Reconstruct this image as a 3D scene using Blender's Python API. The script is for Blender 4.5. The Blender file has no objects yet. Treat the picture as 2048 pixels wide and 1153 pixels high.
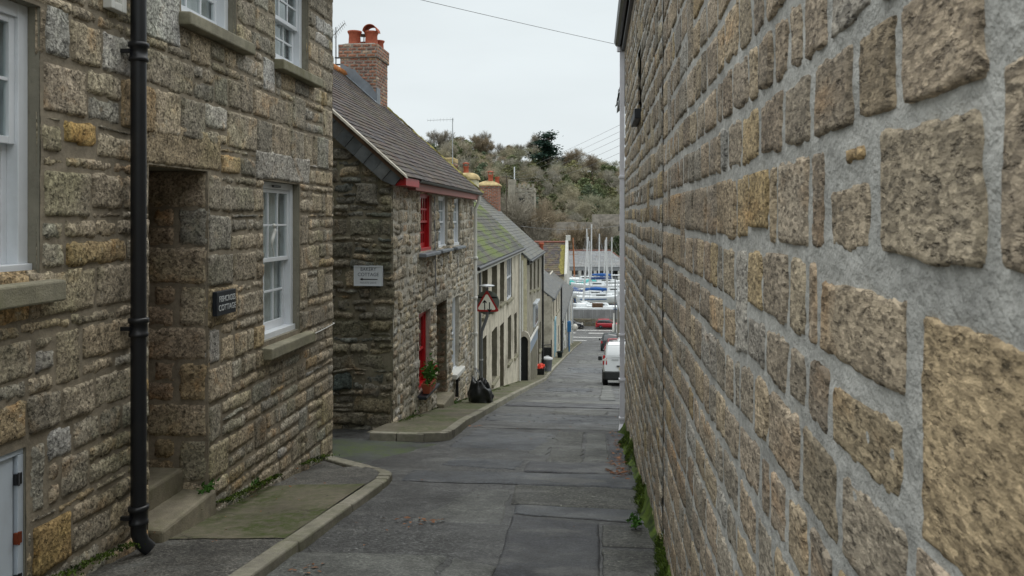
import bpy, bmesh, math, random
import numpy as np
from mathutils import Vector, Matrix
R = math.radians
SC = bpy.context.scene
COL = SC.collection

# ------------------------------------------------------------------ camera, sky, sun, exposure
cam_d = bpy.data.cameras.new("camera")
cam = bpy.data.objects.new("camera", cam_d); COL.objects.link(cam)
cam.location = (0, 0, 0)                      # eye level is z = 0, the street runs along +Y downhill
cam.rotation_euler = (R(90), 0, R(5.923))
cam_d.sensor_width = 36.0
cam_d.lens = 28.125
cam_d.shift_y = -0.0681
cam_d.clip_start = 0.05
cam_d.clip_end = 6000
cam_d.dof.use_dof = True
cam_d.dof.focus_distance = 8.5
cam_d.dof.aperture_fstop = 11.0
SC.camera = cam

SUN_EL, SUN_ROT = R(58), R(200)
W = bpy.data.worlds.new("World"); SC.world = W; W.use_nodes = True
nt = W.node_tree; nt.nodes.clear()
wo = nt.nodes.new("ShaderNodeOutputWorld")
sky = nt.nodes.new("ShaderNodeTexSky"); sky.sky_type = 'NISHITA'; sky.sun_disc = False
sky.sun_elevation = SUN_EL; sky.sun_rotation = SUN_ROT
b1 = nt.nodes.new("ShaderNodeBackground"); b1.inputs[1].default_value = 0.06
nt.links.new(sky.outputs[0], b1.inputs[0])
# overcast cloud deck: brighter overhead than at the horizon, softly mottled
tc = nt.nodes.new("ShaderNodeTexCoord")
sx = nt.nodes.new("ShaderNodeSeparateXYZ"); nt.links.new(tc.outputs['Generated'], sx.inputs[0])
rp = nt.nodes.new("ShaderNodeValToRGB"); nt.links.new(sx.outputs[2], rp.inputs[0])
rp.color_ramp.elements[0].position = 0.0; rp.color_ramp.elements[0].color = (.765, .82, .835, 1)
rp.color_ramp.elements[1].position = 0.9; rp.color_ramp.elements[1].color = (2.0, 2.05, 2.05, 1)
e_ = rp.color_ramp.elements.new(.28); e_.color = (.765, .828, .845, 1)
nz = nt.nodes.new("ShaderNodeTexNoise"); nz.inputs['Scale'].default_value = 2.2; nz.inputs['Detail'].default_value = 5
mp = nt.nodes.new("ShaderNodeMapping"); mp.inputs['Scale'].default_value = (1, 1, 3.5)
nt.links.new(tc.outputs['Generated'], mp.inputs[0]); nt.links.new(mp.outputs[0], nz.inputs[0])
mr = nt.nodes.new("ShaderNodeMapRange"); mr.inputs[1].default_value = .3; mr.inputs[2].default_value = .7
mr.inputs[3].default_value = .93; mr.inputs[4].default_value = 1.06
nt.links.new(nz.outputs[0], mr.inputs[0])
vm = nt.nodes.new("ShaderNodeVectorMath"); vm.operation = 'SCALE'
nt.links.new(rp.outputs[0], vm.inputs[0]); nt.links.new(mr.outputs[0], vm.inputs['Scale'])
b2 = nt.nodes.new("ShaderNodeBackground"); b2.inputs[1].default_value = 1.0
nt.links.new(vm.outputs[0], b2.inputs[0])
mx = nt.nodes.new("ShaderNodeMixShader"); mx.inputs[0].default_value = .93
nt.links.new(b1.outputs[0], mx.inputs[1]); nt.links.new(b2.outputs[0], mx.inputs[2])
nt.links.new(mx.outputs[0], wo.inputs[0])

sd = bpy.data.lights.new("sun", 'SUN'); sd.energy = 0.9; sd.angle = R(40); sd.color = (1, .96, .9)
sun = bpy.data.objects.new("sun", sd); COL.objects.link(sun)
sun.rotation_euler = (R(90) - SUN_EL, 0, R(180) - SUN_ROT + R(180))
SC.view_settings.view_transform = 'Standard'; SC.view_settings.look = 'None'
SC.view_settings.exposure = 0.12; SC.view_settings.gamma = 1.0
SC.cycles.max_bounces = 6; SC.cycles.diffuse_bounces = 4; SC.cycles.transparent_max_bounces = 12

# ------------------------------------------------------------------ noise (numpy)
def _h(ix, iy, s):
    h = (ix.astype(np.int64) * 374761393 + iy.astype(np.int64) * 668265263 + s * 144269504) & 0xffffffff
    h = ((h ^ (h >> 13)) * 1274126177) & 0xffffffff
    h = h ^ (h >> 16)
    return (h & 0xffffff) / float(0xffffff)
def vn(x, y, s=0):
    x = np.asarray(x, float); y = np.asarray(y, float)
    ix = np.floor(x); iy = np.floor(y); fx = x - ix; fy = y - iy
    fx = fx * fx * (3 - 2 * fx); fy = fy * fy * (3 - 2 * fy)
    a = _h(ix, iy, s); b = _h(ix + 1, iy, s); c = _h(ix, iy + 1, s); d = _h(ix + 1, iy + 1, s)
    return (a + (b - a) * fx + (c - a) * fy + (a - b - c + d) * fx * fy) * 2 - 1
def fbm(x, y, s=0, o=3):
    t = 0; a = .55
    for k in range(o):
        t = t + a * vn(x * 2 ** k, y * 2 ** k, s + 17 * k); a *= .5
    return t

# ------------------------------------------------------------------ the lie of the land
def D(Y):
    """drop of the road below the eye at distance Y along the street"""
    Y = np.asarray(Y, float)
    d = np.where(Y < 12, 1.5 + .14 * Y, np.where(Y < 36, 3.18 + .172 * (Y - 12), 7.308 + .131 * (Y - 36)))
    return np.where(Y > 114, 17.526 + .03 * np.clip(Y - 114, 0, 8), d)
def road_z(Y): return -float(D(Y))
def ss(x, a, b):
    t = np.clip((np.asarray(x, float) - a) / (b - a), 0, 1); return t * t * (3 - 2 * t)
def hill_h(X, Y):
    X = np.asarray(X, float); Y = np.asarray(Y, float)
    ridge = 31 - 17 * ss(X, -32, 28) + 3 * np.sin(X * .05) + 1.5 * np.sin(X * .17 + 1)
    return -17.77 + (ridge + 17.77) * np.clip(ss(Y, 215, 440) * 1.0, 0, 1)
def ground_z(X, Y):
    return np.where(np.asarray(Y) > 205, hill_h(X, Y), -D(Y))

# ------------------------------------------------------------------ object helpers
ROOT = {}
def tag(o, label=None, cat=None, group=None, kind=None):
    if label: o["label"] = label
    if cat: o["category"] = cat
    if group: o["group"] = group
    if kind: o["kind"] = kind
    return o
def thing(name, loc, label, cat, group=None):
    o = bpy.data.objects.new(name, None); o.empty_display_size = .3
    COL.objects.link(o); o.location = loc; ROOT[o] = Vector(loc)
    return tag(o, label, cat, group)
def base_of(p):
    while p is not None:
        if p in ROOT: return ROOT[p]
        p = p.parent
    return Vector((0, 0, 0))
def link(name, me, parent=None, origin=None):
    """mesh is given in world coordinates; it is moved into its thing's frame (or to `origin`)"""
    o = bpy.data.objects.new(name, me); COL.objects.link(o)
    if parent is not None:
        o.parent = parent
        b = base_of(parent)
        if b.length > 0: me.transform(Matrix.Translation(-b))
    elif origin is not None:
        b = Vector(origin); me.transform(Matrix.Translation(-b)); o.location = b; ROOT[o] = b
    return o
def copy_tree(o, parent=None):
    c = o.copy(); COL.objects.link(c); c.parent = parent
    for ch in list(o.children): copy_tree(ch, c)
    return c

class MB:
    def __init__(s): s.v = []; s.f = []; s.m = []; s.s = []
    def add(s, vs, fs, mi=0, sm=False):
        k = len(s.v); s.v += [tuple(map(float, p)) for p in vs]
        for f in fs: s.f.append([i + k for i in f]); s.m.append(mi); s.s.append(sm)
    def hexa(s, c, mi=0):
        s.add(c, [(0, 3, 2, 1), (4, 5, 6, 7), (0, 1, 5, 4), (1, 2, 6, 5), (2, 3, 7, 6), (3, 0, 4, 7)], mi)
    def box(s, x0, x1, y0, y1, z0, z1, mi=0):
        s.hexa([(x0, y0, z0), (x1, y0, z0), (x1, y1, z0), (x0, y1, z0), (x0, y0, z1), (x1, y0, z1), (x1, y1, z1), (x0, y1, z1)], mi)
    def pbox(s, P, u0, u1, v0, v1, h0, h1, mi=0):
        s.hexa([P(u0, v0, h0), P(u1, v0, h0), P(u1, v1, h0), P(u0, v1, h0), P(u0, v0, h1), P(u1, v0, h1), P(u1, v1, h1), P(u0, v1, h1)], mi)
    def tube(s, pts, r, n=8, mi=0, cap=True):
        pts = [Vector(p) for p in pts]; L = len(pts)
        rr = r if isinstance(r, (list, tuple)) else [r] * L
        rings = []
        up = None
        for i, p in enumerate(pts):
            t = (pts[min(i + 1, L - 1)] - pts[max(i - 1, 0)]).normalized()
            a = Vector((0, 0, 1)) if abs(t.z) < .9 else Vector((1, 0, 0))
            if up is not None: a = up
            x = t.cross(a)
            if x.length < 1e-6: x = t.orthogonal()
            x.normalize(); y = x.cross(t).normalized(); up = y
            rings.append([p + x * math.cos(2 * math.pi * k / n) * rr[i] + y * math.sin(2 * math.pi * k / n) * rr[i] for k in range(n)])
        vs = [q for g in rings for q in g]; fs = []
        for i in range(L - 1):
            for k in range(n):
                fs.append((i * n + k, i * n + (k + 1) % n, (i + 1) * n + (k + 1) % n, (i + 1) * n + k))
        s.add(vs, fs, mi, True)
        if cap:
            s.add(rings[0], [tuple(range(n))], mi); s.add(rings[-1], [tuple(range(n))], mi)
    def lathe(s, prof, c, n=20, mi=0, axis='z', sx=1, sy=1):
        vs = []; fs = []; m = len(prof)
        for (r, h) in prof:
            for k in range(n):
                a = 2 * math.pi * k / n; x = r * math.cos(a) * sx; y = r * math.sin(a) * sy
                if axis == 'z': vs.append((c[0] + x, c[1] + y, c[2] + h))
                elif axis == 'x': vs.append((c[0] + h, c[1] + x, c[2] + y))
                else: vs.append((c[0] + x, c[1] + h, c[2] + y))
        for i in range(m - 1):
            for k in range(n): fs.append((i * n + k, i * n + (k + 1) % n, (i + 1) * n + (k + 1) % n, (i + 1) * n + k))
        s.add(vs, fs, mi, True)
        s.add(vs[:n], [tuple(range(n))], mi); s.add(vs[-n:], [tuple(range(n))], mi)
    def prism(s, poly, P, h0, h1, mi=0):
        n = len(poly)
        vs = [P(a, b, h0) for a, b in poly] + [P(a, b, h1) for a, b in poly]
        fs = [tuple(range(n)), tuple(range(n, 2 * n))] + [(i, (i + 1) % n, n + (i + 1) % n, n + i) for i in range(n)]
        s.add(vs, fs, mi)
    def loft(s, rings, mi=0, cap=True, sm=True, closed=True):
        n = len(rings[0]); vs = [p for r in rings for p in r]; fs = []
        for i in range(len(rings) - 1):
            for k in range(n if closed else n - 1):
                fs.append((i * n + k, i * n + (k + 1) % n, (i + 1) * n + (k + 1) % n, (i + 1) * n + k))
        s.add(vs, fs, mi, sm)
        if cap:
            s.add(rings[0], [tuple(range(n))], mi); s.add(rings[-1], [tuple(range(n))], mi)
    def mesh(s, name, mats, weld=False):
        me = bpy.data.meshes.new(name); me.from_pydata(s.v, [], s.f)
        for m in (mats if isinstance(mats, (list, tuple)) else [mats]): me.materials.append(m)
        me.polygons.foreach_set("material_index", s.m); me.polygons.foreach_set("use_smooth", s.s)
        bm = bmesh.new(); bm.from_mesh(me)
        if weld: bmesh.ops.remove_doubles(bm, verts=bm.verts, dist=1e-5)
        bmesh.ops.recalc_face_normals(bm, faces=bm.faces); bm.to_mesh(me); bm.free()
        return me
    def obj(s, name, mats, parent=None, bevel=0, origin=None, weld=False):
        o = link(name, s.mesh(name, mats, weld), parent, origin)
        if bevel:
            b = o.modifiers.new("bevel", 'BEVEL'); b.width = bevel; b.segments = 2; b.limit_method = 'ANGLE'; b.angle_limit = R(40)
        return o

class SM:
    """big masonry / slate meshes gathered as numpy arrays, with a per-vertex 'tint' colour"""
    def __init__(s): s.V = []; s.F = []; s.T = []; s.M = []; s.n = 0
    def grid(s, P3, nu, nv, tint, mi=0, keep=None):
        i = np.arange(nu * nv).reshape(nv, nu)
        q = np.stack([i[:-1, :-1], i[:-1, 1:], i[1:, 1:], i[1:, :-1]], -1).reshape(-1, 4)
        if keep is not None: q = q[keep.reshape(-1)]
        s.V.append(P3.reshape(-1, 3)); s.F.append(q + s.n); s.M.append(np.full(len(q), mi))
        s.T.append(np.broadcast_to(np.asarray(tint, float), (nu * nv, 3))); s.n += nu * nv
    def raw(s, V, F, tint, mi=0):
        V = np.asarray(V, float); s.V.append(V); s.F.append(np.asarray(F) + s.n); s.M.append(np.full(len(F), mi))
        s.T.append(np.broadcast_to(np.asarray(tint, float), (len(V), 3))); s.n += len(V)
    def obj(s, name, mats, parent=None, origin=None, smooth=True):
        V = np.concatenate(s.V).astype(np.float32); F = np.concatenate(s.F).astype(np.int32); T = np.concatenate(s.T).astype(np.float32); M = np.concatenate(s.M).astype(np.int32)
        me = bpy.data.meshes.new(name)
        me.vertices.add(len(V)); me.vertices.foreach_set("co", V.ravel())
        k = F.shape[1]
        me.loops.add(len(F) * k); me.loops.foreach_set("vertex_index", F.ravel())
        me.polygons.add(len(F)); me.polygons.foreach_set("loop_start", np.arange(0, len(F) * k, k, dtype=np.int32))
        me.update(calc_edges=True)
        for m in mats: me.materials.append(m)
        me.polygons.foreach_set("material_index", M)
        me.polygons.foreach_set("use_smooth", np.full(len(F), smooth))
        at = me.attributes.new("tint", 'FLOAT_COLOR', 'POINT')
        at.data.foreach_set("color", np.concatenate([T, np.ones((len(T), 1), np.float32)], 1).ravel())
        me.validate(); me.update()
        return link(name, me, parent, origin)

# wall frames: u along the wall, v up, h out of the wall
def PX(X0, sgn=1):                                   # facade looking to +X (sgn=1) or -X (sgn=-1); u = Y
    return lambda u, v, h: (X0 + sgn * h, u, v)
def PY(Y0, sgn=-1):                                  # gable looking to -Y (sgn=-1) or +Y; u = X
    return lambda u, v, h: (u, Y0 + sgn * h, v)
def arr(P, u, v, h):
    a, b, c = P(u, v, h)
    return np.stack(np.broadcast_arrays(a, b, c), -1)

# ------------------------------------------------------------------ masonry
def layout(rng, u0, u1, v0, v1, ch, lw, holes=(), fixed=(), edges=None, p_split=.16, p_jump=.1, snap=.09):
    """coursed masonry as rectangles, cut round holes; `fixed` stones are kept as they are"""
    if edges is None:
        e = [v0]
        while e[-1] < v1 - ch[0] * .7: e.append(e[-1] + rng.uniform(*ch))
        e[-1] = v1
    else: e = list(edges)
    for h in list(holes) + list(fixed):
        for t in (h[2], h[3]):
            if v0 < t < v1:
                k = min(range(len(e)), key=lambda i: abs(e[i] - t))
                if abs(e[k] - t) < snap and 0 < k < len(e) - 1: e[k] = t
                else: e.append(t); e.sort()
    e = [a for i, a in enumerate(e) if i == 0 or a - e[i - 1] > .012]
    blocks = [tuple(h[:4]) for h in holes] + [tuple(f[:4]) for f in fixed]
    out = [tuple(f) for f in fixed]
    rows = list(zip(e[:-1], e[1:]))
    for _ in range(int(p_jump * (u1 - u0) / lw[1] * len(rows))):
        i = rng.randrange(len(rows) - 1); a = rng.uniform(u0, u1 - lw[0] * 1.3); w = rng.uniform(lw[0] * 1.1, lw[1] * .75)
        r = (a, a + w, rows[i][0], rows[i + 1][1])
        if r[3] - r[2] > ch[1] * 2.1 or r[1] > u1: continue
        if all(r[1] < b[0] - .1 or r[0] > b[1] + .1 or r[3] <= b[2] + .01 or r[2] >= b[3] - .01 for b in blocks):
            out.append(r); blocks.append(r)
    for a, b in rows:
        mid = (a + b) / 2
        bl = sorted([(x[0], x[1]) for x in blocks if x[2] < mid < x[3]])
        free = []; c = u0
        for p, q in bl:
            if p > c + .02: free.append((c, min(p, u1)))
            c = max(c, q)
        if c < u1 - .02: free.append((c, u1))
        H = b - a
        for p, q in free:
            c = p
            while c < q - 1e-6:
                w = rng.uniform(*lw) * (1 if H < ch[1] else 1.25)
                if rng.random() < .18: w *= .6
                if q - (c + w) < lw[0] * .6: w = q - c
                d = min(c + w, q)
                if H > ch[0] * 1.35 and rng.random() < p_split:
                    t = a + H * rng.uniform(.36, .64)
                    if rng.random() < .5 and d - c > lw[0] * 1.5:
                        m_ = c + (d - c) * rng.uniform(.35, .65)
                        out += [(c, d, a, t), (c, m_, t, b), (m_, d, t, b)]
                    else: out += [(c, d, a, t), (c, d, t, b)]
                else: out.append((c, d, a, b))
                c = d
    return out

def stones(sm, P, rects, rng, res=.03, jx=.02, jz=.02, rnd=.03, face=.025, fvar=.012, rough=.006, pal=None, warp=.012,
           edge=.012, base=-.02, mi=0, rad=.03, wl=.33, margin=.012, seed=3):
    for r in rects:
        u0, u1, v0, v1 = r[:4]
        if u1 - u0 < .03 or v1 - v0 < .03: continue
        col = r[4] if len(r) > 4 and r[4] else pal(rng)
        fres = r[5] if len(r) > 5 else res
        hx = max((u1 - u0 - jx) / 2, .012); hz = max((v1 - v0 - jz) / 2, .012); cu = (u0 + u1) / 2; cv = (v0 + v1) / 2
        nu = max(5, int((u1 - u0) / fres) + 2); nv = max(5, int((v1 - v0) / fres) + 2)
        # samples crowd towards the arris so that it reads as an edge
        tu = np.linspace(-1, 1, nu); tv = np.linspace(-1, 1, nv)
        tu = np.sign(tu) * (1 - (1 - np.abs(tu)) ** 1.35); tv = np.sign(tv) * (1 - (1 - np.abs(tv)) ** 1.35)
        lu, lv = np.meshgrid(tu * (hx + margin), tv * (hz + margin))
        U = cu + lu; V = cv + lv
        rr = min(rad * rng.uniform(.5, 1.6), hx * .8, hz * .8)
        qx = np.abs(lu) - hx + rr; qz = np.abs(lv) - hz + rr
        d = -(np.minimum(np.maximum(qx, qz), 0) + np.hypot(np.maximum(qx, 0), np.maximum(qz, 0)) - rr)
        d = d + edge * (fbm(U / .07, V / .07, seed + 5, 2) + .45 * fbm(U / .022, V / .022, seed + 6, 2))
        t = np.clip(d / (rnd * rng.uniform(.7, 1.3)), 0, 1); prof = np.sqrt(1 - (1 - t) ** 2)
        f = face + rng.uniform(-fvar, fvar) + rng.uniform(-1, 1) * fvar * .6 * lu / max(hx, .1) + rng.uniform(-1, 1) * fvar * .6 * lv / max(hz, .1)
        ro = rng.random() * 50; f = f + rough * (fbm(U / .11 + ro, V / .11, seed + 9, 2) + .75 * fbm(U / .032 + ro, V / .032, seed + 19, 2))
        H = base + (f - base) * prof
        U2 = U + warp * fbm(U / wl, V / wl, seed + 1, 2); V2 = V + warp * fbm(U / wl, V / wl, seed + 2, 2)
        sm.grid(arr(P, U2, V2, H), nu, nv, col, mi)

def mortar(sm, P, u0, u1, v0, v1, res=.05, holes=(), amp=.004, seed=11, mi=1, tint=(1, 1, 1), h=0, clip=None):
    us = list(np.linspace(u0, u1, max(2, int((u1 - u0) / res) + 1))); vs = list(np.linspace(v0, v1, max(2, int((v1 - v0) / res) + 1)))
    for q in holes:
        for t in q[:2]:
            if u0 < t < u1: us.append(t)
        for t in q[2:4]:
            if v0 < t < v1: vs.append(t)
    us = np.unique(np.round(us, 4)); vs = np.unique(np.round(vs, 4))
    U, V = np.meshgrid(us, vs); Hh = h + amp * fbm(U / .06, V / .06, seed, 3) + amp * .8 * fbm(U / .4, V / .4, seed + 3, 2)
    cu = (U[:-1, :-1] + U[1:, 1:]) / 2; cv = (V[:-1, :-1] + V[1:, 1:]) / 2
    keep = np.ones_like(cu, bool)
    for q in holes: keep &= ~((cu > q[0]) & (cu < q[1]) & (cv > q[2]) & (cv < q[3]))
    if clip is not None: keep &= clip(cu, cv)
    sm.grid(arr(P, U, V, Hh), len(us), len(vs), tint, mi, keep)

def palette(cols, wts, jit=.12):
    def f(rng):
        c = rng.choices(cols, wts)[0]; k = 1 + rng.uniform(-jit, jit) * 1.3; w = rng.uniform(-.03, .03)
        return (c[0] * k * (1 + w), c[1] * k, c[2] * k * (1 - w))
    return f
# ------------------------------------------------------------------ materials
class NT:
    def __init__(s, name):
        s.m = bpy.data.materials.new(name); s.m.use_nodes = True; s.t = s.m.node_tree
        s.b = s.t.nodes["Principled BSDF"]; s.out = s.t.nodes["Material Output"]
        s.tc = s.t.nodes.new("ShaderNodeTexCoord"); s.co = s.tc.outputs['Object']
    def n(s, typ, **k):
        o = s.t.nodes.new(typ)
        for a, b in k.items(): setattr(o, a, b)
        return o
    def L(s, a, b): s.t.links.new(a, b)
    def mapped(s, sc=(1, 1, 1), loc=(0, 0, 0), rot=(0, 0, 0)):
        m = s.n("ShaderNodeMapping"); m.inputs['Scale'].default_value = sc; m.inputs['Location'].default_value = loc; m.inputs['Rotation'].default_value = rot
        s.L(s.co, m.inputs[0]); return m.outputs[0]
    def noise(s, scale, detail=4, rough=.55, co=None, dist=0):
        n = s.n("ShaderNodeTexNoise"); n.inputs['Scale'].default_value = scale; n.inputs['Detail'].default_value = detail
        n.inputs['Roughness'].default_value = rough; n.inputs['Distortion'].default_value = dist
        s.L(co or s.co, n.inputs['Vector']); return n.outputs[0]
    def rng(s, v, a, b, c=0, d=1):
        m = s.n("ShaderNodeMapRange"); m.inputs[1].default_value = a; m.inputs[2].default_value = b; m.inputs[3].default_value = c; m.inputs[4].default_value = d
        s.L(v, m.inputs[0]); return m.outputs[0]
    def math(s, op, a, b):
        m = s.n("ShaderNodeMath", operation=op)
        for i, v in enumerate((a, b)):
            if isinstance(v, (int, float)): m.inputs[i].default_value = v
            else: s.L(v, m.inputs[i])
        return m.outputs[0]
    def mix(s, f, a, b, op='MIX'):
        m = s.n("ShaderNodeMix", data_type='RGBA', blend_type=op)
        for i, v in ((0, f), (6, a), (7, b)):
            if isinstance(v, (int, float)): m.inputs[i].default_value = v
            elif isinstance(v, (tuple, list)): m.inputs[i].default_value = tuple(v[:3]) + (1,)
            else: s.L(v, m.inputs[i])
        return m.outputs[2]
    def attr(s, name="tint"):
        a = s.n("ShaderNodeAttribute"); a.attribute_name = name; return a.outputs['Color']
    def scale_col(s, col, f):
        v = s.n("ShaderNodeVectorMath", operation='SCALE')
        if isinstance(col, (tuple, list)): v.inputs[0].default_value = col[:3]
        else: s.L(col, v.inputs[0])
        if isinstance(f, (int, float)): v.inputs['Scale'].default_value = f
        else: s.L(f, v.inputs['Scale'])
        return v.outputs[0]
    def bump(s, h, strength=.5, dist=.01):
        b = s.n("ShaderNodeBump"); b.inputs['Strength'].default_value = strength; b.inputs['Distance'].default_value = dist
        s.L(h, b.inputs['Height']); s.L(b.outputs[0], s.b.inputs['Normal'])
    def fin(s, col, rough=.9, spec=.3, metal=0):
        if isinstance(col, (tuple, list)): s.b.inputs['Base Color'].default_value = tuple(col[:3]) + (1,)
        else: s.L(col, s.b.inputs['Base Color'])
        if isinstance(rough, (int, float)): s.b.inputs['Roughness'].default_value = rough
        else: s.L(rough, s.b.inputs['Roughness'])
        s.b.inputs['Specular IOR Level'].default_value = spec; s.b.inputs['Metallic'].default_value = metal
        return s.m

def granite(name, grain=95, rust=.35, speck=.55, light=.35, stain=.35, bump=.7, bd=.006, alg=0.0, lich=.12, coarse=1.0, bed=1.0):
    t = NT(name); c = t.attr()
    if bed != 1.0: t.co = t.mapped(sc=(1, bed, 1))
    big = t.noise(1.7, 5); mid = t.noise(9, 5, .6)
    c = t.scale_col(c, t.rng(mid, .3, .7, .72, 1.26))
    c = t.scale_col(c, t.rng(big, .3, .72, 1.12, 1 - stain * .6))
    # rusty iron staining in patches
    r = t.rng(t.noise(3.1, 4, .6, dist=.6), .56, .74, 0, rust)
    c = t.mix(r, c, t.mix(1.0, c, (1.45, .92, .42), 'MULTIPLY'))
    # dark mica and pale feldspar grains
    g1 = t.noise(grain, 3, .7); g2 = t.noise(grain * 1.7, 2, .6, co=t.mapped(loc=(3, 7, 1)))
    c = t.mix(t.rng(g1, .52, .64, 0, speck), c, t.scale_col(c, .28))
    c = t.mix(t.rng(g2, .58, .68, 0, light), c, t.scale_col(c, 1.75))
    vo = t.n('ShaderNodeTexVoronoi'); vo.inputs['Scale'].default_value = grain * 1.15; t.L(t.co, vo.inputs['Vector'])
    sp = t.n('ShaderNodeSeparateColor'); t.L(vo.outputs['Color'], sp.inputs[0])
    c = t.scale_col(c, t.rng(sp.outputs[0], 0, 1, .62, 1.42))
    pit = t.rng(t.noise(grain * .42, 4, .7, co=t.mapped(loc=(2, 5, 8))), .34, .44, 1, 0)
    c = t.mix(t.math('MULTIPLY', pit, .6), c, t.scale_col(c, .35))
    # pale lichen specks
    l = t.math('MULTIPLY', t.rng(t.noise(26, 3, .6, co=t.mapped(loc=(9, 2, 4))), .64, .7), t.rng(t.noise(2.4, 3, co=t.mapped(loc=(1, 8, 3))), .48, .6, 0, lich * 4))
    c = t.mix(l, c, (.5, .49, .43))
    if alg > 0:
        a = t.rng(t.noise(1.3, 5, .6, co=t.mapped(loc=(5, 5, 5))), .5, .68, 0, alg)
        c = t.mix(a, c, t.mix(1.0, c, (.62, .74, .42), 'MULTIPLY'))
    h = t.math('SUBTRACT', t.math('ADD', t.math('ADD', t.math('MULTIPLY', g1, .6), t.math('MULTIPLY', sp.outputs[0], .35)), t.math('MULTIPLY', t.noise(30, 4, .65), coarse)), t.math('MULTIPLY', pit, .7))
    t.bump(h, bump, bd)
    return t.fin(c, .88, .25)
def mortar_mat(name, col, var=.25, bd=.006, strength=.8, moss=0):
    t = NT(name); c = t.scale_col(col, t.rng(t.noise(2.2, 5), .3, .7, 1 - var, 1 + var))
    c = t.scale_col(c, t.rng(t.noise(22, 4), .3, .7, .82, 1.15))
    c = t.mix(t.rng(t.noise(120, 2), .55, .68, 0, .35), c, t.scale_col(c, .55))
    if moss: c = t.mix(t.rng(t.noise(2.8, 4), .5, .7, 0, moss), c, (.09, .11, .04))
    t.bump(t.math('ADD', t.noise(40, 4, .65), t.math('MULTIPLY', t.noise(9, 4), .8)), strength, bd)
    return t.fin(c, .92, .2)
def paint(name, col, rough=.45, dirt=.12, dirt_col=(.2, .19, .16), bd=.0015, spec=.4):
    t = NT(name); c = t.mix(t.rng(t.noise(6, 5, .65), .5, .75, 0, dirt), col, dirt_col)
    c = t.scale_col(c, t.rng(t.noise(1.6, 3), .3, .7, .93, 1.05))
    t.bump(t.noise(60, 3), .3, bd)
    return t.fin(c, rough, spec)
def plain(name, col, rough=.6, var=.15, scale=8, bd=.003, spec=.3, metal=0):
    t = NT(name); c = t.scale_col(col, t.rng(t.noise(scale, 4), .3, .7, 1 - var, 1 + var))
    t.bump(t.noise(scale * 6, 3), .4, bd)
    return t.fin(c, rough, spec, metal)
def render_mat(name, col, stain=(.17, .155, .125), amt=.55, bd=.006, joint=None):
    """old lime render / ashlar with rain streaks and blotches"""
    t = NT(name); a = t.noise(1.1, 6, .62); st = t.noise(1.0, 5, .6, co=t.mapped(sc=(3.5, 3.5, .35)))
    c = t.scale_col(col, t.rng(t.noise(7, 5), .3, .7, .84, 1.12))
    c = t.mix(t.rng(a, .46, .66, 0, amt), c, stain)
    c = t.mix(t.rng(st, .52, .7, 0, amt * .8), c, t.scale_col(stain, .8))
    c = t.mix(t.rng(t.noise(24, 3), .6, .72, 0, .35), c, t.scale_col(stain, .7))
    t.bump(t.math('ADD', t.noise(16, 5, .6), t.noise(60, 3)), .6, bd)
    return t.fin(c, .9, .2)
def glass_mat(name, tint=(.93, .95, .95)):
    t = NT(name); tr = t.n("ShaderNodeBsdfTransparent"); tr.inputs[0].default_value = tuple(tint) + (1,)
    gl = t.n("ShaderNodeBsdfGlossy"); gl.inputs['Roughness'].default_value = .03; gl.inputs[0].default_value = (.9, .95, .95, 1)
    bp = t.n("ShaderNodeBump"); bp.inputs['Strength'].default_value = .12; bp.inputs['Distance'].default_value = .01
    t.L(t.noise(5, 2), bp.inputs['Height']); t.L(bp.outputs[0], gl.inputs['Normal'])
    fr = t.n("ShaderNodeFresnel"); fr.inputs[0].default_value = 1.5; t.L(bp.outputs[0], fr.inputs['Normal'])
    m = t.n("ShaderNodeMixShader"); gm = t.n('ShaderNodeNewGeometry'); t.L(t.math('MULTIPLY', t.math('ADD', fr.outputs[0], .03), t.math('SUBTRACT', 1.0, gm.outputs['Backfacing'])), m.inputs[0]); t.L(tr.outputs[0], m.inputs[1]); t.L(gl.outputs[0], m.inputs[2])
    t.L(m.outputs[0], t.out.inputs[0]); return t.m
def slate_mat(name, moss=0.0, moss_col=(.13, .16, .025), lich=.3, rough=.55, mscale=1.6, stretch=(1, 1, 1)):
    t = NT(name); c = t.attr()
    c = t.scale_col(c, t.rng(t.noise(7, 5), .3, .7, .72, 1.25))
    c = t.mix(t.rng(t.noise(19, 4, .65, co=t.mapped(sc=(1, .35, 1))), .57, .7, 0, lich), c, (.34, .33, .29))
    c = t.mix(t.rng(t.noise(2.2, 4), .5, .7, 0, .4), c, t.mix(1.0, c, (1.25, 1.0, .7), 'MULTIPLY'))
    if moss:
        m = t.math('MULTIPLY', t.rng(t.noise(mscale, 5, .6, co=t.mapped(sc=stretch)), .46, .6), t.rng(t.noise(26, 4, .7), .3, .55))
        c = t.mix(t.math('MULTIPLY', m, moss), c, t.scale_col(moss_col, t.rng(t.noise(15, 3), .3, .7, .6, 1.4)))
    t.bump(t.math('ADD', t.noise(30, 4), t.noise(9, 3)), .6, .006)
    return t.fin(c, rough, .2)
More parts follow.
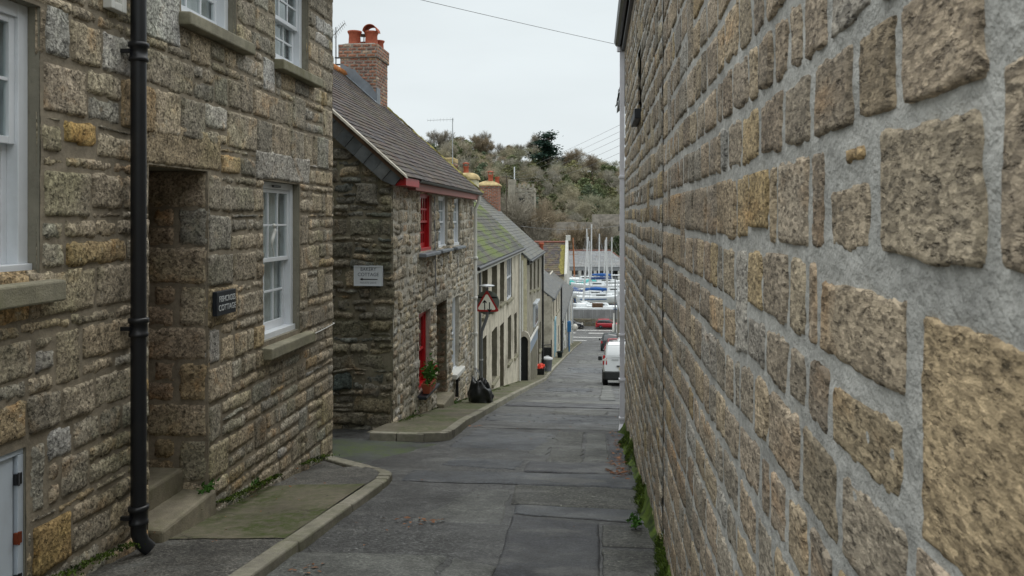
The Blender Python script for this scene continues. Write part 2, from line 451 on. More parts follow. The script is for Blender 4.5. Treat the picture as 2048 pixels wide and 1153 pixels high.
def asphalt(name, col, fine=48, var=.3, wet=.3, agg=.5, bd=.007):
    t = NT(name); c = t.scale_col(col, t.rng(t.noise(1.5, 6, .66), .33, .67, 1 - var * 1.6, 1 + var * 1.6))
    c = t.scale_col(c, t.rng(t.noise(7, 5, .68), .3, .7, .66, 1.4))
    g = t.noise(fine, 3, .75)
    c = t.mix(t.rng(g, .54, .68, 0, agg), c, t.scale_col(c, 2.6))
    c = t.mix(t.rng(g, .46, .34, 0, .6), c, t.scale_col(c, .35))
    av = t.n('ShaderNodeTexVoronoi'); av.inputs['Scale'].default_value = fine * 1.1; t.L(t.co, av.inputs['Vector'])
    ac = t.n('ShaderNodeSeparateColor'); t.L(av.outputs['Color'], ac.inputs[0])
    c = t.scale_col(c, t.rng(ac.outputs[0], 0, 1, 1 - .65 * agg, 1 + .75 * agg))
    # pale worn streaks across the fall of the street
    w = t.rng(t.noise(1.7, 6, .68, co=t.mapped(sc=(.9, 1.5, 1))), .53, .64, 0, .6)
    c = t.mix(w, c, t.scale_col((.125, .127, .118), t.rng(g, .3, .7, .6, 1.4)))
    # hairline cracks
    vo = t.n("ShaderNodeTexVoronoi", feature='DISTANCE_TO_EDGE'); vo.inputs['Scale'].default_value = .55
    wv = t.n("ShaderNodeVectorMath", operation='ADD'); t.L(t.co, wv.inputs[0])
    nn = t.n("ShaderNodeTexNoise"); nn.inputs['Scale'].default_value = 2.3; nn.inputs['Detail'].default_value = 5; t.L(t.co, nn.inputs[0]); t.L(nn.outputs[1], wv.inputs[1])
    t.L(wv.outputs[0], vo.inputs['Vector'])
    ck = t.math('MULTIPLY', t.rng(vo.outputs[0], .001, .007, .75, 0), t.rng(t.noise(.9, 3), .48, .6))
    c = t.mix(ck, c, (.012, .012, .011))
    ro = t.rng(t.noise(1.1, 4), .35, .68, .66 - wet, .74)
    t.bump(t.math('ADD', t.math('ADD', g, t.math('MULTIPLY', ac.outputs[0], .5)), t.math('MULTIPLY', t.noise(25, 4), .5)), .9, bd * 1.3)
    return t.fin(c, ro, .5)
def paving(name, col, moss=.5, mcol=(.085, .1, .022), crack=0):
    t = NT(name); c = t.scale_col(col, t.rng(t.noise(1.6, 6, .6), .3, .7, .68, 1.28))
    c = t.scale_col(c, t.rng(t.noise(14, 5, .65), .3, .7, .8, 1.2))
    c = t.mix(t.rng(t.noise(110, 3, .7), .55, .68, 0, .4), c, t.scale_col(c, .5))
    m = t.math('MULTIPLY', t.rng(t.noise(1.25, 5, .6, co=t.mapped(loc=(2, 1, 0))), .40, .60), t.rng(t.noise(11, 5, .75), .38, .58))
    c = t.mix(t.math('MULTIPLY', m, moss), c, mcol)
    vo = t.n("ShaderNodeTexVoronoi", feature='DISTANCE_TO_EDGE'); vo.inputs['Scale'].default_value = .8
    wv = t.n("ShaderNodeVectorMath", operation='ADD'); t.L(t.co, wv.inputs[0])
    nn = t.n("ShaderNodeTexNoise"); nn.inputs['Scale'].default_value = 2; nn.inputs['Detail'].default_value = 4; t.L(t.co, nn.inputs[0]); t.L(nn.outputs[1], wv.inputs[1])
    t.L(wv.outputs[0], vo.inputs['Vector'])
    if crack: c = t.mix(t.math('MULTIPLY', t.rng(vo.outputs[0], .001, .006, crack, 0), t.rng(t.noise(1.7, 3), .45, .6)), c, (.03, .028, .02))
    t.bump(t.math('ADD', t.noise(90, 3), t.noise(12, 4)), .6, .006)
    return t.fin(c, .85, .3)
def leafy(name, dark, lightc, scale=1.2, rough=.75, trans=.0):
    t = NT(name); c = t.mix(t.rng(t.noise(scale, 4, .6), .36, .64), dark, lightc)
    c = t.scale_col(c, t.rng(t.noise(scale * 9, 2), .3, .7, .75, 1.25))
    return t.fin(c, rough, .2)

MAT = {}
MAT['granite_left'] = granite("weathered_granite", 52, .45, .75, .5, .5, 1.0, .012, alg=.35)
MAT['granite_right'] = granite("pointed_granite", 105, .45, .75, .55, .4, 1.0, .007, lich=.02, coarse=.35, bed=.42)
MAT['rubble_dark'] = granite("dark_rubble", 40, .35, .55, .35, .6, 1.0, .012, alg=.45)
MAT['rubble'] = granite("rubble_stone", 38, .35, .6, .45, .5, 1.0, .012, alg=.15)
MAT['mortar_left'] = mortar_mat("brown_mortar", (.255, .22, .165))
MAT['mortar_right'] = mortar_mat("grey_cement_pointing", (.45, .445, .415), .24, .012, 1.0)
MAT['mortar_dark'] = mortar_mat("dark_mortar", (.17, .155, .115), moss=.3)  # real joints, and painted shade on the terrace opening linings
MAT['mortar_rubble'] = mortar_mat("buff_mortar", (.46, .43, .365))
MAT['quoin_render'] = render_mat("window_reveal_render", (.25, .235, .185), amt=.3)
MAT['sill_stone'] = paving("sill_stone", (.24, .225, .165), .45, (.14, .14, .05))
MAT['step_stone'] = paving("step_granite", (.22, .195, .145), .35)
MAT['white'] = paint("white_gloss_paint", (.70, .73, .76), .35, .12)
MAT['offwhite'] = paint("offwhite_paint", (.62, .62, .58), .5, .3)
MAT['red'] = paint("red_gloss_paint", (.42, .008, .012), .4, .12, (.08, .01, .01))
MAT['faded_red'] = paint("faded_red_paint", (.36, .14, .12), .6, .3)
MAT['hatch'] = paint("hatch_white_paint", (.50, .56, .62), .5, .22, (.28, .27, .24))
MAT['rust'] = plain("rust", (.16, .035, .012), .9, .4)
MAT['black_iron'] = paint("black_iron_paint", (.012, .013, .015), .38, .2, (.05, .045, .035))
MAT['grey_pipe'] = paint("grey_pipe_paint", (.74, .74, .79), .45, .2)
MAT['dull_grey'] = paint("dull_grey_paint", (.13, .14, .145), .55, .3)
MAT['pane'] = glass_mat("window_glass")
MAT['curtain'] = plain("net_curtain", (.55, .57, .565), .9, .15, 3)
MAT['curtain_dark'] = plain("dark_curtain", (.17, .25, .24), .9, .4, 3)
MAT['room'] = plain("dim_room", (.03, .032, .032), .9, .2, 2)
MAT['slate'] = slate_mat("roof_slate", .22, (.17, .16, .06), .20, .8)
MAT['slate_plain'] = slate_mat("plain_slate", 0, lich=.06)
MAT['slate_moss'] = slate_mat("mossy_slate", 1.0, (.105, .145, .018), .25, .7, .7, (1, .5, 2.0))
MAT['slate_grey'] = slate_mat("grey_slate", .25, (.16, .16, .05), .3)
MAT['slate_yellow'] = slate_mat("lichened_slate", .4, (.22, .18, .06), .5)
MAT['brick'] = granite("chimney_brick", 60, .2, .2, .25, .35, .5, .004, lich=.1)
MAT['brick_mortar'] = mortar_mat("brick_mortar", (.24, .22, .19))
MAT['terracotta'] = plain("terracotta", (.33, .085, .045), .75, .2, 9)
MAT['orange_tile'] = plain("lichened_ridge_tile", (.36, .14, .04), .85, .45, 9)
MAT['lead'] = plain("lead_flashing", (.17, .19, .21), .5, .2, 5)
MAT['lichen'] = plain("yellow_lichen", (.21, .185, .055), .9, .45, 7, .01)
MAT['cap_moss'] = plain("mossy_cement_cap", (.42, .33, .17), .9, .35, 5, .02)
MAT['pale_render'] = render_mat("pale_ashlar", (.58, .535, .43), (.24, .215, .165), amt=.75)
MAT['cream_render'] = render_mat("cream_render", (.64, .60, .43), (.36, .33, .22), .35)
MAT['grey_stone_wall'] = render_mat("grey_stone", (.36, .335, .275), amt=.7, bd=.02)
MAT['whitewash'] = render_mat("whitewash", (.58, .58, .54), (.36, .34, .3), .35)
MAT['brown_wood'] = plain("brown_wood", (.10, .06, .035), .7, .35, 6)
MAT['pale_blue'] = paint("pale_blue_paint", (.30, .50, .58), .5, .15)
MAT['blue'] = paint("blue_paint", (.02, .14, .33), .5, .12)
MAT['panel_blue'] = paint("grey_blue_panel", (.22, .27, .33), .55, .15)
MAT['asphalt'] = asphalt("worn_asphalt", (.031, .032, .031), agg=1.1)
MAT['asphalt_dark'] = asphalt("newer_asphalt", (.024, .026, .031), 60, .2, .3, .8)
MAT['asphalt_blue'] = asphalt("smooth_blue_asphalt", (.033, .038, .044), 65, .2, .35, .6, .005)
MAT['asphalt_pale'] = asphalt("worn_pale_asphalt", (.064, .067, .060), 60, .4, .2, .6, .005)
MAT['asphalt_olive'] = asphalt("gritty_olive_asphalt", (.041, .042, .035), 48, .25, .2, 1.1)
MAT['tar'] = plain('tar_seam', (.026, .026, .026), .75, .4, 20)  # road seams, and painted shade in the slot between buildings
MAT['alley'] = paving("mossy_alley", (.055, .06, .055), .9, (.06, .085, .02))
MAT['pave_tar'] = asphalt('pavement_tarmac', (.060, .058, .050), 60, .3, .1, .9)
MAT['pavement'] = paving("concrete_pavement", (.125, .112, .080), 1.0, (.045, .066, .010), .8)
MAT['kerb'] = paving("granite_kerb", (.225, .212, .17), .35)
MAT['line_white'] = paint("road_paint", (.55, .55, .53), .7, .4)
MAT['ground'] = plain("rough_ground", (.09, .085, .055), .95, .4, .6, .02)
MAT['moss'] = leafy("green_moss", (.018, .032, .006), (.085, .13, .014), 7)
MAT['grassy'] = leafy("weed_leaves", (.03, .08, .012), (.07, .17, .03), 8)
MAT['dead_leaf'] = leafy("dead_leaves", (.13, .05, .02), (.32, .15, .07), 9)
MAT['black_plastic'] = plain("black_plastic", (.012, .014, .014), .32, .3, 6, .01, .5)
MAT['dark_green_plastic'] = plain("dark_bucket_plastic", (.012, .022, .022), .45, .2, 6)
MAT['red_plastic'] = plain("red_plastic_bag", (.70, .05, .02), .5, .3, 9, .03)
MAT['bin_grey'] = plain("grey_bin_plastic", (.20, .21, .235), .5, .15, 4)
MAT['bin_lid'] = plain("pale_bin_lid", (.42, .43, .43), .5, .15, 4)
MAT['sign_face'] = paint("pale_sign_face", (.50, .54, .57), .45, .12)
MAT['sign_ink'] = plain("sign_ink", (.055, .065, .085), .6, .1)
MAT['ink_black'] = plain("black_ink", (.008, .009, .01), .6, .1)
MAT['ink_grey'] = plain("faded_ink", (.20, .22, .25), .6, .1)
MAT['slate_plaque'] = plain("slate_plaque", (.022, .026, .032), .5, .2, 10)
MAT['carved'] = plain("pale_carved_letters", (.50, .52, .52), .7, .1)
MAT['sign_red'] = paint("sign_red", (.36, .022, .02), .45, .25, (.16, .04, .015))
MAT['sign_cream'] = paint("sign_cream", (.86, .86, .76), .5, .12)
MAT['sign_back'] = plain("sign_back_grey", (.16, .19, .165), .6, .15)
MAT['galv'] = plain("galvanised_steel", (.38, .40, .41), .45, .15, 9, .002, .5, .4)
MAT['bark'] = plain("bark", (.085, .07, .052), .9, .3, 1.5, .02)
MAT['wire'] = plain("cable_grey", (.28, .285, .29), .6, .1)
MAT['cable_white'] = plain("white_cable", (.55, .55, .52), .5, .1)
MAT['tyre'] = plain("tyre_rubber", (.014, .014, .014), .8, .2)
MAT['rim'] = plain("alloy_rim", (.45, .46, .47), .35, .1, 9, .002, .5, .6)
MAT['carglass'] = plain("car_glass", (.025, .03, .033), .06, .05, 3, .0005, .8)
MAT['rearlamp'] = plain("rear_lamp_red", (.40, .012, .015), .2, .1, 9, .001, .6)
MAT['lampwhite'] = plain("lamp_clear", (.60, .58, .52), .15, .1, 9, .001, .6)
MAT['plate_yellow'] = plain("plate_yellow", (.55, .40, .02), .5, .08)
def carpaint(n, c, rough=.25): 
    t = NT(n); col = t.scale_col(c, t.rng(t.noise(1.2, 3), .3, .7, .93, 1.06)); t.b.inputs['Coat Weight'].default_value = .5; t.b.inputs['Coat Roughness'].default_value = .08
    return t.fin(col, rough, .5)
MAT['car_white'] = carpaint("white_car_paint", (.66, .69, .70))
MAT['car_red'] = carpaint("red_car_paint", (.34, .012, .022))
MAT['car_dark'] = carpaint("dark_car_paint", (.035, .05, .055))
MAT['car_black'] = carpaint("black_car_paint", (.012, .014, .02))
MAT['bumper'] = plain("black_bumper", (.018, .02, .02), .55, .2)
MAT['gelcoat'] = plain("white_gelcoat", (.62, .65, .66), .35, .1, 1.2, .002, .5)
MAT['antifoul'] = plain("antifoul_blue", (.05, .10, .20), .7, .25, 1)
MAT['cover_blue'] = plain("blue_boat_cover", (.015, .09, .30), .7, .25, 1.5, .02)
MAT['cover_navy'] = plain("navy_boat_cover", (.03, .06, .16), .7, .25, 1.5, .02)
MAT['teal'] = plain("teal_tarp", (.03, .30, .28), .6, .25, 1.5, .02)
MAT['mast'] = plain("silver_mast", (.55, .56, .56), .45, .1, 1)
MAT['mast_wood'] = plain("varnished_mast", (.30, .11, .035), .5, .2, 1)
MAT['shed_roof'] = plain("grey_shed_roof", (.22, .23, .24), .7, .15, .5, .01)
MAT['far_roof'] = plain('brown_grey_roof', (.105, .095, .078), .85, .4, .8, .02)
MAT['shed_dark'] = plain("painted_opening_shade", (.02, .022, .022), .9, .2, 1)  # near-black colour standing in for the shade inside openings
MAT['red_ridge'] = plain("red_ridge_tiles", (.22, .095, .07), .8, .2, 2)
MAT['fence'] = plain("grey_panel_fence", (.22, .225, .225), .8, .2, .8, .01)
MAT['window_dark'] = plain("dark_window_glass", (.03, .034, .036), .08, .1, 2, .001, .6)
MAT['brown_door'] = paint("dark_brown_door", (.09, .028, .02), .5, .2)
# ================================================================== THE SETTING: ground, road, pavements
def strip_sheet(name, mats, xs_fn, Ys, nx, zoff, mi=0, amp=.004, origin=None, seed=4):
    """a sheet following the fall of the street between xs_fn(Y) = (x0, x1)"""
    sm = SM(); Ys = np.asarray(Ys, float); t = np.linspace(0, 1, nx)
    X = np.stack([xs_fn(y)[0] + (xs_fn(y)[1] - xs_fn(y)[0]) * t for y in Ys]); Y = np.repeat(Ys[:, None], nx, 1)
    Z = -D(Y) + zoff + amp * fbm(X / .5, Y / .5, seed, 3)
    sm.grid(np.stack([X, Y, Z], -1), nx, len(Ys), (1, 1, 1), mi)
    return sm
def ground():
    ys = np.concatenate([np.linspace(-60, 0, 10), np.linspace(1, 130, 100), np.linspace(133, 205, 20), np.linspace(208, 480, 70), np.array([520, 600, 750, 1000, 1500, 2500, 4000])])
    xs = np.concatenate([[-2500, -1200, -600, -350], np.linspace(-220, 120, 86), [200, 350, 600, 1200, 2500]])
    X, Y = np.meshgrid(xs, ys); Z = ground_z(X, Y) - .12
    Z = Z - np.where(Y > 500, (Y - 500) * .02, 0)
    sm = SM(); sm.grid(np.stack([X, Y, Z], -1), len(xs), len(ys), (1, 1, 1))
    tag(sm.obj('ground', [MAT['ground']]), kind='structure')
ground()

def road():
    sm = SM()
    def xr(y): return (-9.0, 1.2) if y < 12.1 else (-2.9, 5.0)
    ys = np.concatenate([np.linspace(-3, 12.09, 150), np.linspace(12.11, 36, 100), np.linspace(36.5, 112, 80)])
    s0 = strip_sheet('r', None, xr, ys, 80, 0, amp=.010); sm.V += s0.V; sm.F += s0.F; sm.T += s0.T; sm.M += s0.M; sm.n += s0.n
    # cross street at the foot of the hill
    X, Y = np.meshgrid(np.linspace(-90, 90, 60), np.linspace(112.02, 132.4, 12)); Z = -D(Y) + .002
    sm.grid(np.stack([X, Y, Z], -1), 60, 12, (1, 1, 1))
    rg = random.Random(5)
    lev = [0]
    def patch(c, mi, jag=.03, n=44, seam=True):
        """a relaid piece of surface, its corners given on the road in order, with a tarred seam round it"""
        if seam:
            m_ = np.mean(np.array(c, float), 0); k_ = rg.getstate(); patch([tuple(np.array(p) + np.sign(np.array(p) - m_) * (.007, .010)) for p in c], 6, jag, n, False); rg.setstate(k_)
        lev[0] += 1; u = .009 + .0004 * (lev[0] % 40) if seam else .004 + .0001 * (lev[0] % 40)
        a, b, d, e = [np.array(p, float) for p in c]
        s = np.linspace(0, 1, n)
        U, V = np.meshgrid(s, s)
        XY = (a[None, None] * ((1 - U) * (1 - V))[..., None] + b * (U * (1 - V))[..., None] + d * (U * V)[..., None] + e * ((1 - U) * V)[..., None])
        edge = np.minimum(np.minimum(U, 1 - U), np.minimum(V, 1 - V)) < .001
        sd_ = rg.randrange(99)
        j = .8 * jag * np.stack([fbm(XY[..., 0] / .16, XY[..., 1] / .16, sd_, 4), fbm(XY[..., 0] / .16, XY[..., 1] / .16, sd_ + 7, 4)], -1)
        XY = XY + j
        Z = -D(XY[..., 1]) + u + .010 * fbm(XY[..., 0] / .5, XY[..., 1] / .5, 4, 3)
        Z = Z - np.where(edge, .012, 0)
        sm.grid(np.stack([XY[..., 0], XY[..., 1], Z], -1), n, n, (1, 1, 1), mi)
    DK, BL, PA, OL, AL = 1, 2, 3, 4, 5
    patch([(-9, 8.35), (-2.62, 8.45), (-1.98, 10.2), (-9, 11.6)], AL, .08)
    patch([(-.60, 3.6), (.02, 3.6), (.04, 6.25), (-.66, 6.45)], DK, .02)
    patch([(-.66, 6.47), (.44, 6.3), (.44, 6.75), (-.68, 6.8)], BL, .025)
    patch([(.05, 5.6), (.44, 5.6), (.44, 6.15), (.06, 6.2)], OL, .02)
    patch([(.04, 3.6), (.44, 3.6), (.44, 5.5), (.05, 5.55)], OL, .02)
    patch([(-1.98, 4.4), (-1.0, 4.2), (-.98, 5.2), (-1.98, 5.12)], PA, .035)
    patch([(-.95, 4.0), (-.62, 4.0), (-.62, 5.02), (-.93, 5.15)], PA, .05)
    patch([(-1.45, 6.1), (-.70, 6.1), (-.78, 7.45), (-1.1, 7.35)], PA, .05, seam=False)
    patch([(-.72, 6.85), (.44, 6.75), (.44, 7.6), (-.76, 7.65)], OL, .02)
    patch([(-1.9, 7.70), (.44, 7.66), (.44, 8.35), (-1.92, 8.25)], BL, .03)
    patch([(-.75, 8.4), (.44, 8.4), (.44, 9.05), (-.75, 9.0)], DK, .04)
    patch([(-1.7, 8.7), (-.85, 8.5), (-.82, 9.1), (-1.6, 9.25)], BL, .08, seam=False)
    patch([(-1.85, 10.0), (-.65, 9.9), (-.62, 11.6), (-1.8, 11.9)], BL, .10, seam=False)
    patch([(-.55, 9.1), (-.15, 9.1), (-.15, 11.9), (-.55, 11.8)], OL, .05, seam=False)
    patch([(-.12, 9.2), (.17, 9.2), (.14, 11.8), (-.12, 11.8)], PA, .03, seam=False)
    patch([(.19, 9.2), (.44, 9.2), (.44, 11.9), (.16, 11.8)], DK, .04, seam=False)
    patch([(-.80, 9.6), (-.58, 9.6), (-.5, 10.8), (-.6, 11.3)], PA, .1, seam=False)
    patch([(-1.9, 13.4), (.6, 13.2), (.7, 15.0), (-1.95, 15.2)], BL, .2, seam=False)
    patch([(-.9, 15.4), (.2, 15.2), (.3, 16.6), (-.8, 16.8)], OL, .15, seam=False)
    patch([(-1.95, 17.4), (.9, 17.2), (1.0, 18.6), (-1.95, 18.7)], DK, .1)
    patch([(-2.0, 19.2), (1.5, 19.0), (1.6, 19.9), (-2.0, 20.1)], PA, .06, seam=False)
    patch([(.12, 20.6), (.52, 20.6), (.62, 31), (.3, 31)], PA, .05)
    patch([(-2.0, 22), (.2, 22), (.2, 23.4), (-2, 23.5)], PA, .3, seam=False)
    patch([(-1.7, 25), (-.2, 25), (-.1, 28), (-1.5, 28)], BL, .3, seam=False)
    patch([(-.4, 29), (.2, 29), (.2, 31), (-.3, 31)], PA, .3, seam=False)
    patch([(-2, 34), (1.2, 33.6), (1.2, 37), (-2, 37.4)], PA, .3, seam=False)
    patch([(-1.5, 42), (.6, 42), (.6, 47), (-1.5, 47)], BL, .3, seam=False)
    patch([(-1.2, 52), (.8, 52), (.8, 58), (-1.2, 57)], PA, .4, seam=False)
    patch([(-1.6, 66), (1.2, 66), (1.2, 71), (-1.6, 71)], PA, .4, seam=False)
    o = sm.obj('road', [MAT[k] for k in ('asphalt', 'asphalt_dark', 'asphalt_blue', 'asphalt_pale', 'asphalt_olive', 'alley', 'tar')])
    tag(o, kind='structure')
    # white lines of the cross street
    mb = MB()
    def line(x0, x1, y0, y1):
        a, b = -float(D(y0)), -float(D(y1))
        mb.add([(x0, y0, a + .012), (x1, y0, a + .012), (x1, y1, b + .012), (x0, y1, b + .012)], [(0, 1, 2, 3)])
    line(-14, 10, 119.0, 119.5); line(-5, -1.2, 115.2, 115.6)
    for k in range(8): line(-16 + k * 5, -13 + k * 5, 124.0, 124.5)
    line(-40, 40, 127.2, 127.6)
    tag(mb.obj('road_markings', MAT['line_white']), kind='structure')
road()

def xr1(Y):      # street edge of the upper pavement
    pts = [(-3, -1.96), (7.45, -1.96), (7.75, -1.99), (7.98, -2.12), (8.12, -2.30)]
    return float(np.interp(Y, [p[0] for p in pts], [p[1] for p in pts]))
def xr2(Y):      # street edge of the lower pavement
    pts = [(10.38, -2.25), (10.46, -2.06), (10.62, -1.95), (10.9, -1.93), (16, -2.02), (23, -2.12), (45, -2.25), (80, -2.1), (108, -1.75), (112, -2.2)]
    return float(np.interp(Y, [p[0] for p in pts], [p[1] for p in pts]))
def pavement():
    sm = SM(); mb = MB()
    # upper pavement, with its end splayed back to the corner of the first house
    for (ya, yb, n, mi) in ((-3, 5.32, 90, 1), (5.235, 7.15, 30, 0), (7.06, 8.12, 20, 1)):
        ys = np.linspace(ya, yb, n); t = np.linspace(0, 1, 12)
        X = np.stack([-3.02 + (xr1(y) - .13 + 3.02) * t for y in ys]); Y = np.repeat(ys[:, None], 12, 1) + .05 * fbm(X / .2, X * 0, 3, 2) * (0 if ya < 0 else 1)
        Z = -D(Y) + .014 + .046 * t[None, :] + .010 * fbm(X / .5, Y / .5, 8, 3) + (.006 if mi == 0 else 0)
        sm.grid(np.stack([X, Y, Z], -1), 12, n, (1, 1, 1), mi)
    s = strip_sheet('p', None, lambda y: (-3.02, np.interp(y, [8.12, 8.75], [-2.43, -2.95])), np.linspace(8.121, 8.75, 8), 8, .016, amp=.010, seed=8); s.M = [m + 1 for m in s.M]
    s.F = [f + sm.n for f in s.F]; sm.V += s.V; sm.F += s.F; sm.T += s.T; sm.M += s.M; sm.n += s.n
    s = strip_sheet('p', None, lambda y: (-3.02, xr2(y) - .13), np.concatenate([np.linspace(10.38, 11, 14), np.linspace(11.1, 111.5, 200)]), 8, .105, amp=.012, seed=8)
    s.F = [f + sm.n for f in s.F]; sm.V += s.V; sm.F += s.F; sm.T += s.T; sm.M += s.M; sm.n += s.n
    tag(sm.obj('pavement', [MAT['pavement'], MAT['pave_tar']]), kind='structure')
    # kerb stones
    kb = MB(); rg = random.Random(2)
    def run(fn, y0, y1, step, top=.115, wd=.13):
        y = y0
        while y < y1 - .05:
            L = min(step * rg.uniform(.8, 1.25), y1 - y); a, b = y + .007, y + L - .007
            za, zb = -float(D(a)), -float(D(b)); dz = rg.uniform(-.006, .006)
            xa, xb = fn(a), fn(b)
            kb.hexa([(xa - wd, a, za - .1), (xa + .008, a, za - .1), (xb + .008, b, zb - .1), (xb - wd, b, zb - .1),
                     (xa - wd, a, za + top + dz), (xa, a, za + top + dz), (xb, b, zb + top + dz), (xb - wd, b, zb + top + dz)])
            y += L
    run(xr1, -3, 7.45, .95, .068); run(xr1, 7.45, 8.12, .14, .068)
    for k in range(6):                            # splayed end kerb
        a = np.array((-2.30, 8.12)) + (np.array((-2.98, 8.78)) - np.array((-2.30, 8.12))) * k / 6; b = np.array((-2.30, 8.12)) + (np.array((-2.98, 8.78)) - np.array((-2.30, 8.12))) * (k + .985) / 6
        n_ = np.array((-.66, -.68)) * .13 / .95; za, zb = -float(D(a[1])), -float(D(b[1])); q = .068 - .012 * k / 6
        kb.hexa([(a[0] + n_[0], a[1] + n_[1], za - .1), (a[0], a[1], za - .1), (b[0], b[1], zb - .1), (b[0] + n_[0], b[1] + n_[1], zb - .1),
                 (a[0] + n_[0], a[1] + n_[1], za + q), (a[0], a[1], za + q), (b[0], b[1], zb + q), (b[0] + n_[0], b[1] + n_[1], zb + q)])
    run(xr2, 10.38, 10.9, .13); run(xr2, 10.9, 60, 1.0); run(xr2, 60, 111.5, 3)
    # kerb across the near end of the lower pavement
    for k in range(2):
        x0, x1 = -2.98 + k * .37, -2.98 + (k + 1) * .37 - .008
        z = road_z(10.38); kb.hexa([(x0, 10.36, z - .1), (x1, 10.36, z - .1), (x1, 10.49, z - .1), (x0, 10.49, z - .1), (x0, 10.37, z + .11), (x1, 10.37, z + .11), (x1, 10.5, z + .095), (x0, 10.5, z + .095)])
    tag(kb.obj('kerb', MAT['kerb'], bevel=.014), kind='structure')
pavement()

# ================================================================== windows
def sash_window(house, P, u0, u1, v0, v1, label=None, setback=.07, cols=3, rows=2, fm='white', fw=.065, sill=None, sillmat='sill_stone',
                curtain='curtain', gl='pane', bar=.02, wave=.012, drawn=None):
    m = MAT[fm]; mb = MB(); s = -setback
    mb.pbox(P, u0, u0 + fw, v0, v1, s - .12, s); mb.pbox(P, u1 - fw, u1, v0, v1, s - .12, s)
    mb.pbox(P, u0 + fw, u1 - fw, v1 - fw, v1, s - .12, s - .002)
    mb.pbox(P, u0 + .002, u1 - .002, v0 - .002, v0 + .055, s - .12, s + .028)
    f = mb.obj('window', m, house, bevel=.004)
    if label: f['label'] = label
    a0, a1, b0, b1 = u0 + fw, u1 - fw, v0 + .055, v1 - fw; mid = (b0 + b1) / 2
    for k, (c0, c1, h) in enumerate(((mid - .02, b1, s - .02), (b0, mid + .02, s - .065))):
        sb = MB(); st = .042; rl = .04 if k == 0 else .075
        sb.pbox(P, a0, a0 + st, c0, c1, h - .035, h); sb.pbox(P, a1 - st, a1, c0, c1, h - .035, h)
        sb.pbox(P, a0 + st, a1 - st, c0, c0 + rl, h - .035, h - .001); sb.pbox(P, a0 + st, a1 - st, c1 - .036, c1, h - .035, h - .001)
        w = (a1 - a0 - 2 * st) / cols
        for i in range(1, cols): sb.pbox(P, a0 + st + w * i - bar / 2, a0 + st + w * i + bar / 2, c0 + rl, c1 - .036, h - .03, h - .004)
        hh = (c1 - .036 - c0 - rl) / rows
        for j in range(1, rows): sb.pbox(P, a0 + st, a1 - st, c0 + rl + hh * j - bar / 2, c0 + rl + hh * j + bar / 2, h - .029, h - .005)
        sb.obj('sash', m, f, bevel=.003)
        g = MB(); g.pbox(P, a0 + .02, a1 - .02, c0 + .02, c1 - .02, h - .021, h - .017); g.obj('pane', MAT[gl], f)
    # curtain hanging in folds behind the glass
    cm = SM(); n = 60; U, V = np.meshgrid(np.linspace(a0 - .04, a1 + .04, n), np.linspace(b0 - .04, b1 + .04, 6))
    if drawn is None:
        Hc = s - .135 + wave * np.sin(U * 75 + 2 * np.sin(U * 13)) + wave * .5 * np.sin(U * 31)
        cm.grid(arr(P, U, V, Hc), n, 6, (1, 1, 1)); cm.obj('curtain', [MAT[curtain]], f)
    else:
        for (x0, x1) in drawn:
            U, V = np.meshgrid(np.linspace(x0, x1, n), np.linspace(b0 - .04, b1 + .04, 6)); cm.grid(arr(P, U, V, s - .135 + wave * np.sin(U * 60 + 2 * np.sin(U * 13))), n, 6, (1, 1, 1))
        cm.obj('curtain', [MAT[curtain]], f)
    rb = MB(); rb.pbox(P, u0 - .1, u1 + .1, v0 - .1, v1 + .1, s - .75, s - .7); rb.obj('room_shade_sheet', MAT['room'], f)  # dark sheet behind the curtain, the unlit room painted into its colour
    if sill:
        sl = MB(); x0, x1, y0, y1, pr = sill
        sl.hexa([P(x0, y0, -.16), P(x1, y0, -.16), P(x1, y1, -.16), P(x0, y1, -.16), P(x0, y0, pr), P(x1, y0, pr), P(x1, y1 - .015, pr), P(x0, y1 - .015, pr)])
        sl.obj('sill', MAT[sillmat], f, bevel=.012)
    return f
def reveals(house, P, q, depth, mat, name='window_reveal'):
    """the four inner faces of an opening, as one lining"""
    mi = 0; mb = MB()
    u0, u1, v0, v1 = q; t = .03
    mb.pbox(P, u0 - t, u0, v0, v1, -depth, -.004, mi); mb.pbox(P, u1, u1 + t, v0, v1, -depth, -.004, mi)
    mb.pbox(P, u0 - t, u1 + t, v1, v1 + t, -depth, -.006, mi); mb.pbox(P, u0 - t, u1 + t, v0 - t, v0, -depth, -.006, mi)
    return mb.obj(name, MAT[mat], house)

# ================================================================== FIRST HOUSE on the left (granite, sash windows)
PAL_L = palette([(.395, .34, .255), (.425, .36, .265), (.35, .31, .24), (.435, .365, .26), (.375, .345, .285), (.43, .33, .20), (.31, .28, .225), (.45, .43, .39)], [5, 5, 4, 4, 3, .5, 2.4, .4], .13)
HX = -3.0
H1 = thing('stone_cottage', (-3, 6, -2.4), 'tall granite cottage with white sash windows and a black drainpipe, nearest on the left', 'house')
P1 = PX(HX)
rg = random.Random(11)
BIGW = (3.05, 4.06, -.30, 1.15); UPA = (5.55, 6.45, 1.50, 2.44); UPB = (7.27, 8.15, 1.50, 2.44); GRW = (7.0, 7.9, -1.13, .345)
DOOR = (5.12, 5.95, -2.45, .365); HATCH = (3.2, 3.95, -2.2, -1.21)
holes1 = [BIGW, UPA, UPB, GRW, DOOR, HATCH]
GREY = (.52, .51, .475); TAN = (.385, .31, .205); GOLD = (.50, .345, .15)
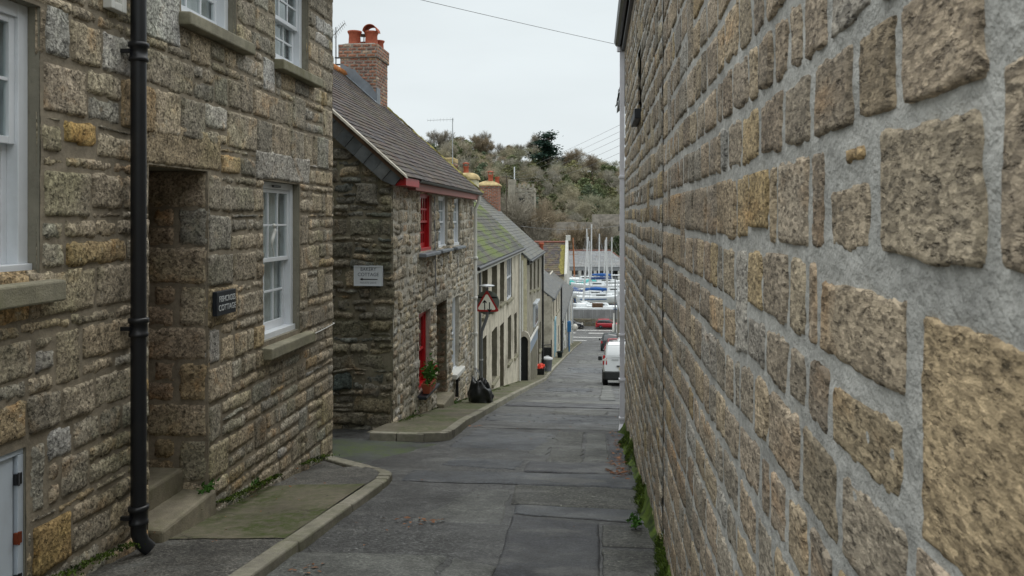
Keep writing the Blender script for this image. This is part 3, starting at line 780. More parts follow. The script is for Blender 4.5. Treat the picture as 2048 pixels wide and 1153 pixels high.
fixed1 = [(5.06, 6.16, .365, .68, TAN), (6.83, 8.17, .345, .625, (.43, .405, .355)), (5.06, 5.53, 1.22, 1.66, GREY), (6.98, 7.26, 1.16, 1.49, GREY),
          (4.08, 4.46, .58, .88, (.38, .32, .24)), (4.08, 4.50, .0, .28, (.39, .34, .25)), (4.24, 4.55, .42, .575, GOLD), (4.26, 4.86, -.28, -.12, (.40, .30, .17)),
          (4.09, 4.3, .9, 1.2, (.40, .39, .35)), (3.97, 4.1, -1.6, -1.21, (.36, .34, .28)), (3.99, 4.32, -1.95, -1.66, (.40, .28, .13)), (8.55, 8.92, -2.3, -1.95, None), (8.6, 8.92, .9, 1.24, None), (5.955, 6.16, .05, .355, None), (5.955, 6.34, -.27, .04, None), (5.955, 6.46, -.86, -.54, (.40, .32, .21)), (5.955, 6.15, -1.16, -.87, None), (5.955, 6.36, -1.46, -1.17, None), (5.955, 6.17, -1.77, -1.47, None), (5.955, 6.30, -2.07, -1.78, None), (7.91, 8.13, -.28, .05, None), (7.91, 8.10, -.85, -.55, None)]
sm = SM()
rects = layout(rg, 2.2, 8.93, -2.85, 2.6, (.145, .225), (.19, .54), holes1, fixed1, p_split=.14, p_jump=.36)
stones(sm, P1, rects, rg, res=.021, jx=.017, jz=.016, rnd=.013, face=.0135, fvar=.006, rough=.008, pal=PAL_L, warp=.011, edge=.011, rad=.016, seed=3)
mortar(sm, P1, 2.2, 8.93, -2.85, 2.6, .045, holes1, .006)
sm.obj('front_wall', [MAT['granite_left'], MAT['mortar_left']], H1)
# reveal of the doorway: large dressed blocks, alternating with rubble
sm = SM(); PD = PY(5.95); rg2 = random.Random(4)
dr = []
for i, (a, b) in enumerate(zip([-2.45, -2.05, -1.72, -1.43, -1.12, -.85, -.52, -.22, .08], [-2.05, -1.72, -1.43, -1.12, -.85, -.52, -.22, .08, .365])):
    if i % 2 == 0: dr.append((-3.52, -3.0, a, b, (.44, .36, .265)))
    else: dr += [(-3.24, -3.0, a, b, None), (-3.52, -3.26, a, (a + b) / 2, (.36, .28, .2)), (-3.44, -3.26, (a + b) / 2, b, (.38, .29, .2))]
stones(sm, PD, dr, rg2, res=.026, jx=.02, jz=.013, rnd=.016, face=.014, fvar=.006, rough=.009, pal=PAL_L, warp=.012, edge=.010, rad=.014, seed=13)
mortar(sm, PD, -3.52, -3.0, -2.45, .365, .05, (), .005)
sm.obj('door_reveal', [MAT['granite_left'], MAT['mortar_left']], H1)
sm = SM(); stones(sm, PY(5.12, 1), layout(rg2, -3.52, -3.0, -2.45, .365, (.2, .34), (.2, .5)), rg2, res=.04, pal=PAL_L, face=.012); mortar(sm, PY(5.12, 1), -3.52, -3, -2.45, .365, .08)
sm.obj('door_reveal', [MAT['granite_left'], MAT['mortar_left']], H1)
mb = MB(); mb.box(-3.52, -3.01, 5.10, 5.97, .37, .42); mb.obj('door_soffit', MAT['quoin_render'], H1)
mb = MB()
mb.box(-3.56, -3.50, 5.12, 5.95, -2.4, .37)
d = mb.obj('door', MAT['brown_door'], H1)
k = MB()
for (a, b, c, e) in ((5.2, 5.5, -.9, .15), (5.57, 5.87, -.9, .15), (5.2, 5.5, -1.9, -1.1), (5.57, 5.87, -1.9, -1.1)): k.box(-3.505, -3.485, a, b, c, e)
k.obj('door_panel', MAT['brown_door'], d, bevel=.008)
k = MB(); k.lathe([(.012, 0), (.012, .03), (.028, .04), (.03, .055), (.018, .07)], (-3.5, 5.84, -1.0), 12, axis='x'); k.obj('handle', MAT['galv'], d)
# steps
mb = MB(); mb.hexa([(-3.3, 5.13, -2.6), (-2.90, 5.13, -2.6), (-2.945, 6.00, -2.6), (-3.3, 6.0, -2.6), (-3.3, 5.13, -2.105), (-2.905, 5.13, -2.11), (-2.95, 6.0, -2.115), (-3.3, 6.0, -2.11)])
mb.obj('door_step', MAT['step_stone'], H1, bevel=.022)
mb = MB(); mb.box(-3.5, -3.19, 5.125, 5.945, -2.5, -1.945); mb.obj('door_step', MAT['step_stone'], H1, bevel=.02)
# windows
for q, dpt in ((BIGW, .2), (UPA, .2), (UPB, .2), (GRW, .2), (HATCH, .12)): reveals(H1, P1, q, dpt, 'quoin_render')
sash_window(H1, P1, *BIGW, label='large white sash window at the left edge of the photo', cols=2, fw=.075, sill=(2.9, 4.155, -.455, -.325, .09), curtain='curtain_dark', wave=.03)
sash_window(H1, P1, *UPA, label='upper white sash window over the doorway', sill=(5.50, 6.62, 1.40, 1.51, .10))
sash_window(H1, P1, *UPB, label='upper white sash window with a frilled curtain', sill=(7.24, 8.33, 1.40, 1.51, .10), drawn=[(7.45, 7.62), (7.8, 8.05)])
sash_window(H1, P1, *GRW, label='ground floor white sash window with an ornament in it', sill=(6.96, 8.09, -1.285, -1.165, .10), cols=3, curtain='curtain')
k = MB(); k.pbox(P1, 7.36, 7.53, .297, .318, -.07, -.045); k.obj('trickle_vent', MAT['dull_grey'], H1, bevel=.004)
# hatch of white boards
mb = MB()
for i in range(6): mb.pbox(P1, 3.2 + i * .116, 3.2 + i * .116 + .113, -2.15, -1.245, -.055, -.028)
d = mb.obj('hatch_door', MAT['hatch'], H1, bevel=.004)
k = MB(); k.pbox(P1, 3.2, 3.95, -1.243, -1.211, -.06, -.012); k.pbox(P1, 3.908, 3.95, -2.15, -1.245, -.06, -.012); k.obj('hatch_frame', MAT['hatch'], d, bevel=.004)
for z, mt in ((-1.37, 'black_iron'), (-1.68, 'rust'), (-1.90, 'black_iron')):
    k = MB(); k.pbox(P1, 3.895, 3.935, z - .03, z + .03, -.03, -.008); k.tube([P1(3.91, z - .034, -.008), P1(3.91, z + .034, -.008)], .006); k.obj('hinge', MAT[mt], d, bevel=.003)
# black drainpipe
mb = MB(); PXc, PYc = -2.905, 4.845
mb.tube([(PXc, PYc, 2.6), (PXc, PYc, -2.02), (PXc + .015, PYc + .015, -2.08), (PXc + .05, PYc + .04, -2.13)], .048, 14)
dp = mb.obj('drainpipe', MAT['black_iron'], H1)
for z in (1.06, -.70, -1.90):
    k = MB(); k.lathe([(.050, -.06), (.060, -.055), (.060, -.035), (.054, -.03), (.054, .03), (.064, .035), (.064, .06), (.05, .065)], (PXc, PYc, z), 16)
    k.box(PXc - .1, PXc - .02, PYc - .072, PYc - .045, z - .012, z + .012); k.box(PXc - .1, PXc - .02, PYc + .045, PYc + .072, z - .012, z + .012); k.obj('collar', MAT['black_iron'], dp)
# little white housing high on the wall
mb = MB(); q = (4.60, 4.76, 1.285, 1.66)
mb.pbox(P1, q[0], q[0] + .035, q[2], q[3], .01, .07); mb.pbox(P1, q[1] - .045, q[1], q[2], q[3], .01, .07); mb.pbox(P1, q[0] + .035, q[1] - .045, q[2], q[2] + .05, .01, .068); mb.pbox(P1, q[0] + .01, q[1] - .01, q[2] + .01, q[3], .0, .018)
mb.obj('vent_housing', MAT['offwhite'], H1, bevel=.006)
# roof, gutter, other walls
mb = MB(); mb.tube([(-2.86, 2.0, 2.66), (-2.86, 8.98, 2.66)], .06, 10); mb.box(-3.02, -2.9, 2.0, 8.95, 2.6, 2.74); mb.obj('gutter', MAT['black_iron'], H1)
sm = SM(); rg3 = random.Random(9); PE = PY(8.93, 1)
stones(sm, PE, layout(rg3, -8.6, -3.0, -3.0, 2.6, (.15, .26), (.25, .6)), rg3, res=.06, pal=PAL_L, face=.02, seed=21); mortar(sm, PE, -8.6, -3.0, -3.0, 2.6, .2, (), .004)
sm.obj('alley_wall', [MAT['granite_left'], MAT['mortar_left']], H1)
mb = MB(); mb.box(-8.6, -8.4, 2.2, 8.92, -3, 2.6); mb.box(-8.4, -3.05, 2.2, 2.4, -3, 2.6); mb.obj('rear_wall', MAT['grey_stone_wall'], H1)
mb = MB(); mb.hexa([(-5.8, 2.0, 4.7), (-2.85, 2.0, 2.70), (-2.85, 9.0, 2.70), (-5.8, 9.0, 4.7), (-5.8, 2.0, 4.8), (-2.85, 2.0, 2.78), (-2.85, 9.0, 2.78), (-5.8, 9.0, 4.8)])
mb.hexa([(-8.75, 2.0, 2.7), (-5.8, 2.0, 4.7), (-5.8, 9.0, 4.7), (-8.75, 9.0, 2.7), (-8.75, 2.0, 2.78), (-5.8, 2.0, 4.8), (-5.8, 9.0, 4.8), (-8.75, 9.0, 2.78)])
mb.prism([(-8.6, 2.6), (-3.0, 2.6), (-5.8, 4.69)], PY(8.9), 0, .1); mb.obj('roof', MAT['lead'], H1)

# name plaque with carved letters
def text_mesh(s, size, ext, P, u, v, h, align='CENTER', sx=1.0, flip=False):
    cu = bpy.data.curves.new("lettering", 'FONT'); cu.body = s; cu.size = size; cu.extrude = ext; cu.align_x = align; cu.align_y = 'CENTER'
    o = bpy.data.objects.new("lettering", cu); COL.objects.link(o); dg = bpy.context.evaluated_depsgraph_get()
    me = bpy.data.meshes.new_from_object(o.evaluated_get(dg)); bpy.data.objects.remove(o); bpy.data.curves.remove(cu)
    for q in me.vertices: q.co = Vector(P(u + (-q.co.x if flip else q.co.x) * sx, v + q.co.y, h + q.co.z))
    return me
def bump_box(P, q, h0, h1, nm, mat, label=None, cat=None, bevel=.004, root=None):
    mb = MB(); mb.pbox(P, *q, h0, h1); c = P((q[0] + q[1]) / 2, (q[2] + q[3]) / 2, h1)
    return mb.obj(nm, mat, origin=c, bevel=bevel)
q = (5.955, 6.285, -.765, -.575)
pl = bump_box(P1, q, .035, .075, 'name_plaque', MAT['slate_plaque'])
tag(pl, 'small black slate plaque reading FISHCROSS COTTAGE, fixed beside the deep doorway', 'sign')
for s, v in (("FISHCROSS", -.638), ("COTTAGE", -.708)):
    me = text_mesh(s, .066, .0015, P1, 6.13, v, .076, sx=.86 if s[0] == 'F' else .98); me.materials.append(MAT['carved']); link('lettering', me, pl)
# ornament in the ground floor window
orn = MB(); pts = []
for i in range(22):
    a = i / 21; pts.append(P1(7.40 + .030 * math.sin(a * 7.2 + .6) * (1.2 - .4 * a), -.35 + .30 * (1 - a) - .02, -.073))
orn.tube(pts, [.006 + .012 * math.sin(math.pi * min(1, i / 14)) + (.006 if 2 < i < 5 else 0) for i in range(22)], 8)
orn.lathe([(.004, -.02), (.018, -.012), (.02, 0), (.012, .015), (.003, .02)], pts[0], 10)
tag(orn.obj('window_ornament', MAT['offwhite'], origin=pts[10]), 'pale seahorse shaped ornament hanging in the ground floor cottage window', 'ornament')
# white cable across the corner
w = MB(); w.tube([P1(8.06, -1.235, .018), P1(8.4, -1.228, .024), P1(8.75, -1.215, .024), P1(8.93, -1.205, .022), (-3.02, 8.96, -1.2), (-3.12, 8.96, -1.2)], .005, 6)
tag(w.obj('wall_cable', MAT['cable_white'], origin=(-3, 8.5, -1.2)), 'thin white cable running from the window sill round the house corner', 'cable')

# ================================================================== RIGHT: near granite building with wide pointing, and the next one
PAL_R = palette([(.38, .315, .235), (.35, .29, .22), (.405, .33, .23), (.335, .295, .235), (.43, .335, .20), (.37, .345, .30)], [5, 4, 4, 3, .5, 1.2], .14)
RX = .45
PR = PX(RX, -1)
RB = thing('granite_building', (.45, 2, -1.8), 'brown granite building with broad grey cement pointing, filling the right side', 'building')
rg = random.Random(23)
E1 = [-2.6, -2.42, -2.22, -2.04, -1.86, -1.66, -1.47, -1.29, -1.1, -.95, -.79, -.62, -.433, -.272, -.073, .15, .325, .50, .70, .88, 1.08, 1.28, 1.46, 1.66, 1.86, 2.04, 2.24, 2.44, 2.75]
TANR = (.395, .33, .24)
fx = [(.965, 1.33, -.073, .15, TANR, .008), (.50, .955, -.073, .19, (.39, .32, .235), .007), (.45, 1.17, -.45, -.118, (.41, .315, .195), .008), (1.19, 1.66, -.272, -.10, (.39, .32, .23), .010),
      (1.20, 1.58, -.433, -.285, (.40, .32, .21), .010), (1.35, 1.60, -.073, .07, (.40, .33, .24), .01), (2.12, 2.40, -.04, .15, (.43, .32, .17), .012), (1.36, 1.5, .085, .14, (.42, .30, .16), .01)]
def rlay(rg, u0, u1, edges, fixed=(), lw=(.17, .36), holes=()):
    r = layout(rg, u0, u1, edges[0], edges[-1], (.15, .22), lw, holes, (), edges, p_split=.10, p_jump=.10)
    keep = [x for x in r if all(x[1] <= f[0] + .015 or x[0] >= f[1] - .015 or x[3] <= f[2] + .03 or x[2] >= f[3] - .03 for f in fixed)]
    out = list(keep)
    for x in r:                                    # trim the neighbours of the hand-set stones
        if x in keep: continue
        f = [f for f in fixed if not (x[1] <= f[0] + .015 or x[0] >= f[1] - .015 or x[3] <= f[2] + .03 or x[2] >= f[3] - .03)]
        y = list(x[:4])
        for g in f:
            if y[0] < g[0] and y[1] > g[0]: y[1] = g[0]
            elif y[0] < g[1] and y[1] > g[1]: y[0] = g[1]
            elif y[0] >= g[0] - .02 and y[1] <= g[1] + .02: y[1] = y[0]
        if y[1] - y[0] > .07: out.append(tuple(y))
    return out + list(fixed)
sm = SM()
rr = rlay(rg, -.6, 5.33, E1, fx)
rr = [x if len(x) > 5 else (x[0], x[1], x[2], x[3], None, .010 if x[1] < 1.9 else (.016 if x[1] < 3.2 else .026)) for x in rr if x[1] > -.6]
stones(sm, PR, rr, rg, jx=.040, jz=.028, rnd=.006, face=.0065, fvar=.0024, rough=.0024, pal=PAL_R, warp=.020, edge=.0095, base=-.02, rad=.012, wl=.45, margin=.006, seed=31)
mortar(sm, PR, -.6, 2.2, -1.2, 1.6, .008, (), .005, 51)
mortar(sm, PR, -.6, 2.2, -2.6, -1.2, .025, (), .005, 51); mortar(sm, PR, -.6, 2.2, 1.6, 2.75, .025, (), .005, 51)
mortar(sm, PR, 2.2, 5.33, -2.6, 2.75, .02, (), .005, 51)
sm.obj('street_wall', [MAT['granite_right'], MAT['mortar_right']], RB)
mb = MB(); mb.box(.49, 6.5, -.6, 5.32, -2.6, 2.75); mb.obj('wall_core', MAT['grey_stone_wall'], RB)
mb = MB(); mb.hexa([(.3, -.7, 2.76), (6.7, -.7, 5.5), (6.7, 5.34, 5.5), (.3, 5.34, 2.76), (.3, -.7, 2.84), (6.7, -.7, 5.6), (6.7, 5.34, 5.6), (.3, 5.34, 2.84)]); mb.obj('roof', MAT['lead'], RB)

RB2 = thing('rubble_building', (.45, 8.8, -2.7), 'narrower lane-side stone building beyond a dark seam, with a grey downpipe at its far corner', 'building')
sm = SM(); rg = random.Random(29); RWIN = (7.85, 8.5, 1.06, 1.72)
E2 = [-3.6]
while E2[-1] < 2.45: E2.append(E2[-1] + rg.uniform(.13, .23))
E2[-1] = 2.58
rr = layout(rg, 5.44, 12.06, -3.6, 2.58, (.13, .22), (.2, .45), [RWIN], (), E2, p_split=.22, p_jump=.1)
PAL_R2 = palette([(.33, .28, .21), (.31, .27, .21), (.36, .305, .215), (.285, .26, .21), (.39, .315, .195)], [5, 5, 3, 3, 1], .15)
stones(sm, PR, rr, rg, res=.03, jx=.042, jz=.036, rnd=.010, face=.008, fvar=.003, rough=.005, pal=PAL_R2, warp=.028, edge=.018, base=-.02, rad=.018, wl=.5, margin=.008, seed=37)
mortar(sm, PR, 5.44, 12.06, -3.6, 2.58, .03, [RWIN], .0045, 57)
sm.obj('street_wall', [MAT['granite_right'], MAT['mortar_right']], RB2)
mb = MB(); mb.box(.72, 6.5, 5.34, 12.05, -3.6, 2.56); mb.box(.49, .72, 5.45, 7.83, -3.6, 2.56); mb.box(.49, .72, 8.52, 12.05, -3.6, 2.56); mb.box(.49, .72, 7.83, 8.52, -3.6, 1.04); mb.box(.49, .72, 7.83, 8.52, 1.74, 2.56)
mb.obj('wall_core', MAT['grey_stone_wall'], RB2)
k = MB(); k.tube([(.49, 5.39, 2.6), (.49, 5.39, -2.3)], .025, 8); k.obj('drainpipe', MAT['black_iron'], RB2)
k = MB(); k.box(.54, .71, 5.335, 5.44, -2.6, 2.6); k.obj('recess_shade', MAT['tar'], RB2)  # near-black fill, the shade of the slot put into its colour
k = MB(); k.pbox(PR, 7.87, 8.48, 1.08, 1.70, -.2, -.16); w_ = k.obj('window', MAT['window_dark'], RB2)
k = MB(); k.pbox(PR, 7.80, 8.56, .965, 1.06, -.16, .07); k.obj('sill', MAT['slate_plaque'], w_, bevel=.006)
mb = MB(); mb.hexa([(.30, 5.36, 2.66), (6.7, 5.36, 5.4), (6.7, 12.2, 5.4), (.30, 12.2, 2.66), (.30, 5.36, 2.72), (6.7, 5.36, 5.5), (6.7, 12.2, 5.5), (.30, 12.2, 2.72)]); mb.obj('roof', MAT['lead'], RB2)
mb = MB()
prof = [(.0, 0.05), (-.02, .0), (-.055, -.03), (-.09, -.03), (-.125, .0), (-.145, .05), (-.135, .05), (-.115, .008), (-.088, -.018), (-.057, -.018), (-.03, .008), (-.012, .05)]
mb.loft([[(.43 + a, y, 2.60 + b) for a, b in prof] for y in (5.38, 12.15)], sm=False); gt = mb.obj('gutter', MAT['black_iron'], RB2)
mb = MB(); mb.box(.40, .47, 5.38, 12.1, 2.50, 2.66); mb.obj('fascia', MAT['black_iron'], RB2)
mb = MB(); xc, yc = .405, 12.11
mb.tube([(xc - .03, yc, 2.58), (xc - .03, yc, 2.50)], .05, 8); mb.box(xc - .036, xc + .036, yc - .036, yc + .036, -3.08, 2.5)
mb.hexa([(xc - .036, yc - .036, -3.08), (xc + .036, yc - .036, -3.08), (xc + .036, yc + .036, -3.08), (xc - .036, yc + .036, -3.08), (xc - .06, yc - .12, -3.15), (xc + .02, yc - .12, -3.15), (xc + .02, yc - .03, -3.19), (xc - .06, yc - .03, -3.19)])
dp = mb.obj('downpipe', MAT['grey_pipe'], RB2, bevel=.006)
for z in (.62, -1.75, -2.42, -3.0):
    k = MB(); k.box(xc - .05, xc + .075, yc - .05, yc + .05, z - .018, z + .018); k.obj('bracket', MAT['grey_pipe'], dp, bevel=.004)
# ================================================================== slates, chimneys
PAL_SL = palette([(.064, .054, .054), (.076, .058, .054), (.056, .052, .056), (.095, .085, .078), (.068, .050, .045)], [4, 3, 3, .7, 2.5], .18)
PAL_SG = palette([(.098, .102, .098), (.085, .09, .09), (.115, .115, .107)], [3, 3, 2], .14)
PAL_SM = palette([(.07, .07, .06), (.06, .063, .056), (.085, .08, .066)], [3, 3, 2], .16)
PAL_DK = palette([(.075, .085, .088), (.088, .097, .10), (.066, .075, .08)], [3, 3, 2], .12)
def slates(sm, E0, E1, R0, R1, rng, row=.2, w=.26, th=.009, pal=PAL_SL, lift=.02, gap=.004):
    E0, E1, R0, R1 = [np.array(p, float) for p in (E0, E1, R0, R1)]
    L = np.linalg.norm(R0 - E0); W_ = np.linalg.norm(E1 - E0); n = np.cross(E1 - E0, R0 - E0); n /= np.linalg.norm(n)
    if n[2] < 0: n = -n
    rows = int(L / row); V = []; F = []; T = []
    for i in range(rows + 1):
        s0 = i / rows * (L / L) if rows else 0
        a = i * row / L; b = min((i + 1.25) * row / L, 1.0)
        if a >= 1: break
        c = -w * rng.uniform(.2, .8)
        while c < W_:
            d = c + w * rng.uniform(.85, 1.15); c0 = max(c, 0) / W_; d0 = min(d, W_) / W_
            if d0 - c0 > .001:
                wob = rng.uniform(-.010, .010) / L
                def pt(s, t): return (E0 + (E1 - E0) * s) * (1 - t) + (R0 + (R1 - R0) * s) * t
                g = gap / W_; lf = lift * rng.uniform(.8, 1.25)
                q = [pt(c0 + g, a + wob), pt(d0 - g, a + wob), pt(d0 - g, b), pt(c0 + g, b)]
                top = [q[0] + n * lf, q[1] + n * lf, q[2] + n * .003, q[3] + n * .003]
                low = [q[0] + n * (lf - th), q[1] + n * (lf - th)]
                k = len(V); V += top + low; F += [(k, k + 1, k + 2, k + 3), (k + 4, k + 5, k + 1, k), (k + 4, k, k + 3, k + 3), (k + 1, k + 5, k + 2, k + 2)]
                F = F[:-2]
                T += [pal(rng)] * 6
            c = d
    sm.V.append(np.array(V)); sm.F.append(np.array(F) + sm.n); sm.T.append(np.array(T)); sm.M.append(np.zeros(len(F), int)); sm.n += len(V)
def roof_slab(mb, E0, E1, R0, R1, th=.06, mi=0):
    n = Vector((0, 0, -th)); q = [Vector(p) for p in (E0, E1, R1, R0)]
    mb.hexa([p + n for p in q] + q, mi)
PAL_BR = palette([(.30, .15, .10), (.34, .17, .11), (.27, .14, .10), (.36, .23, .14), (.24, .15, .12), (.40, .30, .22)], [4, 4, 3, 1.5, 1.5, 1], .14)
PAL_BR2 = palette([(.30, .12, .075), (.34, .14, .085), (.27, .12, .08)], [4, 4, 3], .10)
def brick_stack(name, house, x0, x1, y0, y1, z0, z1, pal=PAL_BR, bh=.075, bw=.225, cap=.22, seed=3, sides='wesn', res=.11):
    sm = SM(); rg = random.Random(seed)
    def face(P, a, b, za, zb, out=0):
        e = list(np.arange(za, zb + .001, bh)); rects = []
        for i in range(len(e) - 1):
            c = a - (bw / 2 if i % 2 else 0)
            while c < b - .01:
                u0, u1 = max(c, a), min(c + bw, b)
                if u1 - u0 > .04: rects.append((u0, u1, e[i], e[i + 1]))
                c += bw
        Pq = (lambda P: (lambda u, v, h: P(u, v, h + out)))(P)
        stones(sm, Pq, rects, rg, res=res, jx=.012, jz=.014, rnd=.008, face=.008, fvar=.003, rough=.003, pal=pal, warp=.004, edge=.005, base=-.006, margin=.003, rad=.006)
        mortar(sm, Pq, a, b, za, zb, .12, (), .002)
    for za, zb, o in ((z0, z1 - cap, 0), (z1 - cap, z1, .035)):
        if 's' in sides: face(PY(y0, -1), x0 - o, x1 + o, za, zb, o)
        if 'n' in sides: face(PY(y1, 1), x0 - o, x1 + o, za, zb, o)
        if 'e' in sides: face(PX(x1, 1), y0 - o, y1 + o, za, zb, o)
        if 'w' in sides: face(PX(x0, -1), y0 - o, y1 + o, za, zb, o)
    st = sm.obj(name, [MAT['brick'], MAT['brick_mortar']], house)
    mb = MB(); mb.box(x0 + .01, x1 - .01, y0 + .01, y1 - .01, z0, z1 - .01); mb.hexa([(x0 - .03, y0 - .03, z1 - cap - .012), (x1 + .03, y0 - .03, z1 - cap - .012), (x1 + .03, y1 + .03, z1 - cap - .012), (x0 - .03, y1 + .03, z1 - cap - .012), (x0 - .03, y0 - .03, z1 - cap + .004), (x1 + .03, y0 - .03, z1 - cap + .004), (x1 + .03, y1 + .03, z1 - cap + .004), (x0 - .03, y1 + .03, z1 - cap + .004)])
    mb.hexa([(x0 - .03, y0 - .03, z1 - .01), (x1 + .03, y0 - .03, z1 - .01), (x1 + .03, y1 + .03, z1 - .01), (x0 - .03, y1 + .03, z1 - .01), (x0 + .1, y0 + .1, z1 + .05), (x1 - .1, y0 + .1, z1 + .05), (x1 - .1, y1 - .1, z1 + .05), (x0 + .1, y1 - .1, z1 + .05)])
    mb.obj('flaunching', MAT['brick_mortar'], st)
    return st
def pot(parent, c, h, r, mat='terracotta', hood=None):
    mb = MB(); mb.lathe([(r * .98, 0), (r * .88, h * .1), (r * .80, h * .72), (r * .84, h * .76), (r * .84, h * .82), (r * .98, h * .9), (r * 1.02, h), (r * .8, h), (r * .7, h * .5)], c, 18)
    o = mb.obj('chimney_pot', MAT[mat], parent)
    if hood == 'half':
        k = MB(); n = 14; R_ = r * .98
        rings = []
        for i in range(n + 1):
            a = math.pi * (i / n); x = R_ * math.cos(a); z = h - .01 + R_ * .95 * math.sin(a)
            rings.append([(c[0] + x, c[1] - r, c[2] + z), (c[0] + x, c[1] + r, c[2] + z), (c[0] + x * .9, c[1] + r, c[2] + h - .01 + (z - h + .01) * .9), (c[0] + x * .9, c[1] - r, c[2] + h - .01 + (z - h + .01) * .9)])
        k.loft(rings); k.obj('hood', MAT['terracotta'], o)
    if hood == 'plate':
        k = MB()
        for sx_, sy_ in ((-.7, -.7), (.7, -.7), (.7, .7), (-.7, .7)): k.tube([(c[0] + sx_ * r, c[1] + sy_ * r, c[2] + h - .02), (c[0] + sx_ * r, c[1] + sy_ * r, c[2] + h + r * .9)], .012, 6)
        k.lathe([(r * 1.15, h + r * .88), (r * 1.1, h + r * 1.05), (.02, h + r * 1.35)], c, 16); k.obj('hood', MAT[mat], o)
    return o
def aerial(name_label, mast0, mast1, boom0, boom1, n=9, el=.16, group=None):
    mb = MB(); mb.tube([mast0, mast1], .018, 8)
    o = mb.obj('tv_aerial', MAT['galv'], origin=mast0); tag(o, name_label, 'aerial', group)
    k = MB(); k.tube([boom0, boom1], .010, 6); a, b = Vector(boom0), Vector(boom1); t = (b - a).normalized(); s = t.cross(Vector((0, 0, 1))); s = (s * .5 + Vector((0, 0, .85))).normalized()
    k.obj('boom', MAT['galv'], o)
    e = MB()
    for i in range(n):
        p = a + (b - a) * (i / (n - 1)); l = el * (1 - .35 * i / n); e.tube([p - s * l, p + s * l], .0045, 5)
    e.obj('elements', MAT['galv'], o)
    return o

# ================================================================== BAKERY COTTAGE (rubble, dark gable, slate roof)
BC = thing('rubble_cottage', (-2.95, 15, -3.4), 'low rubble stone cottage with steep brown slate roof and red woodwork', 'house')
BX = -2.95; PB = PX(BX); GY = 11.5; FY = 19.3; EZ = .68; RXX = -5.95; RZ = 3.40
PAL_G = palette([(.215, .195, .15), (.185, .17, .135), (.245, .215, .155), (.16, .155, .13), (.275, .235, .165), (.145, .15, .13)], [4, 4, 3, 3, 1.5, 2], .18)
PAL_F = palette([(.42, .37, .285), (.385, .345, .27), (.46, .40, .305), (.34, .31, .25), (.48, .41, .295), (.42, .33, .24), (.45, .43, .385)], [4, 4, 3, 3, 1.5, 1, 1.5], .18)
rg = random.Random(41)
def roofline(u): return EZ + (RZ - EZ) * (1 - abs(u - RXX) / (BX - RXX))
PGa = PY(GY)
fixG = [(-3.62, -2.97, -.28, -.02, (.175, .165, .125)), (-4.1, -3.64, -.28, .0, None), (-4.3, -3.55, -.62, -.36, (.15, .14, .11)), (-3.9, -3.3, -1.75, -1.5, (.165, .155, .11)), (-4.2, -3.5, -2.24, -2.02, (.19, .175, .135)), (-3.48, -2.97, -2.22, -2.0, (.18, .165, .125)),
        (-3.85, -3.58, -2.55, -2.27, (.085, .105, .095)), (-3.55, -2.97, -2.86, -2.63, (.185, .16, .105))]
rects = layout(rg, -8.95, BX - .0, -3.4, 3.3, (.085, .19), (.18, .55), (), fixG, p_split=.28, p_jump=.25, snap=.05)
rects = [r for r in rects if r[3] < min(roofline(r[0]), roofline(r[1])) + .05]
sm = SM()
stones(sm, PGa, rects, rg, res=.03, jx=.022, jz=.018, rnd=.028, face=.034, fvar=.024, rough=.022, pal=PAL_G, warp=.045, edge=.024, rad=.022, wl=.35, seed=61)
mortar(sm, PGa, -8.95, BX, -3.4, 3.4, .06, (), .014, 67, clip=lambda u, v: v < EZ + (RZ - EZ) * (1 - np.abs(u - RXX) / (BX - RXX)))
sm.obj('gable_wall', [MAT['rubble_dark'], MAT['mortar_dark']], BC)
WR = (13.33, 14.32, -.57, .46); WA = (14.94, 15.85, -.58, .445); WB = (16.55, 17.40, -.58, .43)
LR = (13.24, 14.2, -2.96, -1.62); BD = (14.74, 15.78, -3.9, -1.62); LW = (16.38, 17.22, -3.26, -1.67)
hB = [WR, WA, WB, LR, BD, LW]
fixF = [(13.1, 14.35, -1.61, -1.42, (.30, .275, .22)), (14.6, 15.95, -1.61, -1.40, (.29, .265, .215)), (16.2, 17.4, -1.66, -1.50, (.29, .27, .22))]
rects = layout(rg, GY, FY, -4.8, EZ - .04, (.11, .21), (.13, .40), hB, fixF, p_split=.2, p_jump=.6)
sm = SM()
stones(sm, PB, rects, rg, res=.03, jx=.026, jz=.022, rnd=.022, face=.017, fvar=.012, rough=.013, pal=PAL_F, warp=.055, edge=.028, rad=.03, wl=.3, seed=71)
mortar(sm, PB, GY, FY, -4.8, EZ, .06, hB, .012, 77)
sm.obj('front_wall', [MAT['rubble'], MAT['mortar_rubble']], BC)
# deep stone doorway
sm = SM(); PDr = PY(15.78)
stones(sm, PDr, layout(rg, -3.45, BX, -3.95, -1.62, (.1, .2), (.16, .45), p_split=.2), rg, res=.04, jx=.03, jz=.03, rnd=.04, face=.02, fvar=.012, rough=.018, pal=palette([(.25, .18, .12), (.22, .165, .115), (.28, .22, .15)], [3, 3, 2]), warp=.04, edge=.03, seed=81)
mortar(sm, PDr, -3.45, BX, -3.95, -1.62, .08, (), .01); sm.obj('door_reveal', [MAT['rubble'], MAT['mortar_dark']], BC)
mb = MB(); mb.box(-3.48, -3.42, 14.74, 15.78, -3.9, -1.62); d = mb.obj('door', MAT['brown_door'], BC)
k = MB(); k.box(-3.42, -3.40, 14.85, 15.2, -3.6, -2.75); k.box(-3.42, -3.40, 15.3, 15.66, -3.6, -2.75); k.box(-3.42, -3.40, 14.85, 15.2, -2.6, -1.75); k.box(-3.42, -3.40, 15.3, 15.66, -2.6, -1.75); k.obj('door_panel', MAT['brown_door'], d, bevel=.01)
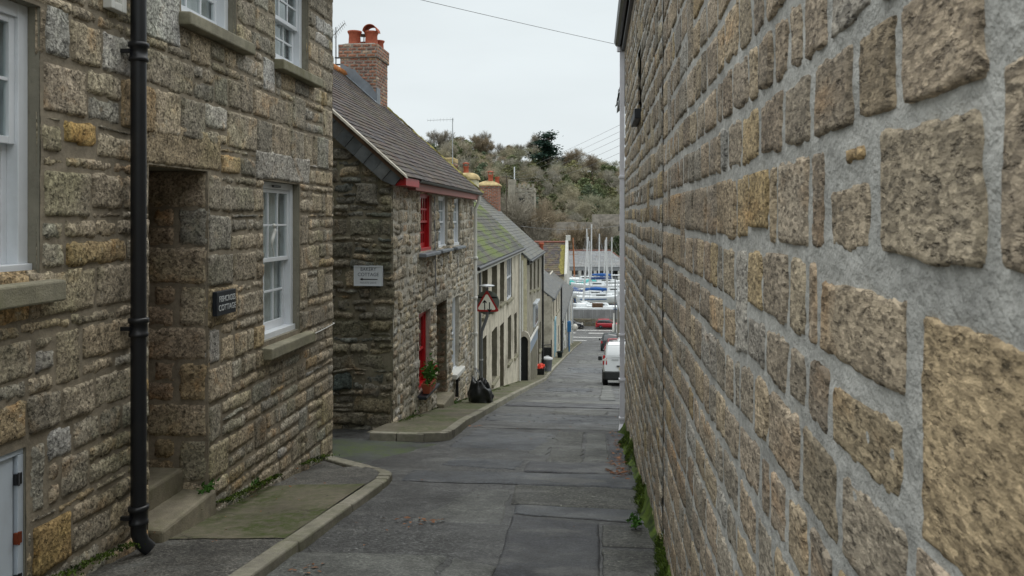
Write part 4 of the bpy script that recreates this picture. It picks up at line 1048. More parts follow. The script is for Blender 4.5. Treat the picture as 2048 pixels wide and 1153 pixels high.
mb = MB(); mb.box(-3.45, -2.96, 14.74, 14.75, -3.9, -1.62); mb.box(-3.45, -2.96, 14.76, 15.77, -1.63, -1.60); mb.obj('door_soffit', MAT['quoin_render'], BC)
mb = MB(); mb.hexa([(-3.4, 14.72, -4.1), (-2.80, 14.72, -4.1), (-2.80, 15.8, -4.1), (-3.4, 15.8, -4.1), (-3.4, 14.72, -3.46), (-2.80, 14.72, -3.47), (-2.80, 15.8, -3.47), (-3.4, 15.8, -3.46)]); mb.obj('door_step', MAT['step_stone'], BC, bevel=.025)
for q, dp_ in ((WR, .2), (WA, .2), (WB, .2), (LR, .22), (LW, .22)): reveals(BC, PB, q, dp_, 'mortar_rubble')
sash_window(BC, PB, *WR, label='red upper window nearest the gable', fm='red', setback=.045, bar=.034, cols=4, rows=2, sill=(13.2, 14.5, -.66, -.585, .14), sillmat='lead')
sash_window(BC, PB, *WA, label='white upper window in the middle of the front', setback=.05, cols=3, rows=2, sill=(14.85, 16.0, -.66, -.59, .11), sillmat='lead')
sash_window(BC, PB, *WB, label='white upper window beside the drainpipe', setback=.05, cols=3, rows=2, sill=(16.45, 17.55, -.66, -.59, .11), sillmat='lead')
sash_window(BC, PB, *LR, label='red lower window above the flower trough', fm='red', setback=.085, fw=.09, cols=2, rows=1, sill=(13.15, 14.3, -3.04, -2.97, .15), sillmat='slate_plaque')
sash_window(BC, PB, *LW, label='white lower window with a pale sloping sill', setback=.08, fw=.09, cols=2, rows=1, sill=(16.3, 17.35, -3.33, -3.22, .12), sillmat='offwhite')
k = MB(); k.tube([(-2.88, 16.6, -3.36), (-2.88, 16.6, -3.75)], .03, 8); k.obj('waste_pipe', MAT['black_iron'], BC)
k = MB(); k.tube([(-2.93, 14.45, .4), (-2.92, 14.47, -.5), (-2.91, 14.5, -1.45)], .012, 6); k.obj('wall_wire', MAT['wire'], BC)
# roof
sm = SM(); rs = random.Random(6)
E0, E1, R0, R1 = (-2.72, 11.30, EZ - .08), (-2.72, FY + .07, EZ - .08), (RXX, 11.30, RZ + .05), (RXX, FY + .07, RZ + .05)
slates(sm, E0, E1, R0, R1, rs, .135, .20, .010, PAL_SL, .016)
slates(sm, (-9.15, 11.3, EZ - .08), (-9.15, FY + .07, EZ - .08), R0, R1, rs, .3, .4, .01, PAL_SL)
rf = sm.obj('roof', [MAT['slate']], BC, smooth=False)
mb = MB(); roof_slab(mb, (-2.78, 11.36, EZ - .06), (-2.78, FY + .04, EZ - .06), (RXX, 11.36, RZ + .03), (RXX, FY + .04, RZ + .03)); roof_slab(mb, (RXX, 11.36, RZ + .03), (RXX, FY + .04, RZ + .03), (-9.1, 11.36, EZ - .06), (-9.1, FY + .04, EZ - .06))
mb.obj('roof_boards', MAT['brown_wood'], rf)
mb = MB(); n = 22
for i in range(n):
    y0, y1 = 11.3 + i * (7.1 / n), 11.3 + (i + 1) * (7.1 / n) - .012
    pr = [(RXX + .17 * math.cos(a), RZ - .035 + .15 * math.sin(a)) for a in np.linspace(-.35, math.pi + .35, 9)]
    mb.loft([[(x, y0, z) for x, z in pr], [(x, y1, z) for x, z in pr]], sm=True)
mb.obj('ridge_tiles', MAT['orange_tile'], rf)
# lichen grown along the far verge
lm = SM(); t_ = np.linspace(.0, .97, 60); s_ = np.linspace(-.02, .20, 8); Tt, Ss = np.meshgrid(t_, s_)
X = -2.72 + (RXX + 2.72) * Tt; Zr = EZ - .08 + (RZ - EZ + .13) * Tt; Yv = FY + .09 - Ss * (.30 + .6 * vn(Tt * 23, Ss * 0, 5)) * 1.0
Zb = .03 + .03 * vn(Tt * 60, Ss * 30, 3) + .015 * vn(Tt * 130, Ss * 50, 4) - .05 * (Ss > .19)
lm.grid(np.stack([X + Zb * .6, Yv, Zr + Zb * .7], -1), 60, 8, (1, 1, 1)); lm.obj('lichen', [MAT['lichen']], rf)
# slate-hung verge under the near edge of the roof
sm = SM(); dx, dz = RXX + 2.78, RZ - EZ + .06; Lr = math.hypot(dx, dz); tx, tz = dx / Lr, dz / Lr
step = .185; V = []; F = []; T = []; k = 0
for i in range(int(Lr / step)):
    a, b = i * step + .003, (i + 1) * step - .003
    dp_ = .155 if i == 0 else .215
    dp2 = .215
    yy = 11.375 - .008 * (i % 2) - .004
    q = [(-2.80 + tx * a, EZ - .09 + tz * a), (-2.80 + tx * b, EZ - .09 + tz * b)]
    lo = [(q[0][0] - tz * dp_, q[0][1] - dp_ * abs(tx)), (q[1][0] - tz * dp2, q[1][1] - dp2 * abs(tx))]
    pts = [q[0], q[1], lo[1], lo[0]]
    V = [(x, yy, z) for x, z in pts] + [(x, yy + .09, z) for x, z in pts]
    sm.raw(V, [(0, 1, 2, 3), (3, 2, 6, 7), (0, 3, 7, 4), (1, 5, 6, 2)], PAL_DK(rs))
sm.obj('verge_slates', [MAT['slate_plain']], rf, smooth=False)
mb = MB(); mb.hexa([(-2.72 + .02, 11.28, EZ - .10), (-2.70, 11.40, EZ - .10), (RXX, 11.40, RZ + .03), (RXX, 11.28, RZ + .03), (-2.72, 11.28, EZ - .05), (-2.72, 11.40, EZ - .05), (RXX, 11.40, RZ + .085), (RXX, 11.28, RZ + .085)]); mb.obj('verge', MAT['mortar_rubble'], rf)
mb = MB(); mb.box(-2.93, -2.80, 12.35, FY + .02, EZ - .235, EZ - .085); mb.obj('fascia', MAT['faded_red'], BC)
mb = MB(); mb.box(-2.94, -2.74, 11.44, 12.33, EZ - .20, EZ - .085); mb.obj('fascia', MAT['red'], BC)
mb = MB(); mb.loft([[(-2.785 + a, y, EZ - .105 + b) for a, b in [(-.01, 0.025), (.0, 0.0), (.03, -.015), (.06, .0), (.07, .025), (.062, .025), (.05, .006), (.03, -.006), (.008, .006), (-.002, .025)]] for y in (12.4, FY + .06)], sm=False); mb.obj('gutter', MAT['dull_grey'], BC)
mb = MB(); mb.tube([(-2.74, 18.9, EZ - .15), (-2.76, 18.9, EZ - .3), (-2.84, 18.9, EZ - .45), (-2.84, 18.9, -4.05), (-2.78, 18.86, -4.12)], .042, 10); dp = mb.obj('drainpipe', MAT['offwhite'], BC)
for z in (-.95, -1.9, -2.75, -3.9):
    k = MB(); k.lathe([(.044, -.04), (.058, -.035), (.058, .035), (.044, .04)], (-2.84, 18.9, z), 12); k.box(-2.96, -2.84, 18.84, 18.96, z - .015, z + .015); k.obj('collar', MAT['offwhite'], dp)
k = MB(); k.tube([(-2.84, 18.9, -4.2), (-2.84, 18.9, -4.45)], .05, 10); k.obj('shoe', MAT['black_iron'], dp)
mb = MB(); mb.box(-8.95, -8.75, GY + .05, FY, -4.8, EZ); mb.box(-8.75, -3.05, FY - .22, FY - .02, -4.8, EZ); mb.prism([(-8.9, EZ), (-3.0, EZ), (RXX, RZ - .03)], PY(FY - .22), 0, -.2)
mb.obj('rear_wall', MAT['grey_stone_wall'], BC)
ch = brick_stack('chimney', BC, -5.96, -5.09, 18.3, 19.3, 1.9, 4.08, cap=.30, seed=8)
pot(ch, (-5.71, 18.62, 4.08), .38, .17); pot(ch, (-5.30, 18.62, 4.08), .36, .175, hood='half'); pot(ch, (-5.58, 19.05, 4.06), .22, .15); pot(ch, (-5.24, 19.06, 4.06), .26, .14)
k = MB(); k.lathe([(.01, .0), (.17, .01), (.17, .02), (.01, .06)], (-5.58, 18.95, 4.42), 14); k.tube([(-5.58, 18.95, 4.2), (-5.58, 18.95, 4.43)], .012, 6); k.obj('cowl', MAT['dull_grey'], ch)
def rz(x): return RZ + .05 - (x - RXX) * (RZ - EZ + .13) / (-2.72 - RXX)
mb = MB(); Pc = PY(18.3)
mb.prism([(-5.94, rz(-5.94) - .1), (-5.08, rz(-5.08) - .1), (-5.08, rz(-5.08) + .22), (-5.25, rz(-5.25) + .32), (-5.42, rz(-5.42) + .30), (-5.60, rz(-5.6) + .34), (-5.78, rz(-5.75) + .28), (-5.94, rz(-5.94) + .2)], Pc, .014, .022)
mb.hexa([(-5.96, 18.12, rz(-5.96) + .03), (-5.06, 18.12, rz(-5.06) + .03), (-5.06, 18.3, rz(-5.06) + .03), (-5.96, 18.3, rz(-5.96) + .03), (-5.96, 18.12, rz(-5.96) + .038), (-5.06, 18.12, rz(-5.06) + .038), (-5.06, 18.3, rz(-5.06) + .05), (-5.96, 18.3, rz(-5.96) + .05)])
mb.box(-5.088, -5.066, 18.28, 18.55, rz(-5.08) - .05, rz(-5.08) + .38)
mb.obj('flashing', MAT['lead'], ch)
ta = aerial('small aerial bracketed to the brick chimney beside the tall granite house', (-6.10, 18.4, 3.45), (-6.10, 18.4, 4.52), (-6.16, 18.42, 4.34), (-5.78, 18.1, 4.54), 8, .10)
k = MB(); k.box(-6.12, -5.97, 18.38, 18.42, 3.62, 3.65); k.box(-6.12, -5.97, 18.38, 18.42, 3.78, 3.81); k.obj('bracket', MAT['black_iron'], ta)

# cottage sign on the gable
q = (-3.515, -3.085, -.99, -.695)
sg = bump_box(PGa, q, .04, .075, 'house_sign', MAT['sign_face'], bevel=.006)
tag(sg, 'pale framed sign reading BAKERY COTTAGE with an arrow to the left, on the dark gable', 'sign')
k = MB()
for (a, b, c, e) in ((q[0], q[1], q[3] - .014, q[3]), (q[0], q[1], q[2], q[2] + .014), (q[0], q[0] + .014, q[2] + .014, q[3] - .014), (q[1] - .014, q[1], q[2] + .014, q[3] - .014)): k.pbox(PGa, a, b, c, e, .075, .083)
k.obj('frame', MAT['sign_face'], sg)
for s, sz, v, mt, sx_ in (("BAKERY", .072, -.748, 'sign_ink', .92), ("COTTAGE", .072, -.825, 'sign_ink', .95), ("PRIVATE DRIVE", .040, -.945, 'ink_grey', .92)):
    me = text_mesh(s, sz, .001, PGa, -3.30, v, .0765, sx=sx_); me.materials.append(MAT[mt]); link('lettering', me, sg)
k = MB(); k.prism([(-3.43, -.892), (-3.385, -.872), (-3.385, -.885), (-3.16, -.888), (-3.16, -.899), (-3.385, -.899), (-3.385, -.912)], PGa, .0755, .0775); k.obj('arrow', MAT['ink_black'], sg)

# flower trough on the lower red sill
ft = thing('flower_trough', (-2.84, 13.55, -2.96), 'orange terracotta trough of trailing plants on the red window sill', 'planter')
k = MB(); k.loft([[(-2.84 + sx_ * w_, 13.55 + sy_ * l_, z) for sx_, sy_ in ((-1, -1), (1, -1), (1, 1), (-1, 1))] for z, w_, l_ in ((-2.968, .055, .24), (-2.84, .075, .27), (-2.81, .085, .28), (-2.80, .085, .28), (-2.80, .07, .265), (-2.83, .065, .26))], sm=False); k.obj('trough', MAT['terracotta'], ft, bevel=.006)
def leaf_cloud(n, cen, ext, size, rng, up=.4, droop=0):
    V = []; F = []
    for i in range(n):
        c = Vector((cen[0] + rng.gauss(0, ext[0]), cen[1] + rng.gauss(0, ext[1]), cen[2] + rng.gauss(0, ext[2])))
        d = Vector((rng.gauss(0, 1), rng.gauss(0, 1), rng.gauss(up, .8))).normalized(); s = d.orthogonal().normalized(); s = Matrix.Rotation(rng.uniform(0, 6.28), 3, d) @ s
        l = size * rng.uniform(.6, 1.4); w = l * rng.uniform(.3, .5); n2 = d.cross(s) * l * .12
        k = len(V); V += [c - d * l / 2, c + s * w / 2 + n2, c + d * l / 2, c - s * w / 2 + n2]; F.append((k, k + 1, k + 2, k + 3))
    return V, F
rl = random.Random(15)
mb = MB(); V, F = leaf_cloud(160, (-2.83, 13.55, -2.66), (.055, .15, .10), .10, rl); mb.add(V, F)
for i in range(14): 
    y = 13.55 + rl.uniform(-.2, .2); mb.tube([(-2.84, y, -2.85), (-2.82 + rl.uniform(-.04, .06), y + rl.uniform(-.06, .06), -2.5 + rl.uniform(-.12, .08))], .005, 4)
mb.obj('plant', MAT['grassy'], ft)
mb = MB(); V, F = leaf_cloud(26, (-2.80, 13.75, -2.60), (.035, .07, .05), .06, rl); mb.add(V, F); mb.obj('blossom', MAT['red_plastic'], ft)

# ================================================================== warning sign on its bent grey post
SY = 19.62
ts = thing('road_sign', (-2.78, SY, -4.5), 'red bordered triangular two-way traffic sign on a bent grey post by the drainpipe', 'road sign')
mb = MB(); mb.tube([(-2.80, SY, road_z(SY) + .1), (-2.80, SY, -2.95), (-2.79, SY, -2.80), (-2.70, SY, -2.56), (-2.655, SY, -2.42), (-2.655, SY, -1.72)], .04, 12); mb.obj('post', MAT['dull_grey'], ts)
k = MB(); k.lathe([(.045, -.02), (.05, 0), (.045, .02)], (-2.80, SY, -3.5), 12); k.obj('collar', MAT['galv'], ts)
PS = PY(SY - .045); cx, cz = -2.655, -2.12
def tri(r, dz=0): 
    out = []
    for k in range(3):
        a = math.pi / 2 + k * 2 * math.pi / 3; c_ = (cx + r * math.cos(a), cz + dz + r * math.sin(a)); rr_ = .035
        for j in (-1, -.5, 0, .5, 1): out.append((c_[0] - 2 * rr_ * math.cos(a) + rr_ * 1.0 * math.cos(a + j * math.pi / 3) * 1.0, c_[1] - 2 * rr_ * math.sin(a) + rr_ * math.sin(a + j * math.pi / 3)))
    return out
mb = MB(); mb.prism(tri(.365), PS, 0, .012); pln = mb.obj('sign_plate', MAT['sign_red'], ts)
mb = MB(); mb.prism(tri(.278), PS, .012, .0145); mb.obj('sign_panel', MAT['sign_cream'], pln)
def arrow(mb, x, up):
    s = 1 if up else -1; z = cz - .035 + (.012 if up else -.03)
    mb.prism([(x - .013, z - s * .115), (x + .013, z - s * .115), (x + .013, z + s * .07), (x + .05, z + s * .04), (x + .05, z + s * .075), (x, z + s * .13), (x - .05, z + s * .075), (x - .05, z + s * .04), (x - .013, z + s * .07)], PS, .0145, .0165)
mb = MB(); arrow(mb, cx - .052, True); arrow(mb, cx + .068, False); mb.obj('arrows', MAT['ink_black'], pln)
mb = MB(); mb.lathe([(.30, 0), (.30, .01)], (cx, SY + .045, cz + .03), 28, axis='y'); b_ = mb.obj('round_plate', MAT['sign_back'], ts)
k = MB(); k.box(cx - .24, cx + .24, SY + .030, SY + .044, cz + .145, cz + .175); k.box(cx - .2, cx + .2, SY + .030, SY + .044, cz - .1, cz - .07); k.obj('rail', MAT['ink_black'], b_)
mb = MB(); mb.lathe([(.02, -.03), (.04, -.02), (.19, .005), (.195, .02), (.17, .03), (.06, .05), (.02, .055)], (cx, SY - .05, cz + .44), 20); mb.tube([(cx, SY, cz + .39), (cx, SY - .03, cz + .43)], .03, 8); mb.obj('sign_lamp', MAT['galv'], ts)

# ================================================================== black garden sack
bs = thing('garden_sack', (-2.42, 16.75, road_z(16.75) + .1), 'black plastic sack with loop handles slumped on the pavement beneath the warning sign', 'bag')
zb = road_z(16.75) + .1; mb = MB(); n = 40; rings = []
for i in range(16):
    t = i / 15; h = .43 * t
    r0 = .285 * (1 - .10 * (1 - t)) * math.sin(min(1, t * 5 + .42) * math.pi / 2) * (1.0 - .35 * max(0, t - .55) ** 1.0)
    ring = []
    for k in range(n):
        a = 2 * math.pi * k / n; f = 1 + .26 * float(fbm(math.cos(a) * 1.5 + 5, math.sin(a) * 1.5 + t * 2.4, 7, 3)) - .22 * abs(float(vn(math.cos(a) * 2.2 + t * 1.5, math.sin(a) * 2.2 + t, 9))) + .08 * float(vn(k * .9, t * 2.5, 9))
        sag = .16 * float(fbm(math.cos(a) * 1.1 + 1, math.sin(a) * 1.1 + t, 17, 2)) * t
        ring.append((-2.42 + r0 * f * math.cos(a) * .95 + .03 * t, 16.75 + r0 * f * math.sin(a), zb + h + sag - .03 * math.cos(a) * t + (.02 if i == 0 else .0) - .018))
    rings.append(ring)
for j, (sh, dr) in enumerate(((.82, .03), (.80, -.08), (.55, -.16))): rings.append([(-2.40 + (p[0] + 2.42) * sh, 16.75 + (p[1] - 16.75) * sh, p[2] + dr) for p in rings[15]])
mb.loft(rings); body = mb.obj('sack_body', MAT['black_plastic'], bs)
k = MB()
k.loft([[(x, y, z) for x, y, z in r] for r in [[(-2.62 + .02 * i, 16.95 - .03 * j, zb + .40 + .30 * math.sin(math.pi * (.1 + .8 * i / 9)) * (1 - .3 * j / 3) + .02 * j) for j in range(4)] for i in range(10)]], cap=False, closed=False); k.obj('flap', MAT['black_plastic'], body)
for (x, y, dx_) in ((-2.52, 16.60, .17), (-2.50, 16.86, -.12)):
    k = MB(); pts = [(x + dx_ * (i / 12) * 1.0, y + .05 * math.sin(i / 2), zb + .42 + .33 * math.sin(math.pi * i / 12) - .05 * i / 12) for i in range(13)]
    k.loft([[(p[0], p[1] - .018, p[2]), (p[0], p[1] + .018, p[2] + .004), (p[0] + .004, p[1] + .018, p[2] - .004), (p[0] + .004, p[1] - .018, p[2] - .006)] for p in pts]); k.obj('handle', MAT['black_plastic'], body)
# ================================================================== terrace going downhill on the left
def plain_wall(house, name, P, u0, u1, v0, v1, holes, mat, amp=.008, res=.1, seed=5, clip=None):
    sm = SM(); mortar(sm, P, u0, u1, v0, v1, res, holes, amp, seed, 0, clip=clip); return sm.obj(name, [mat], house)
def small_window(house, P, q, fm='white', setback=.18, cols=2, rows=2, label=None, sill='sill_stone', gl='window_dark', fw=.07):
    u0, u1, v0, v1 = q; s = -setback; m = MAT[fm]; mb = MB()
    mb.pbox(P, u0, u0 + fw, v0, v1, s - .06, s); mb.pbox(P, u1 - fw, u1, v0, v1, s - .06, s); mb.pbox(P, u0 + fw, u1 - fw, v0, v0 + fw, s - .06, s - .002); mb.pbox(P, u0 + fw, u1 - fw, v1 - fw, v1, s - .06, s - .002)
    for j in range(1, rows): z = v0 + (v1 - v0) * j / rows; mb.pbox(P, u0 + fw, u1 - fw, z - .025, z + .025, s - .05, s - .006)
    for i in range(1, cols): x = u0 + (u1 - u0) * i / cols; mb.pbox(P, x - .02, x + .02, v0 + fw, v1 - fw, s - .05, s - .008)
    f = mb.obj('window', m, house)
    if label: f['label'] = label
    g = MB(); g.pbox(P, u0 + .02, u1 - .02, v0 + .02, v1 - .02, s - .05, s - .04); g.obj('pane', MAT[gl], f)
    if sill: k = MB(); k.pbox(P, u0 - .1, u1 + .1, v0 - .1, v0 - .004, -.15, .07); k.obj('sill', MAT[sill], f, bevel=.01)
    return f
def plain_door(house, P, q, mat, setback=.2, label=None):
    u0, u1, v0, v1 = q; mb = MB(); mb.pbox(P, u0, u1, v0, v1, -setback - .05, -setback); d = mb.obj('door', MAT[mat], house)
    k = MB(); w = (u1 - u0)
    for a in (0, 1):
        for (c, e) in ((.08, .42), (.5, .92)): k.pbox(P, u0 + w * (.1 + .45 * a), u0 + w * (.45 + .45 * a), v0 + (v1 - v0) * c, v0 + (v1 - v0) * e, -setback, -setback + .018)
    k.obj('door_panel', MAT[mat], d, bevel=.006)
    if label: d['label'] = label
    k = MB(); z0 = v0; k.pbox(P, u0 - .1, u1 + .1, z0 - .3, z0, -setback, .28); k.obj('door_step', MAT['step_stone'], house, bevel=.02)
    return d
def terrace_house(name, label, X, Y0, Y1, depth, ze, zr, wall, gable, roofmat, pal, wins, doors, seed, roof_row=.18, fascia='offwhite', overhang=.14, rev='quoin_render', verge=.06):
    zg = road_z(Y1) - .6
    H = thing(name, (X, (Y0 + Y1) / 2, road_z((Y0 + Y1) / 2)), label, 'house')
    P = PX(X); holes = [w['q'] for w in wins] + [d['q'] for d in doors]
    plain_wall(H, 'front_wall', P, Y0, Y1, zg, ze, holes, MAT[wall], .010, .09, seed)
    for q in holes: reveals(H, P, q, .26, rev, 'opening_reveal')
    XR = X - depth / 2; XB = X - depth
    for yy, sg_ in ((Y0, -1), (Y1, 1)):
        plain_wall(H, 'gable_wall', PY(yy, sg_), XB, X, zg, zr, (), MAT[gable], .012, .12, seed + 3, clip=lambda u, v: v < ze + (zr - ze) * (1 - np.abs(u - XR) / (depth / 2)))
    mb = MB(); mb.box(XB, XB + .2, Y0 + .02, Y1 - .02, zg, ze); mb.obj('rear_wall', MAT[wall], H)
    mb = MB(); mb.box(X - .5, X - .45, Y0 + .05, Y1 - .05, zg, ze); mb.obj('inner_wall', MAT['room'], H)  # near-black sheet, unlit rooms painted into its colour
    for w in wins: small_window(H, P, **w)
    for d in doors: plain_door(H, P, **d)
    sm = SM(); rs = random.Random(seed); sl = (zr - ze) / (depth / 2); ex = X + overhang; ez = ze - overhang * sl + .10; rzz = zr + .10
    slates(sm, (ex, Y0 - verge, ez), (ex, Y1 + verge, ez), (XR, Y0 - verge, rzz), (XR, Y1 + verge, rzz), rs, roof_row, .32, .010, pal, .016)
    slates(sm, (2 * XR - ex, Y0 - verge, ez), (2 * XR - ex, Y1 + verge, ez), (XR, Y0 - verge, rzz), (XR, Y1 + verge, rzz), rs, .5, .6, .012, pal, .03)
    rf = sm.obj('roof', [MAT[roofmat]], H, smooth=False)
    mb = MB(); roof_slab(mb, (ex, Y0 - verge + .02, ez - .005), (ex, Y1 + verge - .02, ez - .005), (XR, Y0 - verge + .02, rzz - .01), (XR, Y1 + verge - .02, rzz - .01), .07); roof_slab(mb, (XR, Y0 - verge + .02, rzz - .01), (XR, Y1 + verge - .02, rzz - .01), (2 * XR - ex, Y0 - verge + .02, ez - .005), (2 * XR - ex, Y1 + verge - .02, ez - .005), .07)
    mb.obj('roof_boards', MAT['dull_grey'], rf)
    mb = MB(); mb.tube([(XR, Y0 - verge, rzz + .02), (XR, Y1 + verge, rzz + .02)], .10, 8); mb.obj('ridge_tiles', MAT['mortar_rubble'], rf)
    mb = MB(); mb.box(X + .005, X + overhang - .03, Y0 - verge, Y1 + verge, ez - .20, ez - .075); mb.obj('fascia', MAT[fascia], H)
    mb = MB(); mb.tube([(ex + .03, Y0, ez - .07), (ex + .03, Y1, ez - .07)], .05, 8); mb.obj('gutter', MAT['black_iron'], H)
    return H, P, XR
W_ = lambda a, b, c, d, **k: dict(q=(a, b, c, d), **k)
H3, P3, XR3 = terrace_house('terraced_house', 'pale stained stone terraced house under a bright mossy slate roof', -3.0, 19.36, 32.2, 6.0, -1.14, 1.72, 'pale_render', 'grey_stone_wall', 'slate_moss', PAL_SM,
    [W_(21.2, 22.3, -2.65, -1.32), W_(23.2, 24.45, -2.7, -1.32), W_(25.2, 26.4, -2.75, -1.34), W_(27.2, 28.9, -2.85, -1.30, setback=.03, label='wide white upper window flush with the wall'),
     W_(20.95, 22.05, -4.5, -3.24, sill=None), W_(23.2, 24.45, -4.85, -3.32), W_(27.5, 28.6, -5.05, -3.45), W_(29.7, 30.7, -5.2, -3.6)],
    [W_(25.2, 26.3, -5.6, -3.42, mat='brown_door')], 5, fascia='offwhite', rev='rubble_rev' if False else 'mortar_dark')  # dark linings: shade in the deep openings is put into the colour
for y, r in ((31.2, .045), (20.3, .04)):
    k = MB(); k.tube([(-2.93, y, -1.35), (-2.93, y, road_z(y) + .12)], r, 8); k.obj('drainpipe', MAT['offwhite'] if y > 25 else MAT['dull_grey'], H3)
k = MB(); k.box(-5.2, -4.7, 22.6, 23.4, .25, .40); k.obj('rooflight', MAT['dull_grey'], H3)
H4, P4, XR4 = terrace_house('terraced_house', 'grey stone terraced house with cream gable edge and plain grey slate roof', -2.74, 32.3, 41.2, 6.0, -1.66, 1.05, 'grey_stone_wall', 'cream_render', 'slate_grey', PAL_SG,
    [W_(33.7, 34.8, -3.1, -1.95), W_(35.8, 36.9, -3.25, -1.95), W_(38.2, 39.4, -3.4, -2.0), W_(39.6, 40.5, -6.6, -5.2)], [W_(38.5, 39.4, -7.55, -5.4, mat='dull_grey')], 15, fascia='black_iron', rev='mortar_dark')  # dark linings again carry the painted shade of the openings
k = MB(); k.tube([(-2.66, 41.0, -1.8), (-2.66, 41.0, road_z(41) + .12)], .05, 8); k.obj('drainpipe', MAT['black_iron'], H4)
k = MB(); k.tube([(-2.93, 32.22, -1.7), (-2.93, 32.22, road_z(32) + .12)], .045, 8); k.obj('drainpipe', MAT['offwhite'], H4)
# raised entrance with an arch and a blue panel
mb = MB(); zt = -5.55; g0 = road_z(32) + .05
arch = [(-2.98, -6.35), (-2.98, -4.95)] + [(-2.78 - .2 * math.cos(a), -4.95 + .24 * math.sin(a)) for a in np.linspace(.25, math.pi - .25, 8)] + [(-2.58, -4.95), (-2.58, -6.35)]
mb.box(-2.735, -2.64, 32.25, 36.6, -8.2, zt); st = mb.obj('entrance_steps', MAT['mortar_dark'], H4, bevel=.03)
mb = MB(); mb.prism([(-3.06, -6.7), (-3.0, -6.7), (-3.0, -4.95)] + [(-2.84 - .16 * math.cos(a), -4.95 + .2 * math.sin(a)) for a in np.linspace(.1, math.pi - .1, 9)] + [(-2.68, -4.95), (-2.68, -6.7), (-2.60, -6.7), (-2.60, -4.8), (-2.68, -4.62), (-2.83, -4.53), (-2.98, -4.62), (-3.06, -4.8)], PY(32.05), 0, -.2)
mb.obj('arch', MAT['mortar_rubble'], st)
mb = MB(); mb.box(-3.0, -2.68, 32.16, 32.22, -6.7, -4.72); mb.obj('arch_shade', MAT['shed_dark'], st)  # dark sheet painting the shade of the passage under the arch
mb = MB(); mb.box(-2.68, -2.645, 32.3, 37.1, zt, -5.08); mb.obj('panel', MAT['panel_blue'], st)
mb = MB(); mb.box(-2.70, -2.62, 32.25, 37.2, -5.08, -5.02); mb.obj('handrail', MAT['offwhite'], st)
mb = MB(); mb.pbox(P4, 35.4, 37.3, -4.85, -3.85, .0, .10); mb.pbox(P4, 35.3, 37.4, -3.85, -3.76, .0, .18); bw = mb.obj('bay_window', MAT['sign_face'], H4, bevel=.02)
mb = MB(); mb.pbox(P4, 35.5, 36.3, -4.75, -3.95, .102, .106); mb.pbox(P4, 36.4, 37.2, -4.75, -3.95, .102, .106); mb.obj('pane', MAT['window_dark'], bw)
k = MB(); k.lathe([(.12, 0), (.10, .35), (.14, .4), (.13, .5), (.05, .5)], (-2.74, 41.0, -1.75), 12); k.obj('chimney_pot', MAT['terracotta'], H4)
k = MB(); k.box(-2.95, -2.62, 41.22, 41.5, -2.9, -1.75); k.obj('chimney', MAT['whitewash'], H4)
# ridge chimneys
mb = MB(); mb.box(-5.70, -4.86, 32.55, 33.4, -.5, 1.62); c3 = mb.obj('chimney', MAT['cream_render'], H4, bevel=.05)
mb = MB(); mb.loft([[(-5.28 + a * s_, 32.98 + b * s_, 1.60 + z) for a, b in [(math.cos(t) * .5 * (1 / max(abs(math.cos(t)), abs(math.sin(t)))) ** .8, math.sin(t) * .5 * (1 / max(abs(math.cos(t)), abs(math.sin(t)))) ** .8) for t in np.linspace(0, 2 * math.pi, 25)[:-1]]] for z, s_ in ((0, 1.0), (.07, 1.0), (.15, .93), (.22, .80), (.27, .6), (.29, .3), (.3, .05))]); mb.obj('cap', MAT['cap_moss'], c3)
pot(c3, (-5.35, 32.98, 1.86), .30, .13, hood='plate')
c4 = brick_stack('chimney', H4, -5.92, -4.86, 40.1, 41.1, -1.0, 1.65, pal=PAL_BR2, seed=19, sides='ews', cap=.08, res=.2)
mb = MB(); mb.loft([[(-5.39 + a * s_, 40.6 + b * s_, 1.64 + z) for a, b in ((-.6, -.56), (.6, -.56), (.6, .56), (-.6, .56))] for z, s_ in ((0, 1), (.06, 1), (.18, .7), (.27, .3), (.28, .05))], sm=False); mb.obj('cap', MAT['cap_moss'], c4)
pot(c4, (-5.30, 40.5, 1.80), .42, .15, hood='plate'); pot(c4, (-4.98, 40.7, 1.70), .42, .13)
c2 = brick_stack('chimney', H3, -6.30, -5.78, 32.55, 33.3, .6, 2.28, pal=PAL_BR, seed=23, sides='ews', cap=.1, res=.2)
mb = MB(); mb.box(-6.34, -5.74, 32.5, 33.35, 2.27, 2.50); mb.obj('cap', MAT['cap_moss'], c2, bevel=.06)
aerial('tall aerial on a pole strapped to the mossy topped brick chimney down the street', (-5.82, 32.44, 1.2), (-5.82, 32.44, 4.12), (-5.78, 32.44, 4.06), (-6.85, 32.3, 4.02), 9, .12)
mb = MB(); mb.tube([(-5.76, 32.46, 4.2), (-5.80, 32.44, 4.05), (-6.0, 32.42, 3.85)], .012, 5)

H5, P5, XR5 = terrace_house('terraced_house', 'small stone house with a grey roof and a pale blue doorway, beyond the black railing', -2.97, 56, 69, 5.0, -5.62, -3.75, 'pale_render', 'grey_stone_wall', 'slate_plain', PAL_SG,
    [W_(57.2, 58.4, -7.2, -6.0, setback=.08), W_(61.5, 62.8, -7.4, -6.1, setback=.08), W_(65.5, 66.8, -7.6, -6.2, setback=.08), W_(64.5, 66.3, -10.4, -8.8, setback=.06)], [W_(58.6, 60.2, -10.1, -7.7, mat='pale_blue', setback=.06)], 25, fascia='dull_grey')
k = MB(); k.pbox(P5, 58.35, 58.6, -10.15, -7.6, .0, .07); k.pbox(P5, 60.2, 60.45, -10.15, -7.6, .0, .07); k.pbox(P5, 58.35, 60.45, -7.6, -7.4, .0, .08); k.obj('door_surround', MAT['pale_blue'], H5)
k = MB(); k.tube([(-2.87, 68.8, -5.7), (-2.87, 68.8, road_z(68.8) + .1)], .07, 8); k.obj('drainpipe', MAT['black_iron'], H5)
